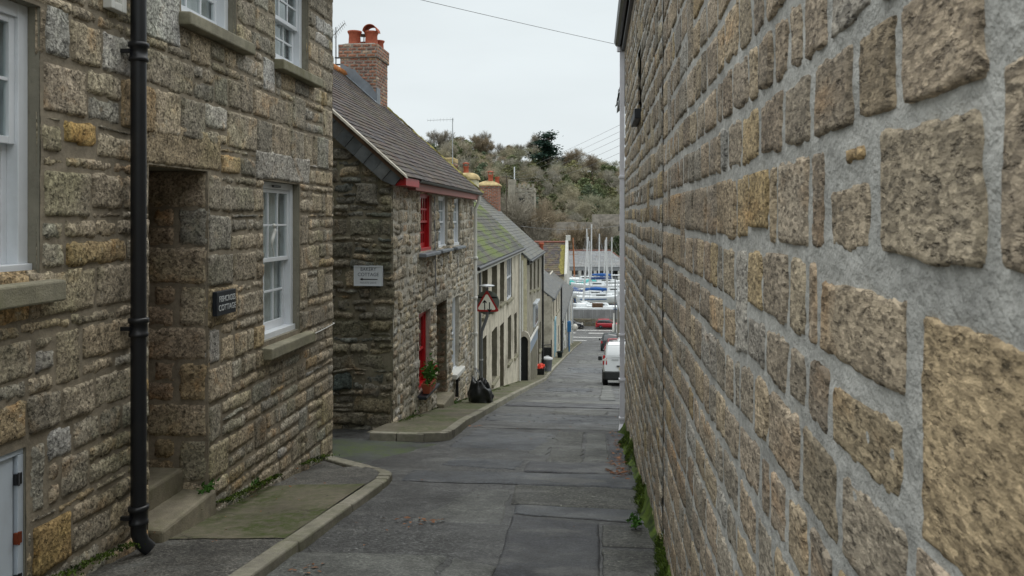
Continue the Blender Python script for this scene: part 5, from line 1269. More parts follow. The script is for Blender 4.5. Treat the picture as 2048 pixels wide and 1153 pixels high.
H6, P6, XR6 = terrace_house('terraced_house', 'whitewashed house lowest on the street with a grey roof', -2.9, 69.3, 102, 5.0, -8.9, -6.9, 'whitewash', 'pale_render', 'slate_plain', PAL_SG,
    [W_(72, 74, -11.0, -9.6, setback=.06), W_(78, 80, -11.2, -9.6, setback=.06), W_(86, 88, -11.6, -10, setback=.06), W_(94, 96, -12, -10.3, setback=.06), W_(75.5, 78, -13.2, -11.8, setback=.05), W_(84, 86.5, -14, -12.5, setback=.05)],
    [W_(81, 82.6, -13.4, -11.2, mat='blue', setback=.06), W_(90, 92, -14.4, -12.2, mat='white', setback=.06)], 35, fascia='white')
for y in (70.0, 83.3, 89.0, 101):
    k = MB(); k.tube([(-2.8, y, -9.0), (-2.8, y, road_z(y) + .1)], .06, 8); k.obj('drainpipe', MAT['dull_grey'] if y < 88 else MAT['white'], H6)
# house standing across the foot of the street
H7 = thing('cross_house', (-9, 108, -16.5), 'house across the street foot with slate roof, yellow lichen band and white end wall', 'house')
sm = SM(); rs = random.Random(77); slates(sm, (-16, 103.6, -7.4), (-3.95, 103.6, -7.4), (-16, 108, -3.25), (-3.95, 108, -3.25), rs, .35, .5, .02, PAL_SL, .04); slates(sm, (-16, 112.4, -7.4), (-3.95, 112.4, -7.4), (-16, 108, -3.25), (-3.95, 108, -3.25), rs, .5, .8, .02, PAL_SL, .04)
rf = sm.obj('roof', [MAT['slate_yellow']], H7, smooth=False)
mb = MB(); roof_slab(mb, (-16, 103.65, -7.42), (-3.95, 103.65, -7.42), (-16, 108, -3.28), (-3.95, 108, -3.28), .1); roof_slab(mb, (-16, 108, -3.28), (-3.95, 108, -3.28), (-16, 112.35, -7.42), (-3.95, 112.35, -7.42), .1); mb.obj('roof_boards', MAT['dull_grey'], rf)
mb = MB(); mb.tube([(-16, 108, -3.2), (-3.95, 108, -3.2)], .14, 8); mb.obj('ridge_tiles', MAT['red_ridge'], rf)
lm = SM(); t_ = np.linspace(.02, .9, 30); s_ = np.linspace(0, 1, 10); Tt, Ss = np.meshgrid(t_, s_)
X = -3.98 - (.5 + .3 * vn(Tt * 12, Ss * 0, 4)) * Ss; lm.grid(np.stack([X, 103.6 + 4.4 * Tt, -7.4 + 4.15 * Tt + .09 + .05 * vn(Tt * 40, Ss * 20, 2) - .06 * (Ss > .95)], -1), 30, 10, (1, 1, 1)); lm.obj('lichen', [MAT['lichen']], rf)
mb = MB(); mb.prism([(103.3, -17.5), (103.3, -7.2), (107.6, -2.95), (108.4, -2.95), (112.7, -7.2), (112.7, -17.5)], lambda u, v, h: (-3.94 + h, u, v), 0, .36); mb.obj('end_wall', MAT['whitewash'], H7)
mb = MB(); mb.box(-3.90, -3.30, 107.6, 108.5, -3.0, -2.3); mb.obj('chimney', MAT['whitewash'], H7)
mb = MB(); mb.box(-16, -3.95, 103.9, 104.1, -17.5, -7.4); mb.box(-16, -3.95, 111.9, 112.1, -17.8, -7.4); mb.obj('wall', MAT['pale_render'], H7)
# right-hand side beyond the near buildings
RB3 = thing('slate_building', (.7, 15, -3.8), 'building with overhanging slate eaves just beyond the grey downpipe', 'building')
mb = MB(); mb.box(.72, 6.2, 12.4, 17.0, -4.7, 2.45); mb.obj('wall', MAT['grey_stone_wall'], RB3)
sm = SM(); slates(sm, (.455, 13.2, 2.35), (.455, 17.2, 2.35), (3.2, 13.2, 4.7), (3.2, 17.2, 4.7), random.Random(3), .25, .35, .012, PAL_SG, .03); rf = sm.obj('roof', [MAT['slate_grey']], RB3, smooth=False)
mb = MB(); roof_slab(mb, (.46, 13.25, 2.33), (.46, 17.15, 2.33), (3.2, 13.25, 4.68), (3.2, 17.15, 4.68), .10); mb.obj('roof_boards', MAT['dull_grey'], rf)
sm = SM(); V = []
for i in range(9):
    z = 2.28 + i * .12; y0 = 15.8 
    for j in range(4): sm.raw([(.46 + j * .18, 13.14, z), (.63 + j * .18, 13.14, z), (.63 + j * .18, 13.17, z + .15), (.46 + j * .18, 13.17, z + .15)], [(0, 1, 2, 3)], PAL_SG(rs))
sm.obj('slate_hanging', [MAT['slate_grey']], RB3, smooth=False)
mb = MB(); mb.box(.475, 1.2, 13.175, 13.3, 2.24, 3.36); mb.obj('bargeboard', MAT['dull_grey'], RB3)
RB4 = thing('stone_building', (3, 98, -16), 'stone building at the foot of the street on the right, behind the parked cars', 'building')
mb = MB(); mb.box(3.0, 12, 86, 110, -18, -10.6); mb.obj('wall', MAT['grey_stone_wall'], RB4)
mb = MB(); roof_slab(mb, (2.8, 85.8, -10.7), (2.8, 110.2, -10.7), (7.5, 85.8, -7.6), (7.5, 110.2, -7.6), .15); roof_slab(mb, (7.5, 85.8, -7.6), (7.5, 110.2, -7.6), (12.2, 85.8, -10.7), (12.2, 110.2, -10.7), .15); mb.obj('roof', MAT['shed_roof'], RB4)
mb = MB()
for y in (88, 94, 100, 106): mb.box(2.97, 2.99, y, y + 1.6, -13.2, -11.6)
mb.obj('window', MAT['window_dark'], RB4)

# ================================================================== bins and boxes on the lower pavement
def gz(y, up=.105): return road_z(y) + up
y = 38.4; bx = thing('recycling_box', (-2.62, y, gz(y)), 'black recycling box heaped with a red plastic bag on the pavement', 'box')
mb = MB(); mb.loft([[(-2.62 + sx_ * w, y + sy_ * l, gz(y) + z) for sx_, sy_ in ((-1, -1), (1, -1), (1, 1), (-1, 1))] for z, w, l in ((0, .19, .24), (.30, .22, .28), (.31, .24, .30), (.34, .24, .30), (.34, .21, .27), (.1, .19, .24))], sm=False); mb.obj('box_body', MAT['black_plastic'], bx, bevel=.01)
mb = MB(); rings = []
for i in range(9):
    t = i / 8; r0 = .24 * math.sqrt(max(0.02, 1 - t * t)) ; rings.append([(-2.62 + r0 * (1 + .32 * float(vn(k * .8, t * 3, 4)) + .2 * float(vn(k * 1.9, t * 5, 14))) * math.cos(k * math.pi / 10) * .95, y + r0 * (1 + .32 * float(vn(k * .8, t * 3, 4)) + .2 * float(vn(k * 1.9, t * 5, 14))) * math.sin(k * math.pi / 10) * 1.15, gz(y) + .28 + .22 * t + .10 * float(vn(k * .9, t * 3, 6))) for k in range(20)])
mb.loft(rings); mb.obj('bag', MAT['red_plastic'], bx)
y = 41.3; bn = thing('dustbin', (-2.45, y, gz(y)), 'round grey plastic dustbin with a pale lid beside the red bag', 'bin')
mb = MB(); mb.lathe([(.20, 0), (.21, .02), (.26, .60), (.28, .61), (.28, .64)], (-2.45, y, gz(y)), 22); mb.obj('bin_body', MAT['bin_grey'], bn)
mb = MB(); mb.lathe([(.29, .61), (.30, .64), (.27, .69), (.15, .74), (.05, .755), (.01, .757)], (-2.45, y, gz(y)), 22); mb.tube([(-2.53, y, gz(y) + .75), (-2.53, y, gz(y) + .79), (-2.37, y, gz(y) + .79), (-2.37, y, gz(y) + .75)], .015, 6); mb.obj('lid', MAT['bin_lid'], bn)
y = 57.6; bk = MB(); bk.lathe([(.15, 0), (.21, .40), (.235, .41), (.235, .46), (.215, .46), (.16, .05)], (-2.52, y, gz(y)), 20)
for s in (-1, 1): bk.tube([(-2.52 + s * .21, y - .06, gz(y) + .42), (-2.52 + s * .26, y - .06, gz(y) + .40), (-2.52 + s * .26, y + .06, gz(y) + .40), (-2.52 + s * .21, y + .06, gz(y) + .42)], .012, 6)
tag(bk.obj('bucket', MAT['dark_green_plastic'], origin=(-2.52, y, gz(y))), 'dark plastic bucket standing in front of the pale blue doorway', 'bucket')
rlg = thing('railing', (-3.2, 50, road_z(50)), 'black iron railing closing the small yard between stone houses', 'railing')
mb = MB(); zr_ = road_z(50)
mb.tube([(-3.75, 50, zr_ + 1.15), (-2.72, 50, zr_ + 1.25)], .025, 6); mb.tube([(-3.75, 50, zr_ + .25), (-2.72, 50, zr_ + .25)], .02, 6); mb.obj('rail', MAT['black_iron'], rlg)
mb = MB()
for i in range(13): mb.tube([(-3.72 + i * .083, 50, zr_ + .1), (-3.72 + i * .083, 50, zr_ + 1.2)], .012, 5)
mb.obj('bars', MAT['black_iron'], rlg)
mb = MB(); mb.box(-3.78, -2.70, 50.06, 50.12, zr_ + .1, zr_ + 1.05); mb.obj('backing', MAT['bumper'], rlg)
mb = MB(); mb.box(-2.75, -2.69, 49.97, 50.03, zr_ + .05, zr_ + 1.55); mb.obj('post', MAT['black_iron'], rlg)
y = 70.2; pm = thing('blue_post_box', (-2.25, y, gz(y)), 'blue box on a blue post at the pavement edge by white house', 'post')
mb = MB(); mb.tube([(-2.25, y, gz(y)), (-2.25, y, gz(y) + 1.75)], .06, 10); mb.obj('post', MAT['blue'], pm)
mb = MB(); mb.box(-2.42, -2.08, y - .15, y + .15, gz(y) + 1.75, gz(y) + 2.6); mb.loft([[(-2.42, y - .15, gz(y) + 2.6), (-2.08, y - .15, gz(y) + 2.6), (-2.08, y + .15, gz(y) + 2.6), (-2.42, y + .15, gz(y) + 2.6)], [(-2.34, y - .1, gz(y) + 2.7), (-2.16, y - .1, gz(y) + 2.7), (-2.16, y + .1, gz(y) + 2.7), (-2.34, y + .1, gz(y) + 2.7)]], sm=False); mb.obj('box_body', MAT['blue'], pm, bevel=.02)
y = 92; gl = thing('globe_lamp', (-2.3, y, -12.6), 'white globe lamp on a bracket of the whitewashed house', 'lamp')
mb = MB(); mb.tube([(-2.9, y, -12.4), (-2.3, y, -12.2)], .05, 6); mb.obj('bracket', MAT['white'], gl)
mb = MB(); mb.lathe([(.03, -.4), (.25, -.3), (.38, 0), (.25, .3), (.03, .4)], (-2.3, y, -12.5), 16); mb.obj('globe', MAT['lampwhite'], gl)

# ================================================================== vehicles
def wheel(parent, x, y, r, w, W):
    s = 1 if x > 0 else -1
    mb = MB(); c = W((x, y, r)); 
    prof = [(r * .62, -w / 2), (r * .92, -w / 2), (r, -w * .3), (r, w * .3), (r * .92, w / 2), (r * .62, w / 2)]
    n = 20; rings = [[tuple(W((x + h, y + q * math.cos(2 * math.pi * k / n), r + q * math.sin(2 * math.pi * k / n)))) for k in range(n)] for q, h in prof]
    mb.loft(rings); o = mb.obj('wheel', MAT['tyre'], parent)
    mb = MB(); rings = [[tuple(W((x + s * h, y + q * math.cos(2 * math.pi * k / n), r + q * math.sin(2 * math.pi * k / n)))) for k in range(n)] for q, h in ((r * .66, w * .3), (r * .64, w * .52), (r * .5, w * .42), (r * .18, w * .5), (.01, w * .52))]
    mb.loft(rings); mb.obj('rim', MAT['rim'], o)
    return o
def vehicle(name, label, cat, loc, heading, pitch, paint_, L, Wd, zprof, cab, r=.31, wb=(.19, .81), plates=True, van=False, group=None, text=None):
    """zprof: list of (t along the length from the tail, sill height, belt height, half width at belt); cab: list of (t, roof height, half width of roof)"""
    V = thing(name, loc, label, cat, group)
    M = Matrix.Translation(Vector(loc)) @ Matrix.Rotation(heading, 4, 'Z') @ Matrix.Rotation(pitch, 4, 'X')
    Wf = lambda p: M @ Vector(p)
    mb = MB(); rings = []
    for t, zs, zb, hw in zprof:
        y = (t - .5) * L; half = [(0, zs), (hw * .86, zs), (hw * .97, zs + .10), (hw, zs + (zb - zs) * .5), (hw * .985, zb - .08), (hw * .93, zb), (0, zb + .01)]
        rings.append([Wf((x, y, z)) for x, z in half] + [Wf((-x, y, z)) for x, z in half[-2:0:-1]])
    mb.loft(rings); body = mb.obj('body', MAT[paint_], V)
    # glasshouse
    zb0 = np.interp
    ts = [z[0] for z in zprof]; bz = [z[2] for z in zprof]; bw_ = [z[3] for z in zprof]
    mb = MB(); rings = []; roofr = []
    for t, zr_, hw in cab:
        y = (t - .5) * L; zb = float(np.interp(t, ts, bz)) - .04; wb_ = float(np.interp(t, ts, bw_)) * .94
        half = [(0, zb), (wb_, zb), (hw + (wb_ - hw) * .12, zb + (zr_ - zb) * .86), (hw * .9, zr_ - .01), (0, zr_ + .015)]
        rings.append([Wf((x, y, z)) for x, z in half] + [Wf((-x, y, z)) for x, z in half[-2:0:-1]])
    mb.loft(rings); mb.obj('glasshouse', MAT[paint_ if van else 'carglass'], V)
    rings = []
    for t, zr_, hw in cab[1:-1]:
        y = (t - .5) * L; half = [(hw * 1.0, zr_ - .06), (hw * .93, zr_ + .01), (0, zr_ + .035)]
        rings.append([Wf((x, y, z)) for x, z in half] + [Wf((-x, y, z)) for x, z in half[-2::-1]])
    if len(rings) > 1:
        mb = MB(); mb.loft(rings, sm=False); mb.obj('roof', MAT[paint_], V)
        if not van:
            for tt in (cab[0], cab[len(cab) // 2], cab[-1]):
                pass
            mb = MB()
            for s in (-1, 1):
                for (ta, tb) in ((cab[0], cab[1]), (cab[-1], cab[-2])):
                    ya, yb = (ta[0] - .5) * L, (tb[0] - .5) * L; za = float(np.interp(ta[0], ts, bz)) - .02; wa = float(np.interp(ta[0], ts, bw_)) * .93
                    mb.tube([Wf((s * wa, ya, za)), Wf((s * (tb[2] * .98), yb, tb[1] - .04))], .035, 6)
                tm = sum(c[0] for c in cab) / len(cab); ym = (tm - .5) * L; mb.tube([Wf((s * float(np.interp(tm, ts, bw_)) * .94, ym, float(np.interp(tm, ts, bz)) - .03)), Wf((s * cab[1][2] * .985, ym, cab[1][1] - .05))], .03, 6)
            mb.obj('pillars', MAT[paint_], V)
    hw = Wd / 2
    for x in (-hw + .10, hw - .10):
        for t in wb: wheel(V, x, (t - .5) * L, r, .2, Wf)
    for nm, y0, y1, zz in (('rear_bumper', -L / 2 - .05, -L / 2 + .25, (.22, .55)), ('front_bumper', L / 2 - .25, L / 2 + .04, (.22, .52))):
        mb = MB(); mb.hexa([Wf(p) for p in ((-hw * .93, y0, zz[0]), (hw * .93, y0, zz[0]), (hw * .97, y1, zz[0]), (-hw * .97, y1, zz[0]), (-hw * .95, y0, zz[1]), (hw * .95, y0, zz[1]), (hw * .99, y1, zz[1]), (-hw * .99, y1, zz[1]))]); mb.obj(nm, MAT['bumper'] if van or 'dark' in paint_ else MAT[paint_], V, bevel=.05)
    for s in (-1, 1):
        mb = MB(); z0, z1 = ((.80, 1.16) if van else (.70, .95)); yb = -L / 2
        mb.hexa([Wf(p) for p in ((s * hw * .82, yb - .02, z0), (s * hw * 1.0, yb + .03, z0), (s * hw * 1.005, yb + .20, z0), (s * hw * .82, yb + .1, z0), (s * hw * .82, yb + .0, z1), (s * hw * .99, yb + .05, z1), (s * hw * .99, yb + .2, z1), (s * hw * .82, yb + .12, z1))]); tl = mb.obj('tail_light', MAT['rearlamp'], V, bevel=.015)
        if van:
            mb = MB(); mb.hexa([Wf(p) for p in ((s * hw * .83, yb - .028, .95), (s * hw * 1.004, yb + .02, .95), (s * hw * 1.008, yb + .15, .95), (s * hw * .83, yb + .05, .95), (s * hw * .83, yb - .024, 1.02), (s * hw * 1.002, yb + .025, 1.02), (s * hw * 1.006, yb + .15, 1.02), (s * hw * .83, yb + .05, 1.02))]); mb.obj('reversing_lamp', MAT['lampwhite'], tl)
        mb = MB(); yf = L / 2; mb.hexa([Wf(p) for p in ((s * hw * .55, yf - .05, .62), (s * hw * .95, yf - .14, .62), (s * hw * .98, yf - .3, .64), (s * hw * .55, yf - .2, .64), (s * hw * .55, yf - .10, .78), (s * hw * .93, yf - .2, .8), (s * hw * .95, yf - .34, .8), (s * hw * .55, yf - .25, .78))]); mb.obj('headlight', MAT['lampwhite'], V, bevel=.01)
        mb = MB(); ym = (.66 - .5) * L; mb.hexa([Wf(p) for p in ((s * (hw + .02), ym, .95), (s * (hw + .17), ym, .95), (s * (hw + .15), ym + .09, .95), (s * (hw + .0), ym + .09, .95), (s * (hw + .02), ym, 1.12), (s * (hw + .17), ym, 1.12), (s * (hw + .15), ym + .09, 1.12), (s * hw, ym + .09, 1.12))]); mb.obj('wing_mirror', MAT['bumper'], V, bevel=.02)
    if plates:
        zp = .60 if van else .62
        mb = MB(); y0 = -L / 2 - (.035 if van else .06); mb.hexa([Wf(p) for p in ((-.26, y0, zp), (.26, y0, zp), (.26, y0 + .03, zp), (-.26, y0 + .03, zp), (-.26, y0, zp + .11), (.26, y0, zp + .11), (.26, y0 + .03, zp + .11), (-.26, y0 + .03, zp + .11))]); pt = mb.obj('number_plate', MAT['plate_yellow'], V)
        if text:
            me = text_mesh(text, .10, .002, lambda u, v, h: Wf((u, y0 - .002 - h, v)), -.245, zp + .055, 0, align='LEFT', sx=1.05); me.materials.append(MAT['ink_black']); link('lettering', me, pt)
    return V, Wf
HATCHB = [(0, .34, .80, .72), (.03, .28, .88, .82), (.15, .22, .92, .86), (.5, .2, .92, .875), (.80, .22, .88, .86), (.93, .26, .78, .80), (1.0, .34, .60, .66)]
HATCHC = [(.015, .86, .6), (.10, 1.44, .58), (.30, 1.50, .60), (.52, 1.48, .60), (.73, .90, .64)]
SUVB = [(0, .42, .98, .78), (.03, .34, 1.05, .86), (.15, .28, 1.08, .90), (.5, .26, 1.07, .91), (.80, .28, 1.0, .89), (.94, .32, .9, .83), (1.0, .4, .7, .7)]
SUVC = [(.01, 1.03, .66), (.07, 1.62, .63), (.30, 1.70, .65), (.55, 1.66, .64), (.74, 1.02, .68)]
VANB = [(0, .38, 1.10, .83), (.02, .30, 1.14, .87), (.15, .25, 1.15, .89), (.6, .24, 1.12, .89), (.82, .25, 1.02, .87), (.94, .28, .85, .80), (1.0, .36, .62, .66)]
VANC = [(-.002, 1.16, .80), (.012, 1.54, .745), (.045, 1.66, .70), (.3, 1.69, .72), (.58, 1.66, .70), (.80, 1.03, .72)]
def slope(y): return math.atan(-(float(D(y + 2)) - float(D(y - 2))) / 4)
vy = 33.0; van, WV = vehicle('panel_van', 'white panel van parked on the right with its tail facing up the hill', 'van', (1.19, vy, road_z(vy)), 0, slope(vy), 'car_white', 4.14, 1.78, VANB, VANC, r=.32, wb=(.15, .80), van=True, text="H061 DVL")
mb = MB(); y0 = -2.07 - .01
mb.hexa([WV(p) for p in ((-.55, y0 - .012, 1.10), (.55, y0 - .012, 1.10), (.55, y0 + .02, 1.10), (-.55, y0 + .02, 1.10), (-.55, y0 - .012, 1.115), (.55, y0 - .012, 1.115), (.55, y0 + .02, 1.115), (-.55, y0 + .02, 1.115))]); mb.obj('door_swage', MAT['car_white'], van)
mb = MB(); mb.hexa([WV(p) for p in ((-.36, y0 - .03, .725), (.36, y0 - .03, .725), (.36, y0 + .02, .725), (-.36, y0 + .02, .725), (-.36, y0 - .02, .775), (.36, y0 - .02, .775), (.36, y0 + .02, .775), (-.36, y0 + .02, .775))]); mb.hexa([WV(p) for p in ((-.55, y0 - .02, .99), (-.28, y0 - .02, .99), (-.28, y0, .99), (-.55, y0, .99), (-.55, y0 - .02, 1.0), (-.28, y0 - .02, 1.0), (-.28, y0, 1.0), (-.55, y0, 1.0))]); mb.obj('handle', MAT['bumper'], van)
mb = MB(); mb.hexa([WV(p) for p in ((-.008, y0 - .008, .6), (.008, y0 - .008, .6), (.008, y0 + .03, .6), (-.008, y0 + .03, .6), (-.008, y0 - .004, 1.12), (.008, y0 - .004, 1.12), (.008, y0 + .03, 1.12), (-.008, y0 + .03, 1.12))]); mb.obj('door_seam', MAT['bumper'], van)
vy = 45.5; v2, _ = vehicle('panel_van', 'white van with a dark rear window, mostly hidden behind the nearer white van', 'van', (2.02, vy, road_z(vy)), 0, slope(vy), 'car_white', 4.6, 1.9, [(a, b + .04, c + .12, d * 1.06) for a, b, c, d in VANB], [(a, c_ + .12, d * 1.08) for a, c_, d in VANC], r=.33, wb=(.15, .80), van=True)
mb = MB(); mb.hexa([_(p) for p in ((-.72, -2.335, 1.36), (.72, -2.335, 1.36), (.72, -2.2, 1.36), (-.72, -2.2, 1.36), (-.68, -2.27, 1.72), (.68, -2.27, 1.72), (.68, -2.15, 1.72), (-.68, -2.15, 1.72))]); mb.obj('rear_window', MAT['carglass'], v2)
vy = 60; vehicle('parked_car', 'red hatchback parked behind the white van, with pale rear window', 'car', (1.55, vy, road_z(vy)), 0, slope(vy), 'car_red', 4.0, 1.72, HATCHB, HATCHC)
vy = 78.5; vehicle('parked_car', 'dark tall hatchback parked farthest down the street on the right', 'car', (1.46, vy, road_z(vy)), 0, slope(vy), 'car_dark', 4.2, 1.82, SUVB, SUVC, r=.36)
vehicle('parked_car', 'red five-door hatchback parked side-on along the harbour road', 'car', (2.15, 130.2, road_z(130)), R(-90), 0, 'car_red', 4.05, 1.72, HATCHB, HATCHC)
vehicle('parked_car', 'dark navy car half hidden by house corner on the harbour road', 'car', (-3.95, 130.0, road_z(130)), R(-90), 0, 'car_black', 4.2, 1.75, HATCHB, HATCHC)
# ================================================================== harbour edge: wall, fence, boats, shed
GZ = -17.77
hw_ = thing('harbour_wall', (0, 133.4, GZ), 'low rough stone wall along the harbour road behind the red car', 'wall')
sm = SM(); rg = random.Random(91); PHW = PY(133.2)
stones(sm, PHW, layout(rg, -30, 14, GZ - .1, GZ + 1.05, (.2, .4), (.4, 1.1)), rg, res=.2, jx=.06, jz=.05, rnd=.08, face=.06, fvar=.03, rough=.03, pal=PAL_G, warp=.05, edge=.04, rad=.08)
mortar(sm, PHW, -30, 14, GZ - .1, GZ + 1.05, .6, (), .01); sm.obj('stonework', [MAT['rubble'], MAT['mortar_dark']], hw_)
mb = MB(); mb.box(-30, 14, 133.25, 133.7, GZ - .2, GZ + 1.08); mb.obj('wall_core', MAT['mortar_dark'], hw_)
fe = thing('panel_fence', (0, 134.0, GZ + 1), 'grey upright panel fence on top of the harbour wall', 'fence')
mb = MB()
for i in range(60):
    x = -30 + i * .74; mb.box(x, x + .72, 133.9, 133.95, GZ + .9, GZ + 2.55 + .0)
mb.obj('panels', MAT['fence'], fe)
for x in np.arange(-30, 14.5, 2.22):
    mb = MB(); mb.box(x - .06, x + .06, 133.80, 133.9, GZ + .8, GZ + 2.65); mb.obj('post', MAT['fence'], fe)

def boat(loc, L, heading, label, hull='gelcoat', mast_h=None, lean=0, cover=None, boom=None, hull2=None, mast_mat='mast', lift=1.3, mlean_y=0, cat='boat', mr=.16):
    V = thing('sailing_boat' if mast_h else 'motor_boat', loc, label, cat, 'boats laid up ashore beyond the road')
    M = Matrix.Translation(Vector(loc)) @ Matrix.Rotation(heading, 4, 'Z'); Wf = lambda p: tuple(M @ Vector(p))
    B = L * .30; H = L * .16; mb = MB(); rings = []
    for t in np.linspace(0, 1, 12):
        w = B / 2 * (.80 + .2 * math.sin(min(1, t * 2) * math.pi / 2)) * (1 if t < .45 else math.cos((t - .45) / .55 * math.pi / 2) ** .75 + .01)
        sheer = H * (1 + .22 * (t - .35) ** 2 * 2.2); keel = H * .38 * (t - .5) ** 2 * 2.2 + (H * .35 * max(0, t - .8) * 5)
        y = (t - .5) * L; z0 = lift
        half = [(0, z0 + keel), (w * .55, z0 + keel + H * .10), (w * .90, z0 + keel + H * .42), (w * 1.0, z0 + sheer * .92), (w * .97, z0 + sheer), (w * .9, z0 + sheer + .02), (0, z0 + sheer + .08)]
        rings.append([Wf((x, y, z)) for x, z in half] + [Wf((-x, y, z)) for x, z in half[-2:0:-1]])
    mb.loft(rings); mb.obj('hull', MAT[hull], V)
    top = lift + H
    mb = MB(); rings = []
    for t, w, h in ((.28, .62, .02), (.32, .66, .5), (.55, .58, .52), (.68, .40, .30), (.74, .3, .03)):
        y = (t - .5) * L; rings.append([Wf((-w * B / 2, y, top)), Wf((-w * B / 2 * .85, y, top + h)), Wf((w * B / 2 * .85, y, top + h)), Wf((w * B / 2, y, top))])
    mb.loft(rings, sm=False); cb = mb.obj('cabin', MAT['gelcoat'], V, bevel=.05)
    mb = MB()
    for s in (-1, 1): mb.hexa([Wf((s * B * .31, (t - .5) * L, top + z)) for t, z in ((.36, .15), (.54, .15))] + [Wf((s * B * .26, (t - .5) * L, top + z)) for t, z in ((.54, .15), (.36, .15))] + [Wf((s * B * .305, (t - .5) * L, top + z)) for t, z in ((.36, .36), (.54, .36))] + [Wf((s * B * .25, (t - .5) * L, top + z)) for t, z in ((.54, .36), (.36, .36))])
    mb.obj('cabin_window', MAT['carglass'], cb)
    if hull2:
        mb = MB(); mb.hexa([Wf((s * B * .50, (t - .5) * L, lift + H * z)) for s, t, z in ((-1, .05, .62), (1, .05, .62), (1, .55, .66), (-1, .55, .66), (-1, .05, .74), (1, .05, .74), (1, .55, .78), (-1, .55, .78))]); mb.obj('stripe', MAT[hull2], V)
    if cover:
        mb = MB(); rings = []
        for t in np.linspace(.02, .72, 9):
            y = (t - .5) * L; w = B / 2 * (1.02 if t < .5 else 1.02 - (t - .5) * .8); h = .75 + .25 * math.sin(t * 9)
            rings.append([Wf((-w, y, top - .25)), Wf((-w * .95, y, top + .05)), Wf((-w * .45, y, top + h * .7)), Wf((0, y, top + h)), Wf((w * .45, y, top + h * .7)), Wf((w * .95, y, top + .05)), Wf((w, y, top - .25))])
        mb.loft(rings, sm=True); mb.obj('cover', MAT[cover], V)
    # cradle
    mb = MB()
    for t in (.25, .7):
        y = (t - .5) * L
        for s in (-1, 1): mb.tube([Wf((s * B * .52, y, 0)), Wf((s * B * .34, y, lift + H * .4))], .06, 6)
        mb.tube([Wf((-B * .55, y, .1)), Wf((B * .55, y, .1))], .07, 6)
    mb.obj('cradle', MAT['mast_wood'], V)
    mb = MB(); mb.hexa([Wf(p) for p in ((-.1, -.14 * L, .12), (.1, -.14 * L, .12), (.1, .1 * L, .12), (-.1, .1 * L, .12), (-.14, -.17 * L, lift + .2), (.14, -.17 * L, lift + .2), (.14, .14 * L, lift + .2), (-.14, .14 * L, lift + .2))]); mb.obj('keel', MAT['antifoul'], V)
    # guard rails
    mb = MB()
    for s in (-1, 1):
        pts = [Wf((s * B / 2 * .88 * (1 if t < .45 else math.cos((t - .45) / .55 * math.pi / 2) ** .75 + .01), (t - .5) * L, top + .65)) for t in np.linspace(.02, .95, 9)]; mb.tube(pts, .018, 4)
        for t in np.linspace(.02, .9, 6):
            w = B / 2 * .88 * (1 if t < .45 else math.cos((t - .45) / .55 * math.pi / 2) ** .75 + .01); mb.tube([Wf((s * w, (t - .5) * L, top)), Wf((s * w, (t - .5) * L, top + .65))], .016, 4)
    mb.obj('guard_rail', MAT['galv'], V)
    if mast_h:
        mast_h = mast_h - (loc[2] + top + .4)
        a = Vector((0, .08 * L, top + .4)); b = a + Vector((lean, mlean_y, mast_h)); mb = MB(); mb.tube([Wf(a), Wf(b)], [mr, mr * .8], 8); ms = mb.obj('mast', MAT[mast_mat], V)
        mb = MB(); m_ = a.lerp(b, .58); mb.tube([Wf(m_ + Vector((-B * .36, 0, .1))), Wf(m_), Wf(m_ + Vector((B * .36, 0, .1)))], .035, 5); mb.obj('spreader', MAT[mast_mat], ms)
        mb = MB()
        for p, q_ in ((b, Vector((0, .5 * L, top))), (b, Vector((0, -.5 * L, top))), (m_ + Vector((B * .36, 0, .1)), Vector((B * .45, .05 * L, top))), (m_ + Vector((-B * .36, 0, .1)), Vector((-B * .45, .05 * L, top))), (b, m_ + Vector((B * .36, 0, .1))), (b, m_ + Vector((-B * .36, 0, .1)))): mb.tube([Wf(p), Wf(q_)], .014, 4)
        mb.obj('rigging', MAT['wire'], ms)
        if boom:
            e = a + Vector((0, -.42 * L, .9)); mb = MB(); mb.tube([Wf(a + Vector((0, 0, .8))), Wf((a + e) / 2 + Vector((0, 0, .45))), Wf(e)], [.26, .30, .16], 8); mb.obj('boom_cover', MAT[boom], ms)
    return V
def bx_at(px, Y): return (px - 1190) * Y * .9946 / 1600 + 0.0          # metres to the right of the street line at distance Y
B = boat
B((bx_at(1196, 139), 139, GZ), 8.6, R(82), 'white yacht with pale blue stripe lying side-on just behind the fence', hull2='antifoul', mast_h=None, lift=1.3)
B((bx_at(1168, 141), 142.5, GZ), 8.0, R(15), 'white yacht with a thick leaning silver mast, at the left of the yard', mast_h=-3.3, lean=.9, mr=.19, lift=1.2)
B((bx_at(1222, 141), 138.5, GZ), 4.6, R(85), 'small boat under a bright blue cover behind the fence on the right', cover='cover_blue', lift=.95)
B((bx_at(1205, 147), 146.5, GZ), 9.5, R(-80), 'white yacht with grey deck gear in the second row of the yard', mast_h=-3.48, lean=-.3, lift=2.1, hull2='antifoul', boom='cover_blue')
B((bx_at(1166, 152), 152, GZ), 8.5, R(70), 'white boat under a navy cover at the left of the yard', cover='cover_navy', lift=2.6)
B((bx_at(1157, 158), 159, GZ), 7.5, R(75), 'boat wrapped in a teal tarpaulin beside the white house end', cover='teal', lift=3.6)
B((bx_at(1190, 158), 157, GZ), 9.5, R(85), 'white yacht with navy sail cover in the middle of the yard', mast_h=-1.18, lean=1.0, boom='cover_navy', lift=3.3)
B((bx_at(1216, 160), 162, GZ), 9.5, R(-85), 'white yacht with a bright blue sail cover on its boom', mast_h=-3.75, lean=.15, boom='cover_blue', lift=3.6)
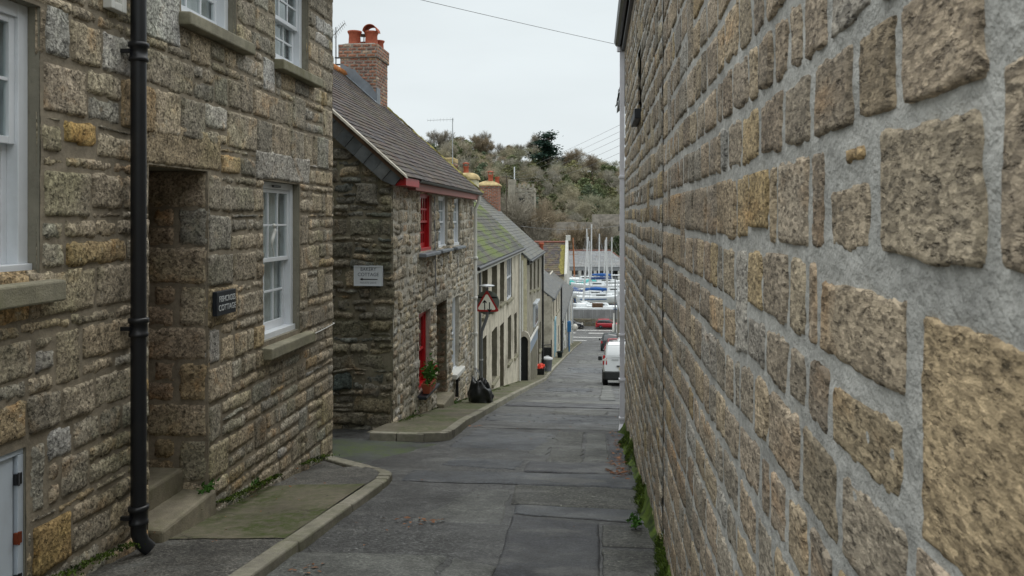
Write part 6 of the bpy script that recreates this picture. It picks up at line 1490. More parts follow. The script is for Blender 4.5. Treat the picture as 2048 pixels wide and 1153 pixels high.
B((bx_at(1200, 170), 168, GZ), 8.5, R(20), 'white yacht with a slim mast and yellow fitting, near the shed', mast_h=-3.25, lift=3.6, lean=.1)
B((bx_at(1180, 170), 170, GZ), 8.5, R(160), 'white yacht with leaning mast standing close to the shed posts', mast_h=-2.23, lift=3.4, lean=.5)
B((bx_at(1150, 172), 172, GZ), 9.0, R(10), 'old boat with an orange varnished wooden mast left of the shed', mast_h=-4.19, lift=3.2, lean=-.3, mast_mat='mast_wood', mr=.17)
B((bx_at(1186, 150), 150, GZ), 8.5, R(95), 'white yacht with a stepped cabin and two stays between the blue sail covers', mast_h=-4.22, lift=2.4, lean=-.5, mr=.10)
B((bx_at(1176, 164), 165, GZ), 8.5, R(-95), 'white hull with dark blue stripe high on its cradle at the back', lift=4.0, hull2='antifoul')
B((bx_at(1222, 152), 152, GZ), 8.0, R(100), 'white yacht at the right side of the yard with a short silver mast', mast_h=-6.27, lift=2.9, mr=.09)
B((bx_at(1207, 174), 174, GZ), 8.5, R(-10), 'white yacht with double mast tops at the right of the yard', mast_h=-4.68, lift=3.2, lean=.3)
# stacked gear behind the fence
gr = thing('equipment_crate', (bx_at(1195, 136), 136, GZ), 'brown slatted crate on the boatyard ground behind the fence', 'crate')
mb = MB()
for i in range(6): mb.box(bx_at(1184, 136), bx_at(1206, 136), 135.6, 135.66, GZ + 2.35 + i * .18, GZ + 2.35 + i * .18 + .15)
mb.box(bx_at(1184, 136) + .03, bx_at(1206, 136) - .03, 135.68, 136.6, GZ, GZ + 3.4); mb.obj('crate_body', MAT['brown_wood'], gr)
tk = MB(); tk.loft([[(bx_at(1163, 136) + r_ * math.cos(a) * 1.2, 136.3 + r_ * math.sin(a), GZ + z) for a in np.linspace(0, 6.283, 17)[:-1]] for z, r_ in ((0, .7), (3.2, .75), (3.35, .6), (3.4, .1))]); tag(tk.obj('water_tank', MAT['gelcoat'], origin=(bx_at(1163, 136), 136.3, GZ)), 'white plastic tank behind the fence at the street foot', 'tank')
sw = MB(); sw.box(bx_at(1147, 137), bx_at(1226, 137), 134.6, 135.4, GZ + 2.1, GZ + 2.75); sw.box(bx_at(1147, 137), bx_at(1226, 137), 134.7, 135.3, GZ, GZ + 2.1); tag(sw.obj('pontoon_section', MAT['gelcoat'], origin=(1, 135, GZ), bevel=.05), 'long white pontoon section stored along the back of the fence', 'pontoon')
# the boat shed
sh = thing('boat_shed', (0, 184, GZ), 'long open boat shed with grey roof, red ridge and white posts', 'shed')
xa, xb = bx_at(1085, 182), bx_at(1262, 182); ye, yr = 178, 190; ze, zr = -10.75, -7.7
sm = SM(); slates(sm, (xa - .5, ye, ze), (xb, ye, ze), (xa - .5, yr, zr), (xb - 4.5, yr, zr), random.Random(2), .9, 1.2, .03, palette([(.17, .18, .19), (.19, .20, .205), (.155, .165, .17)], [2, 2, 1], .08), .05); rf = sm.obj('roof', [MAT['slate_plain']], sh, smooth=False)
mb = MB(); roof_slab(mb, (xa - .5, ye + .05, ze - .03), (xb, ye + .05, ze - .03), (xa - .5, yr, zr - .03), (xb - 4.5, yr, zr - .03), .15); mb.add([(xb, ye + .05, ze - .05), (xb, 202, ze - .05), (xb - 4.5, yr, zr - .03)], [(0, 1, 2)]); mb.obj('roof_boards', MAT['shed_roof'], rf)
mb = MB(); mb.tube([(xa - .5, yr, zr + .1), (xb - 4.5, yr, zr + .1)], .16, 8); mb.tube([(xb - 4.5, yr, zr + .08), (xb, ye, ze + .12)], .10, 6); mb.obj('ridge_tiles', MAT['red_ridge'], rf)
mb = MB(); mb.box(xa, xb - .2, ye + .1, ye + .35, ze - .85, ze - .02); mb.obj('fascia', MAT['shed_roof'], sh)
for px in (1122, 1141, 1160, 1190.5, 1215.5, 1238): 
    x = bx_at(px, 179); mb = MB(); mb.box(x - .32, x + .32, ye + .15, ye + .75, GZ, ze - .8); mb.obj('post', MAT['whitewash'], sh)
mb = MB(); mb.box(xa, xb, 188, 188.3, GZ, ze); mb.obj('rear_wall', MAT['shed_dark'], sh)  # back wall coloured near-black for the shade under the roof
mb = MB()
for px in (1150, 1175, 1203): mb.box(bx_at(px, 187) - .9, bx_at(px, 187) + .9, 187.8, 187.95, GZ + 3.2, GZ + 6); 
mb.obj('shed_panel', MAT['fence'], sh)
sh2 = thing('boat_shed', (12, 196, GZ), 'smaller shed with a reddish roof at the right behind the long shed', 'shed')
mb = MB(); roof_slab(mb, (bx_at(1240, 190), 190, -10), (bx_at(1300, 190), 190, -10), (bx_at(1240, 190) + 3.5, 196, -7.6), (bx_at(1300, 190), 196, -7.6), .2); mb.obj('roof', MAT['red_ridge'], sh2)
mb = MB(); mb.box(bx_at(1241, 190), bx_at(1300, 190), 190.5, 196, GZ, -10.2); mb.obj('wall', MAT['grey_stone_wall'], sh2)

# ================================================================== lamp columns, church, houses under the wood
def lamp_column(x, Y, top, label, head=True, r=.08, mat='galv'):
    z0 = road_z(Y); o = thing('street_lamp' if head else 'pole', (x, Y, z0), label, 'street lamp' if head else 'pole')
    mb = MB(); mb.tube([(x, Y, z0), (x, Y, z0 + 1.2), (x, Y, z0 + 1.25), (x, Y, top)], [r * 1.5, r * 1.5, r, r * .8], 8); mb.obj('column', MAT[mat], o)
    if head:
        mb = MB(); mb.loft([[(x + dx_, Y + s * w_, top + z) for s, z in ((-1, 0), (-1, .1), (0, .2), (1, .1), (1, 0))] for dx_, w_ in ((-.55, .08), (-.45, .2), (.3, .2), (.75, .12))]); mb.obj('lamp_head', MAT['galv'], o)
lamp_column(bx_at(1230, 104), 104, -7.45, 'grey street lamp column near the harbour road', True, .09, 'dull_grey')
lamp_column(bx_at(1234.5, 110), 110, -8.8, 'slim white pole just right of the street lamp', False, .07, 'white')
lamp_column(bx_at(1228.5, 126), 126, -14.9, 'short pale post at the road edge in front of the red car', False, .22, 'whitewash')
ct = thing('church_tower', (-16.5, 192, -16), 'square grey church tower with corner turret and white flagpole among bare trees', 'church tower')
x0, x1 = bx_at(1018, 192), bx_at(1068, 192)
sm = SM(); rg = random.Random(64); PT = PY(192)
stones(sm, PT, layout(rg, x0, x1, -8, 7.4, (.28, .5), (.4, 1.1)), rg, res=.3, jx=.08, jz=.08, rnd=.1, face=.06, fvar=.05, rough=.05, pal=palette([(.30, .28, .235), (.22, .20, .16), (.36, .34, .29), (.17, .16, .13)], [3, 3, 2, 2], .15), warp=.06, edge=.06, rad=.1)
sm.obj('tower_stonework', [MAT['rubble']], ct)
mb = MB(); mb.box(x0, x1, 192, 198, -17.6, 7.4)
for i in range(6): 
    w = (x1 - x0) / 11; mb.box(x0 + 2 * i * w, x0 + (2 * i + 1) * w, 191.96, 192.4, 7.4, 8.3)
mb.box(x0 - .15, x1 + .15, 191.85, 198.1, 6.4, 6.65); mb.box(x0 - .15, x1 + .15, 191.85, 198.1, .5, .75); mb.obj('tower_wall', MAT['grey_stone_wall'], ct)
mb = MB(); n = 8; mb.loft([[(x0 + .6 + 1.0 * math.cos(k * math.pi / 4), 192.4 + 1.0 * math.sin(k * math.pi / 4), z) for k in range(8)] for z in (-17.6, 9.4)], sm=False); mb.obj('turret', MAT['grey_stone_wall'], ct)
mb = MB(); mb.box((x0 + x1) / 2 - .7, (x0 + x1) / 2 + .7, 191.93, 192.1, 1.8, 5.0); mb.obj('belfry_opening_shade', MAT['shed_dark'], ct)  # dark block on the tower face, shade of the opening as colour
mb = MB(); mb.tube([(bx_at(1028, 195), 195, 7), (bx_at(1028, 195), 195, 12.6)], .14, 8); mb.obj('flagpole', MAT['white'], ct)
def far_house(px0, px1, Y, ze, zr, label, wall='grey_stone_wall', roof='far_roof', depth=8):
    x0, x1 = bx_at(px0, Y), bx_at(px1, Y); g = float(ground_z(np.array((x0 + x1) / 2), np.array(float(Y)))) - 1
    H = thing('distant_house', ((x0 + x1) / 2, Y, g + 1), label, 'house')
    mb = MB(); mb.box(x0, x1, Y, Y + depth, g, ze); mb.prism([(Y, ze), (Y + depth, ze), (Y + depth / 2, zr - .05)], lambda u, v, h: (h, u, v), x0, x1); mb.obj('wall', MAT[wall], H)
    mb = MB(); roof_slab(mb, (x0 - .3, Y - .3, ze), (x1 + .3, Y - .3, ze), (x0 - .3, Y + depth / 2, zr + .1), (x1 + .3, Y + depth / 2, zr + .1), .15); roof_slab(mb, (x0 - .3, Y + depth / 2, zr + .1), (x1 + .3, Y + depth / 2, zr + .1), (x0 - .3, Y + depth + .3, ze), (x1 + .3, Y + depth + .3, ze), .15); mb.obj('roof', MAT[roof], H)
    mb = MB(); n = max(2, int((x1 - x0) / 3))
    for i in range(n):
        c = x0 + (x1 - x0) * (i + .5) / n; mb.box(c - .5, c + .5, Y - .04, Y + .05, ze - 2.0, ze - .5)
    mb.obj('window', MAT['window_dark'], H)
far_house(1100, 1204, 236, -5.2, -1.2, 'long grey roofed building half hidden by bare trees behind shed')
far_house(1186, 1250, 250, -2.0, 1.2, 'grey roofed house among trees at the right, behind masts', 'grey_stone_wall')

# ================================================================== trees
def bare_tree_mesh(seed, h=12, spread=.42, twigs=1500, tw=.05, mats=('bark', 'bark')):
    rg = random.Random(seed); V = []; F = []
    def seg(a, b, r0, r1, n=4):
        t = (b - a).normalized(); s = t.orthogonal().normalized(); q = t.cross(s); k = len(V)
        for p, r in ((a, r0), (b, r1)):
            for i in range(n): V.append(p + (s * math.cos(6.283 * i / n) + q * math.sin(6.283 * i / n)) * r)
        for i in range(n): F.append((k + i, k + (i + 1) % n, k + n + (i + 1) % n, k + n + i))
    tips = []
    def grow(p, d, L, r, lev):
        a = p; steps = 3
        for s in range(steps):
            d = (d + Vector((rg.gauss(0, .13), rg.gauss(0, .13), rg.gauss(.05, .07)))).normalized(); b = a + d * (L / steps)
            r2 = r * (.86 if s < steps - 1 else .75); seg(a, b, r, r2, 6 if lev < 2 else 4); a, r = b, r2
            if lev >= 2: tips.append((b, d))
            if lev < 4 and s > 0 or lev == 0 and s > 0:
                for _ in range(2 if lev < 3 else 1):
                    ax = d.orthogonal().normalized(); ax = Matrix.Rotation(rg.uniform(0, 6.283), 3, d) @ ax
                    nd = (d * rg.uniform(.6, 1.0) + ax * rg.uniform(.5, 1.0) * spread * 2 + Vector((0, 0, .12))).normalized()
                    if lev < 4: grow(a, nd, L * rg.uniform(.55, .78), r * .68, lev + 1)
    grow(Vector((0, 0, -.5)), Vector((rg.gauss(0, .05), rg.gauss(0, .05), 1)), h * .36, h * .022, 0)
    nb = len(F); ft = []
    for _ in range(twigs):
        p, d = rg.choice(tips); e = (d + Vector((rg.gauss(0, .6), rg.gauss(0, .6), rg.gauss(.25, .4)))).normalized(); L = h * rg.uniform(.04, .11)
        s = e.orthogonal().normalized(); s = Matrix.Rotation(rg.uniform(0, 6.283), 3, e) @ s; k = len(V); o = p + Vector((rg.gauss(0, .02), rg.gauss(0, .02), rg.gauss(0, .02))) * h
        V += [o - s * tw, o + s * tw, o + e * L + s * tw * .3, o + e * L - s * tw * .3]; ft.append((k, k + 1, k + 2, k + 3))
    return V, F, ft
def clump_tree(seed, h=9, n=2600, leaf=.34, shape='round'):
    rg = random.Random(seed); V = []; F = []; ft = []
    cl = []
    for i in range(34):
        t = rg.uniform(.15, 1); w = {'round': math.sin(math.pi * min(1, t * .92 + .08)) ** .6, 'pine': (.55 + .45 * math.sin(t * 11)) * (1.05 - t * .55), 'cone': 1.05 - t}[shape]
        a = rg.uniform(0, 6.283); r = .36 * h * w * math.sqrt(rg.uniform(.1, 1)); cl.append((Vector((r * math.cos(a), r * math.sin(a), h * t)), h * rg.uniform(.06, .13)))
    mb = MB(); mb.tube([(0, 0, -.5), (.1, .05, h * .5), (0, 0, h * .9)], [h * .03, h * .022, h * .006], 6)
    for c, r in cl[::2]: mb.tube([(0, 0, max(.3, c.z * .7)), tuple(c)], [h * .01, h * .004], 4)
    V = [Vector(v) for v in mb.v]; F = [f for f in mb.f if len(f) == 4]
    for _ in range(n):
        c, r = rg.choice(cl); p = c + Vector((rg.gauss(0, r * .6), rg.gauss(0, r * .6), rg.gauss(0, r * .42))); d = Vector((rg.gauss(0, 1), rg.gauss(0, 1), rg.gauss(.5, .7))).normalized(); s = d.orthogonal().normalized(); q = d.cross(s); l = leaf * rg.uniform(.5, 1.3); k = len(V)
        V += [p - s * l / 2 - q * l / 3, p + s * l / 2 - q * l / 3, p + s * l / 2 + q * l / 3, p - s * l / 2 + q * l / 3]; ft.append((k, k + 1, k + 2, k + 3))
    return V, F, ft
def split_mesh(data, nm):
    V, F, ft = data; out = []
    for faces, s in ((F, 'trunk'), (ft, 'crown')):
        idx = sorted({i for f in faces for i in f}); mp_ = {j: i for i, j in enumerate(idx)}
        me = bpy.data.meshes.new(nm + '_' + s); me.from_pydata([V[i] for i in idx], [], [[mp_[i] for i in f] for f in faces]); me.materials.append(None); out.append(me)
    return out
TW = {
 'grey': leafy('grey_twigs', (.19, .17, .135), (.33, .30, .24), .12), 'brown': leafy('brown_twigs', (.18, .145, .10), (.32, .26, .175), .12), 'red': leafy('reddish_twigs', (.15, .085, .055), (.27, .16, .10), .12),
 'olive': leafy('olive_foliage', (.085, .085, .035), (.20, .18, .075), .3), 'ivy': leafy('ivy_green', (.025, .04, .018), (.075, .10, .045), .3), 'pine': leafy('pine_green', (.010, .028, .020), (.03, .065, .045), .5), 'yellow': leafy('yellow_green_leaves', (.12, .14, .03), (.24, .24, .065), .4), 'bluegreen': leafy('blue_green_leaves', (.05, .075, .05), (.13, .16, .11), .3), 'brownleaf': leafy('autumn_leaves', (.13, .095, .05), (.27, .20, .11), .25)}
BARE_DATA = [bare_tree_mesh(s, 11, sp, 4200, .026) for s, sp in ((1, .42), (2, .36), (3, .5), (4, .4))]
BARE = [split_mesh(d, 'bare_tree') for d in BARE_DATA]
RND = [split_mesh(clump_tree(s, 9, 2200, .34), 'bushy_tree') for s in (5, 6)]
PINE = split_mesh(clump_tree(8, 12, 3200, .42, 'pine'), 'pine_tree')
def tree(protos, mat, px, Y, h, label, name='bare_tree', group=None, dz=0, base_h=11.0, wide=1.0, rot=0, cat='tree'):
    x = bx_at(px, Y); z = float(ground_z(np.array(x), np.array(float(Y)))) + dz
    T = thing(name, (x, Y, z), label, cat, group); s = h / base_h; T.scale = (s * wide, s * wide, s); T.rotation_euler = (0, 0, rot)
    for me, nm, m in ((protos[0], 'trunk', MAT['bark']), (protos[1], 'crown', mat)):
        o = bpy.data.objects.new(nm, me); COL.objects.link(o); o.parent = T; o.material_slots[0].link = 'OBJECT'; o.material_slots[0].material = m
    return T
# the far wood, too many trunks to count: one object
def wood():
    rg = random.Random(33); sm = SM(); cnt = 0
    lib = []
    for i, d in enumerate(BARE_DATA): 
        V, F, ft = d; lib.append((np.array([tuple(v) for v in V]), np.array([f for f in F + ft[:2300]]), len(F)))
    cl = []
    for s in (11, 12): V, F, ft = clump_tree(s, 9, 900, .55); cl.append((np.array([tuple(v) for v in V]), np.array(F + ft), len(F)))
    pts = []
    tries = 0
    while len(pts) < 350 and tries < 30000:
        tries += 1; Y = rg.uniform(240, 455); x = rg.uniform(-.25 * Y - 12, .07 * Y + 14)
        if Y < 268 and -30 < x < 12: continue
        if all((x - a) ** 2 + (Y - b) ** 2 > 20 for a, b in pts): pts.append((x, Y))
    for x, Y in pts:
        z = float(ground_z(np.array(x), np.array(Y))); k = rg.random(); a = rg.uniform(0, 6.283); s = rg.uniform(.75, 1.15)
        ever = k < .34
        V, F, nb = rg.choice(cl if ever else lib)
        c, q = math.cos(a), math.sin(a); P_ = V * s * (np.array((1.25, 1.25, 1))); P_ = np.stack([P_[:, 0] * c - P_[:, 1] * q + x, P_[:, 0] * q + P_[:, 1] * c + Y, P_[:, 2] + z], -1)
        tint = rg.choice([(.13, .145, .075), (.095, .115, .055), (.19, .185, .09), (.115, .145, .09), (.16, .16, .08)]) if ever else rg.choice([(.285, .26, .20), (.28, .255, .18), (.27, .255, .21), (.29, .24, .175), (.24, .235, .165)])
        j = rg.uniform(.85, 1.15); T = np.tile(np.array(tint) * j * 1.15, (len(P_), 1))
        sm.V.append(P_); sm.F.append(F + sm.n); sm.T.append(T); sm.M.append(np.zeros(len(F), int)); sm.n += len(P_)
    t = NT('wood_twigs'); c = t.scale_col(t.attr(), t.rng(t.noise(.35, 3), .3, .7, .75, 1.25)); t.fin(c, .9, .1)
    o = sm.obj('hillside_wood', [t.m], smooth=False); tag(o, 'mixed winter wood of bare and evergreen trees covering the far hillside', 'wood', kind='stuff')
wood()
# undergrowth over the hillside
def scrub():
    rg = np.random.default_rng(4); n = 26000; Y = rg.uniform(228, 470, n); X = rg.uniform(-.27, .08, n) * Y + rg.normal(0, 3, n)
    Z = ground_z(X, Y) + np.abs(rg.normal(0, .9, n)); d = rg.normal(0, 1, (n, 3)); d[:, 2] = np.abs(d[:, 2]); d /= np.linalg.norm(d, axis=1)[:, None]; s = np.cross(d, rg.normal(0, 1, (n, 3))); s /= np.linalg.norm(s, axis=1)[:, None]; q = np.cross(d, s); l = rg.uniform(.35, 1.0, n)[:, None]; p = np.stack([X, Y, Z], -1)
    V = np.stack([p - s * l - q * l * .5, p + s * l - q * l * .5, p + s * l + q * l * .5, p - s * l + q * l * .5], 1).reshape(-1, 3); F = np.arange(n * 4).reshape(-1, 4)
    sm = SM(); tint = np.array([(.15, .14, .08), (.11, .12, .055), (.17, .145, .09), (.08, .10, .045)])[rg.integers(0, 4, n)] * (1 + rg.normal(0, .15, (n, 1))); sm.V.append(V); sm.F.append(F); sm.T.append(np.repeat(np.clip(tint, .01, 1), 4, 0)); sm.M.append(np.zeros(n, int)); sm.n = n * 4
    t = NT('scrub_leaves'); t.fin(t.attr(), .9, .1); tag(sm.obj('hillside_scrub', [t.m], smooth=False), 'brown and green undergrowth covering the far hillside', 'undergrowth', kind='stuff')
scrub()
SK = 'bare trees on the ridge'
tree(BARE[0], TW['grey'], 868, 425, 16.9, 'tall grey bare tree on the ridge, leftmost beside the slate roof', group=SK)
tree(BARE[1], TW['grey'], 885, 420, 15.6, 'grey bare tree on the ridge just left of the tall aerial pole', group=SK, rot=2)
tree(BARE[2], TW['brown'], 925, 422, 13.0, 'brownish bare tree on the ridge right of the tall aerial', group=SK, rot=1)
tree(BARE[3], TW['brown'], 951, 418, 16.9, 'dark bare tree on the ridge above the cream chimney', group=SK)
tree(BARE[0], TW['grey'], 962, 425, 18.9, 'tallest thin bare tree on the ridge above brick chimney', group=SK, rot=3, wide=.8)
tree(BARE[1], TW['brown'], 975, 420, 15.6, 'olive tinged bare tree on the ridge right of the tallest one', group=SK, rot=5)
tree(BARE[2], TW['grey'], 994, 424, 14.3, 'slender grey bare tree on ridge left of the russet tree', group=SK, rot=4, wide=.7)
tree(RND[0], TW['brownleaf'], 1017, 418, 11, 'russet round topped tree on the ridge above the church flagpole', name='russet_tree', base_h=9)
tree(BARE[3], TW['grey'], 1041, 424, 13.0, 'thin bare tree on ridge between the russet tree and pine', group=SK, rot=2.5, wide=.7)
tree(BARE[0], TW['grey'], 1063, 420, 17.6, 'rounded grey bare tree standing directly left of the pine', group=SK, rot=1.2)
tree(PINE, TW['pine'], 1098, 392, 13.5, 'dark green pine tree standing out on the hill skyline', name='pine_tree', base_h=11, wide=2.2, dz=5.5)
tree(BARE[2], TW['brown'], 1158, 405, 16.9, 'dark limbed bare tree on the skyline right of the pine', rot=.5, group=SK, wide=1.1)
tree(BARE[1], TW['brown'], 1186, 400, 13.0, 'low spreading bare tree at the right end of the skyline', rot=3.5, group=SK, wide=1.2)
tree(RND[1], TW['bluegreen'], 1045, 300, 14, 'large blue green evergreen tree behind the church tower', name='evergreen_tree', base_h=9, wide=1.3)
tree(RND[0], TW['ivy'], 950, 330, 11, 'dark ivy covered tree behind the cream chimney', name='evergreen_tree', base_h=9, wide=1.3)
tree(RND[0], TW['pine'], 1083, 260, 8, 'small very dark evergreen right of the church tower', name='evergreen_tree', base_h=9, dz=5)
tree(RND[1], TW['yellow'], 1082, 196, 15.5, 'yellow green leafy tree at the foot of the hill', name='leafy_tree', base_h=9, wide=.95)
tree(BARE[3], TW['grey'], 1043, 186, 27, 'bare tree with forked branches standing before the church tower', rot=1, wide=.8)
tree(BARE[1], TW['grey'], 1024, 187, 25, 'second bare tree before the church tower, nearer the brick chimney', rot=3, wide=.7)
tree(BARE[2], TW['brown'], 1064, 189, 25, 'brownish bare tree at the right corner of the church tower', rot=5, wide=.7)
tree(BARE[0], TW['brown'], 1130, 215, 18, 'dark bare tree above the slate roof, left of the masts', rot=2.2)
tree(BARE[2], TW['brown'], 1164, 218, 17.5, 'dark limbed bare tree behind the masts and shed', rot=4.1)
tree(BARE[1], TW['grey'], 1200, 222, 18, 'spreading bare tree behind the tallest silver masts', rot=.7)
tree(RND[0], TW['ivy'], 1238, 214, 12.5, 'dark evergreen tree at right behind the shed, beside the downpipe', name='evergreen_tree', base_h=9)
tree(RND[1], TW['olive'], 1146, 240, 10, 'olive green bushy tree between the two dark bare trees', name='evergreen_tree', base_h=9)
tree(BARE[2], TW['grey'], 1112, 224, 15, 'pale bare tree before the long grey roof, right of the yellow green tree', rot=3, wide=1.2)
tree(BARE[0], TW['grey'], 1182, 226, 15, 'wide bare tree hiding the right half of the long grey roof', rot=5, wide=1.3)
tree(RND[0], TW['olive'], 1205, 230, 9, 'olive bush at the right end of the long grey roof', name='evergreen_tree', base_h=9)
tree(RND[0], TW['brownleaf'], 1222, 262, 13, 'brown leaved tree on the slope at the right, above the shed', name='russet_tree', base_h=9)

# ================================================================== overhead wires
def wire(a, b, sag, label, r=.006, n=16):
    a, b = Vector(a), Vector(b); mb = MB(); mb.tube([a.lerp(b, i / n) - Vector((0, 0, sag * 4 * (i / n) * (1 - i / n))) for i in range(n + 1)], r, 5, cap=False)
    tag(mb.obj('overhead_wire', MAT['wire'], origin=a), label, 'wire', 'overhead wires')
wire((.40, 12.1, 2.59), (-2.96, 7.6, 2.45), .012, 'single cable crossing the sky from the gutter corner to the left house', .0035)
pl = thing('telegraph_pole', (bx_at(1012, 150), 150, GZ), 'wooden telegraph pole at the boatyard edge, partly behind the roofs', 'pole')
mb = MB(); xp = bx_at(1012, 150); mb.tube([(xp, 150, GZ), (xp, 150, 8.2)], [.12, .09], 8); mb.obj('shaft', MAT['bark'], pl)
mb = MB(); mb.box(xp - .9, xp + .9, 149.9, 150.05, 7.7, 7.85); mb.obj('crossarm', MAT['bark'], pl)
sp = thing('telegraph_pole', (2.05, 43, road_z(43)), 'wooden telegraph pole on the right of the street behind the near buildings', 'pole')
mb = MB(); mb.tube([(2.05, 43, road_z(43)), (2.05, 43, 5.5)], [.13, .10], 8); mb.obj('shaft', MAT['bark'], sp)
for i, zz in enumerate((5.3, 4.95, 4.6, 4.2, 3.8)):
    wire((2.0, 43, zz), (xp - .8 + i * .4, 150, 7.95 - .03 * i), .3 + .25 * i, ['highest wire of the fan from the right hand side down over the hill', 'second wire of the fan from the right hand side', 'middle wire of the fan from the right hand side', 'fourth wire of the fan from the right hand side', 'lowest wire of the fan from the right hand side'][i], .009)
wire((bx_at(1040, 120), 121, -1.2), (bx_at(1300, 120), 121, -.2), .9, 'dark cable slung across the street foot above the masts', .022)

# ================================================================== moss, leaves and weeds
def moss_strip():
    rg = random.Random(8); sm = SM(); ys = np.linspace(3.0, 12.0, 200); t = np.linspace(0, 1, 14); Yg, Tg = np.meshgrid(ys, t)
    wd = .12 + .05 * vn(Yg * 1.3, Yg * 0, 3) + .03 * vn(Yg * 6, Yg * 0, 5); X = RX + .02 - wd * (1 - Tg); Z = -D(Yg) + .002 + (.16 + .08 * vn(Yg * 1.7, Tg * 0, 9)) * Tg ** 1.6 + .018 * vn(Yg * 22, Tg * 9, 2) * Tg - .01 * (Tg < .05)
    sm.grid(np.stack([X, Yg, Z], -1), 200, 14, (1, 1, 1))
    n = 9000; r = np.random.default_rng(3); y = r.uniform(3.0, 12.0, n); tt = r.uniform(.02, 1, n); w = .12 + .05 * vn(y * 1.3, y * 0, 3) + .03 * vn(y * 6, y * 0, 5); x = RX + .015 - w * (1 - tt); z = -D(y) + (.16 + .08 * vn(y * 1.7, y * 0, 9)) * tt ** 1.6
    keep = vn(y * 2.2, tt * 2, 12) > -.25; x, y, z = x[keep], y[keep], z[keep]; n = len(x)
    d = np.stack([r.normal(-.35, .4, n), r.normal(0, .5, n), np.abs(r.normal(.8, .4, n))], -1); d /= np.linalg.norm(d, axis=1)[:, None]; s = np.cross(d, r.normal(0, 1, (n, 3))); s /= np.linalg.norm(s, axis=1)[:, None]; l = r.uniform(.012, .035, n)[:, None]; p = np.stack([x, y, z], -1)
    V = np.stack([p - s * .004, p + s * .004, p + d * l + s * .001, p + d * l - s * .001], 1).reshape(-1, 3); sm.raw(V, np.arange(n * 4).reshape(-1, 4), (1, 1, 1))
    tag(sm.obj('moss_strip', [MAT['moss']], smooth=True), 'bright green moss and weeds along the foot of the right hand wall', 'moss', kind='stuff')
moss_strip()
def leaves():
    rg = random.Random(12); sm = SM()
    def leaf(x, y, s, up=.012, z=None):
        a = rg.uniform(0, 6.283); z0 = (-float(D(y)) + up + .006) if z is None else z; c, q = math.cos(a), math.sin(a); w = s * rg.uniform(.4, .65)
        P_ = [(-s, 0, .0), (0, -w, .008 * rg.random() + .002), (s, 0, rg.uniform(0, .012)), (0, w, .008 * rg.random())]; V = [(x + u * c - v * q, y + u * q + v * c, z0 + h + (u * c - v * q) * 0 - .14 * (u * q + v * c)) for u, v, h in P_]
        sm.raw(V, [(0, 1, 2, 3)], (1, 1, 1))
    for _ in range(16): leaf(-1.38 + rg.gauss(0, .10), 6.05 + rg.gauss(0, .09), rg.uniform(.018, .036), .012)
    for _ in range(9): leaf(-1.72 + rg.gauss(0, .07), 4.72 + rg.gauss(0, .06), rg.uniform(.015, .028))
    for _ in range(60): leaf(.34 - abs(rg.gauss(0, .07)), rg.uniform(8.0, 12), rg.uniform(.015, .04), .014)
    for _ in range(30): leaf(.24 + rg.gauss(0, .07), 8.55 + rg.gauss(0, .18), rg.uniform(.02, .045), .014)
    for _ in range(16): leaf(.22 + rg.gauss(0, .06), 9.2 + rg.gauss(0, .2), rg.uniform(.02, .04), .014)
    for _ in range(40): leaf(rg.uniform(-1.8, .4), rg.uniform(4, 16), rg.uniform(.008, .02), .012)
    for _ in range(5): leaf(-1.80 + rg.gauss(0, .05), 12.2 + rg.gauss(0, .1), .04)
    for _ in range(30): leaf(rg.uniform(-2.9, -2.2), rg.uniform(4, 8), rg.uniform(.008, .02), .125)
    tag(sm.obj('fallen_leaves', [MAT['dead_leaf']], smooth=False), 'orange brown fallen leaves scattered over the wet road', 'leaves', kind='stuff')
leaves()
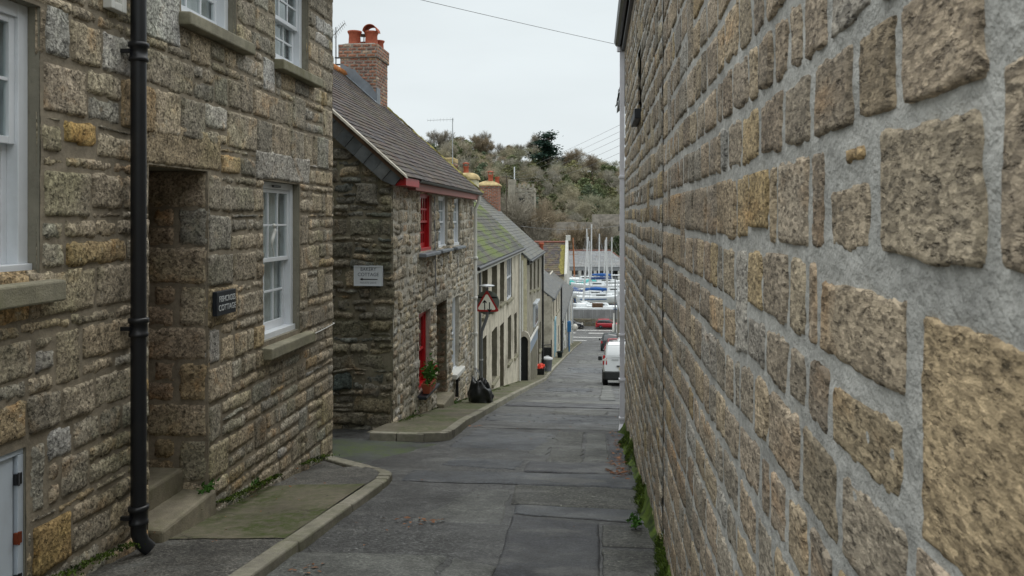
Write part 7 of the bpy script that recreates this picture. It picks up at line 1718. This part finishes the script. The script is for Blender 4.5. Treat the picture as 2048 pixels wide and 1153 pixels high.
def weed(label, c, n, ext, size, name='weed'):
    mb = MB(); V, F = leaf_cloud(n, c, ext, size, random.Random(int(c[1] * 100)), .8); mb.add(V, F)
    for i in range(6): mb.tube([(c[0], c[1], c[2] - .04), (c[0] + .02 * math.cos(i), c[1] + .03 * math.sin(i), c[2] + .02)], .003, 4)
    tag(mb.obj(name, MAT['grassy'], origin=c), label, 'plant')
weed('green weed growing at the corner of the doorway step', (-2.985, 5.93, -2.09), 60, (.02, .05, .018), .05)
weed('small weed at the foot of the granite wall past the step', (-2.955, 6.75, road_z(6.75) + .14), 26, (.012, .05, .01), .03)
weed('tuft of weed where the doorstep of the rubble cottage meets the pavement', (-2.86, 16.2, road_z(16.2) + .14), 40, (.03, .12, .02), .05)
weed('weeds at the foot of the rubble cottage near its gable', (-2.88, 12.5, road_z(12.5) + .13), 40, (.02, .3, .02), .04)
weed('pale weed rooted in the base of the right hand wall', (.30, 6.1, road_z(6.1) + .07), 60, (.02, .04, .02), .05)
# green growth where walls meet the pavement
def wall_foot():
    r = np.random.default_rng(9); V = []; sm = SM()
    for (ya, yb, n, xx) in ((3.5, 8.8, 2600, -2.955), (11.6, 31, 3200, -2.91), (6, 8.6, 500, -2.93)):
        y = r.uniform(ya, yb, n); x = xx + np.abs(r.normal(0, .05, n)) * (1 + vn(y * 2, y * 0, 4)); k = vn(y * 1.6, y * 0, 8) > .0; x, y = x[k], y[k]; n = len(x); z = -D(y) + .118
        d = r.normal(0, .6, (n, 3)); d[:, 2] = np.abs(d[:, 2]) * .5 + .3; d /= np.linalg.norm(d, axis=1)[:, None]; s = np.cross(d, r.normal(0, 1, (n, 3))); s /= np.linalg.norm(s, axis=1)[:, None]; l = r.uniform(.008, .022, n)[:, None]; p = np.stack([x, y, z - .006], -1)
        sm.raw(np.stack([p - s * .006, p + s * .006, p + d * l + s * .003, p + d * l - s * .003], 1).reshape(-1, 3), np.arange(n * 4).reshape(-1, 4), (1, 1, 1))
    tag(sm.obj('pavement_moss', [MAT['moss']], smooth=False), 'thin green moss where the house walls meet the pavement', 'moss', kind='stuff')
wall_foot()
bpy.context.view_layer.update()
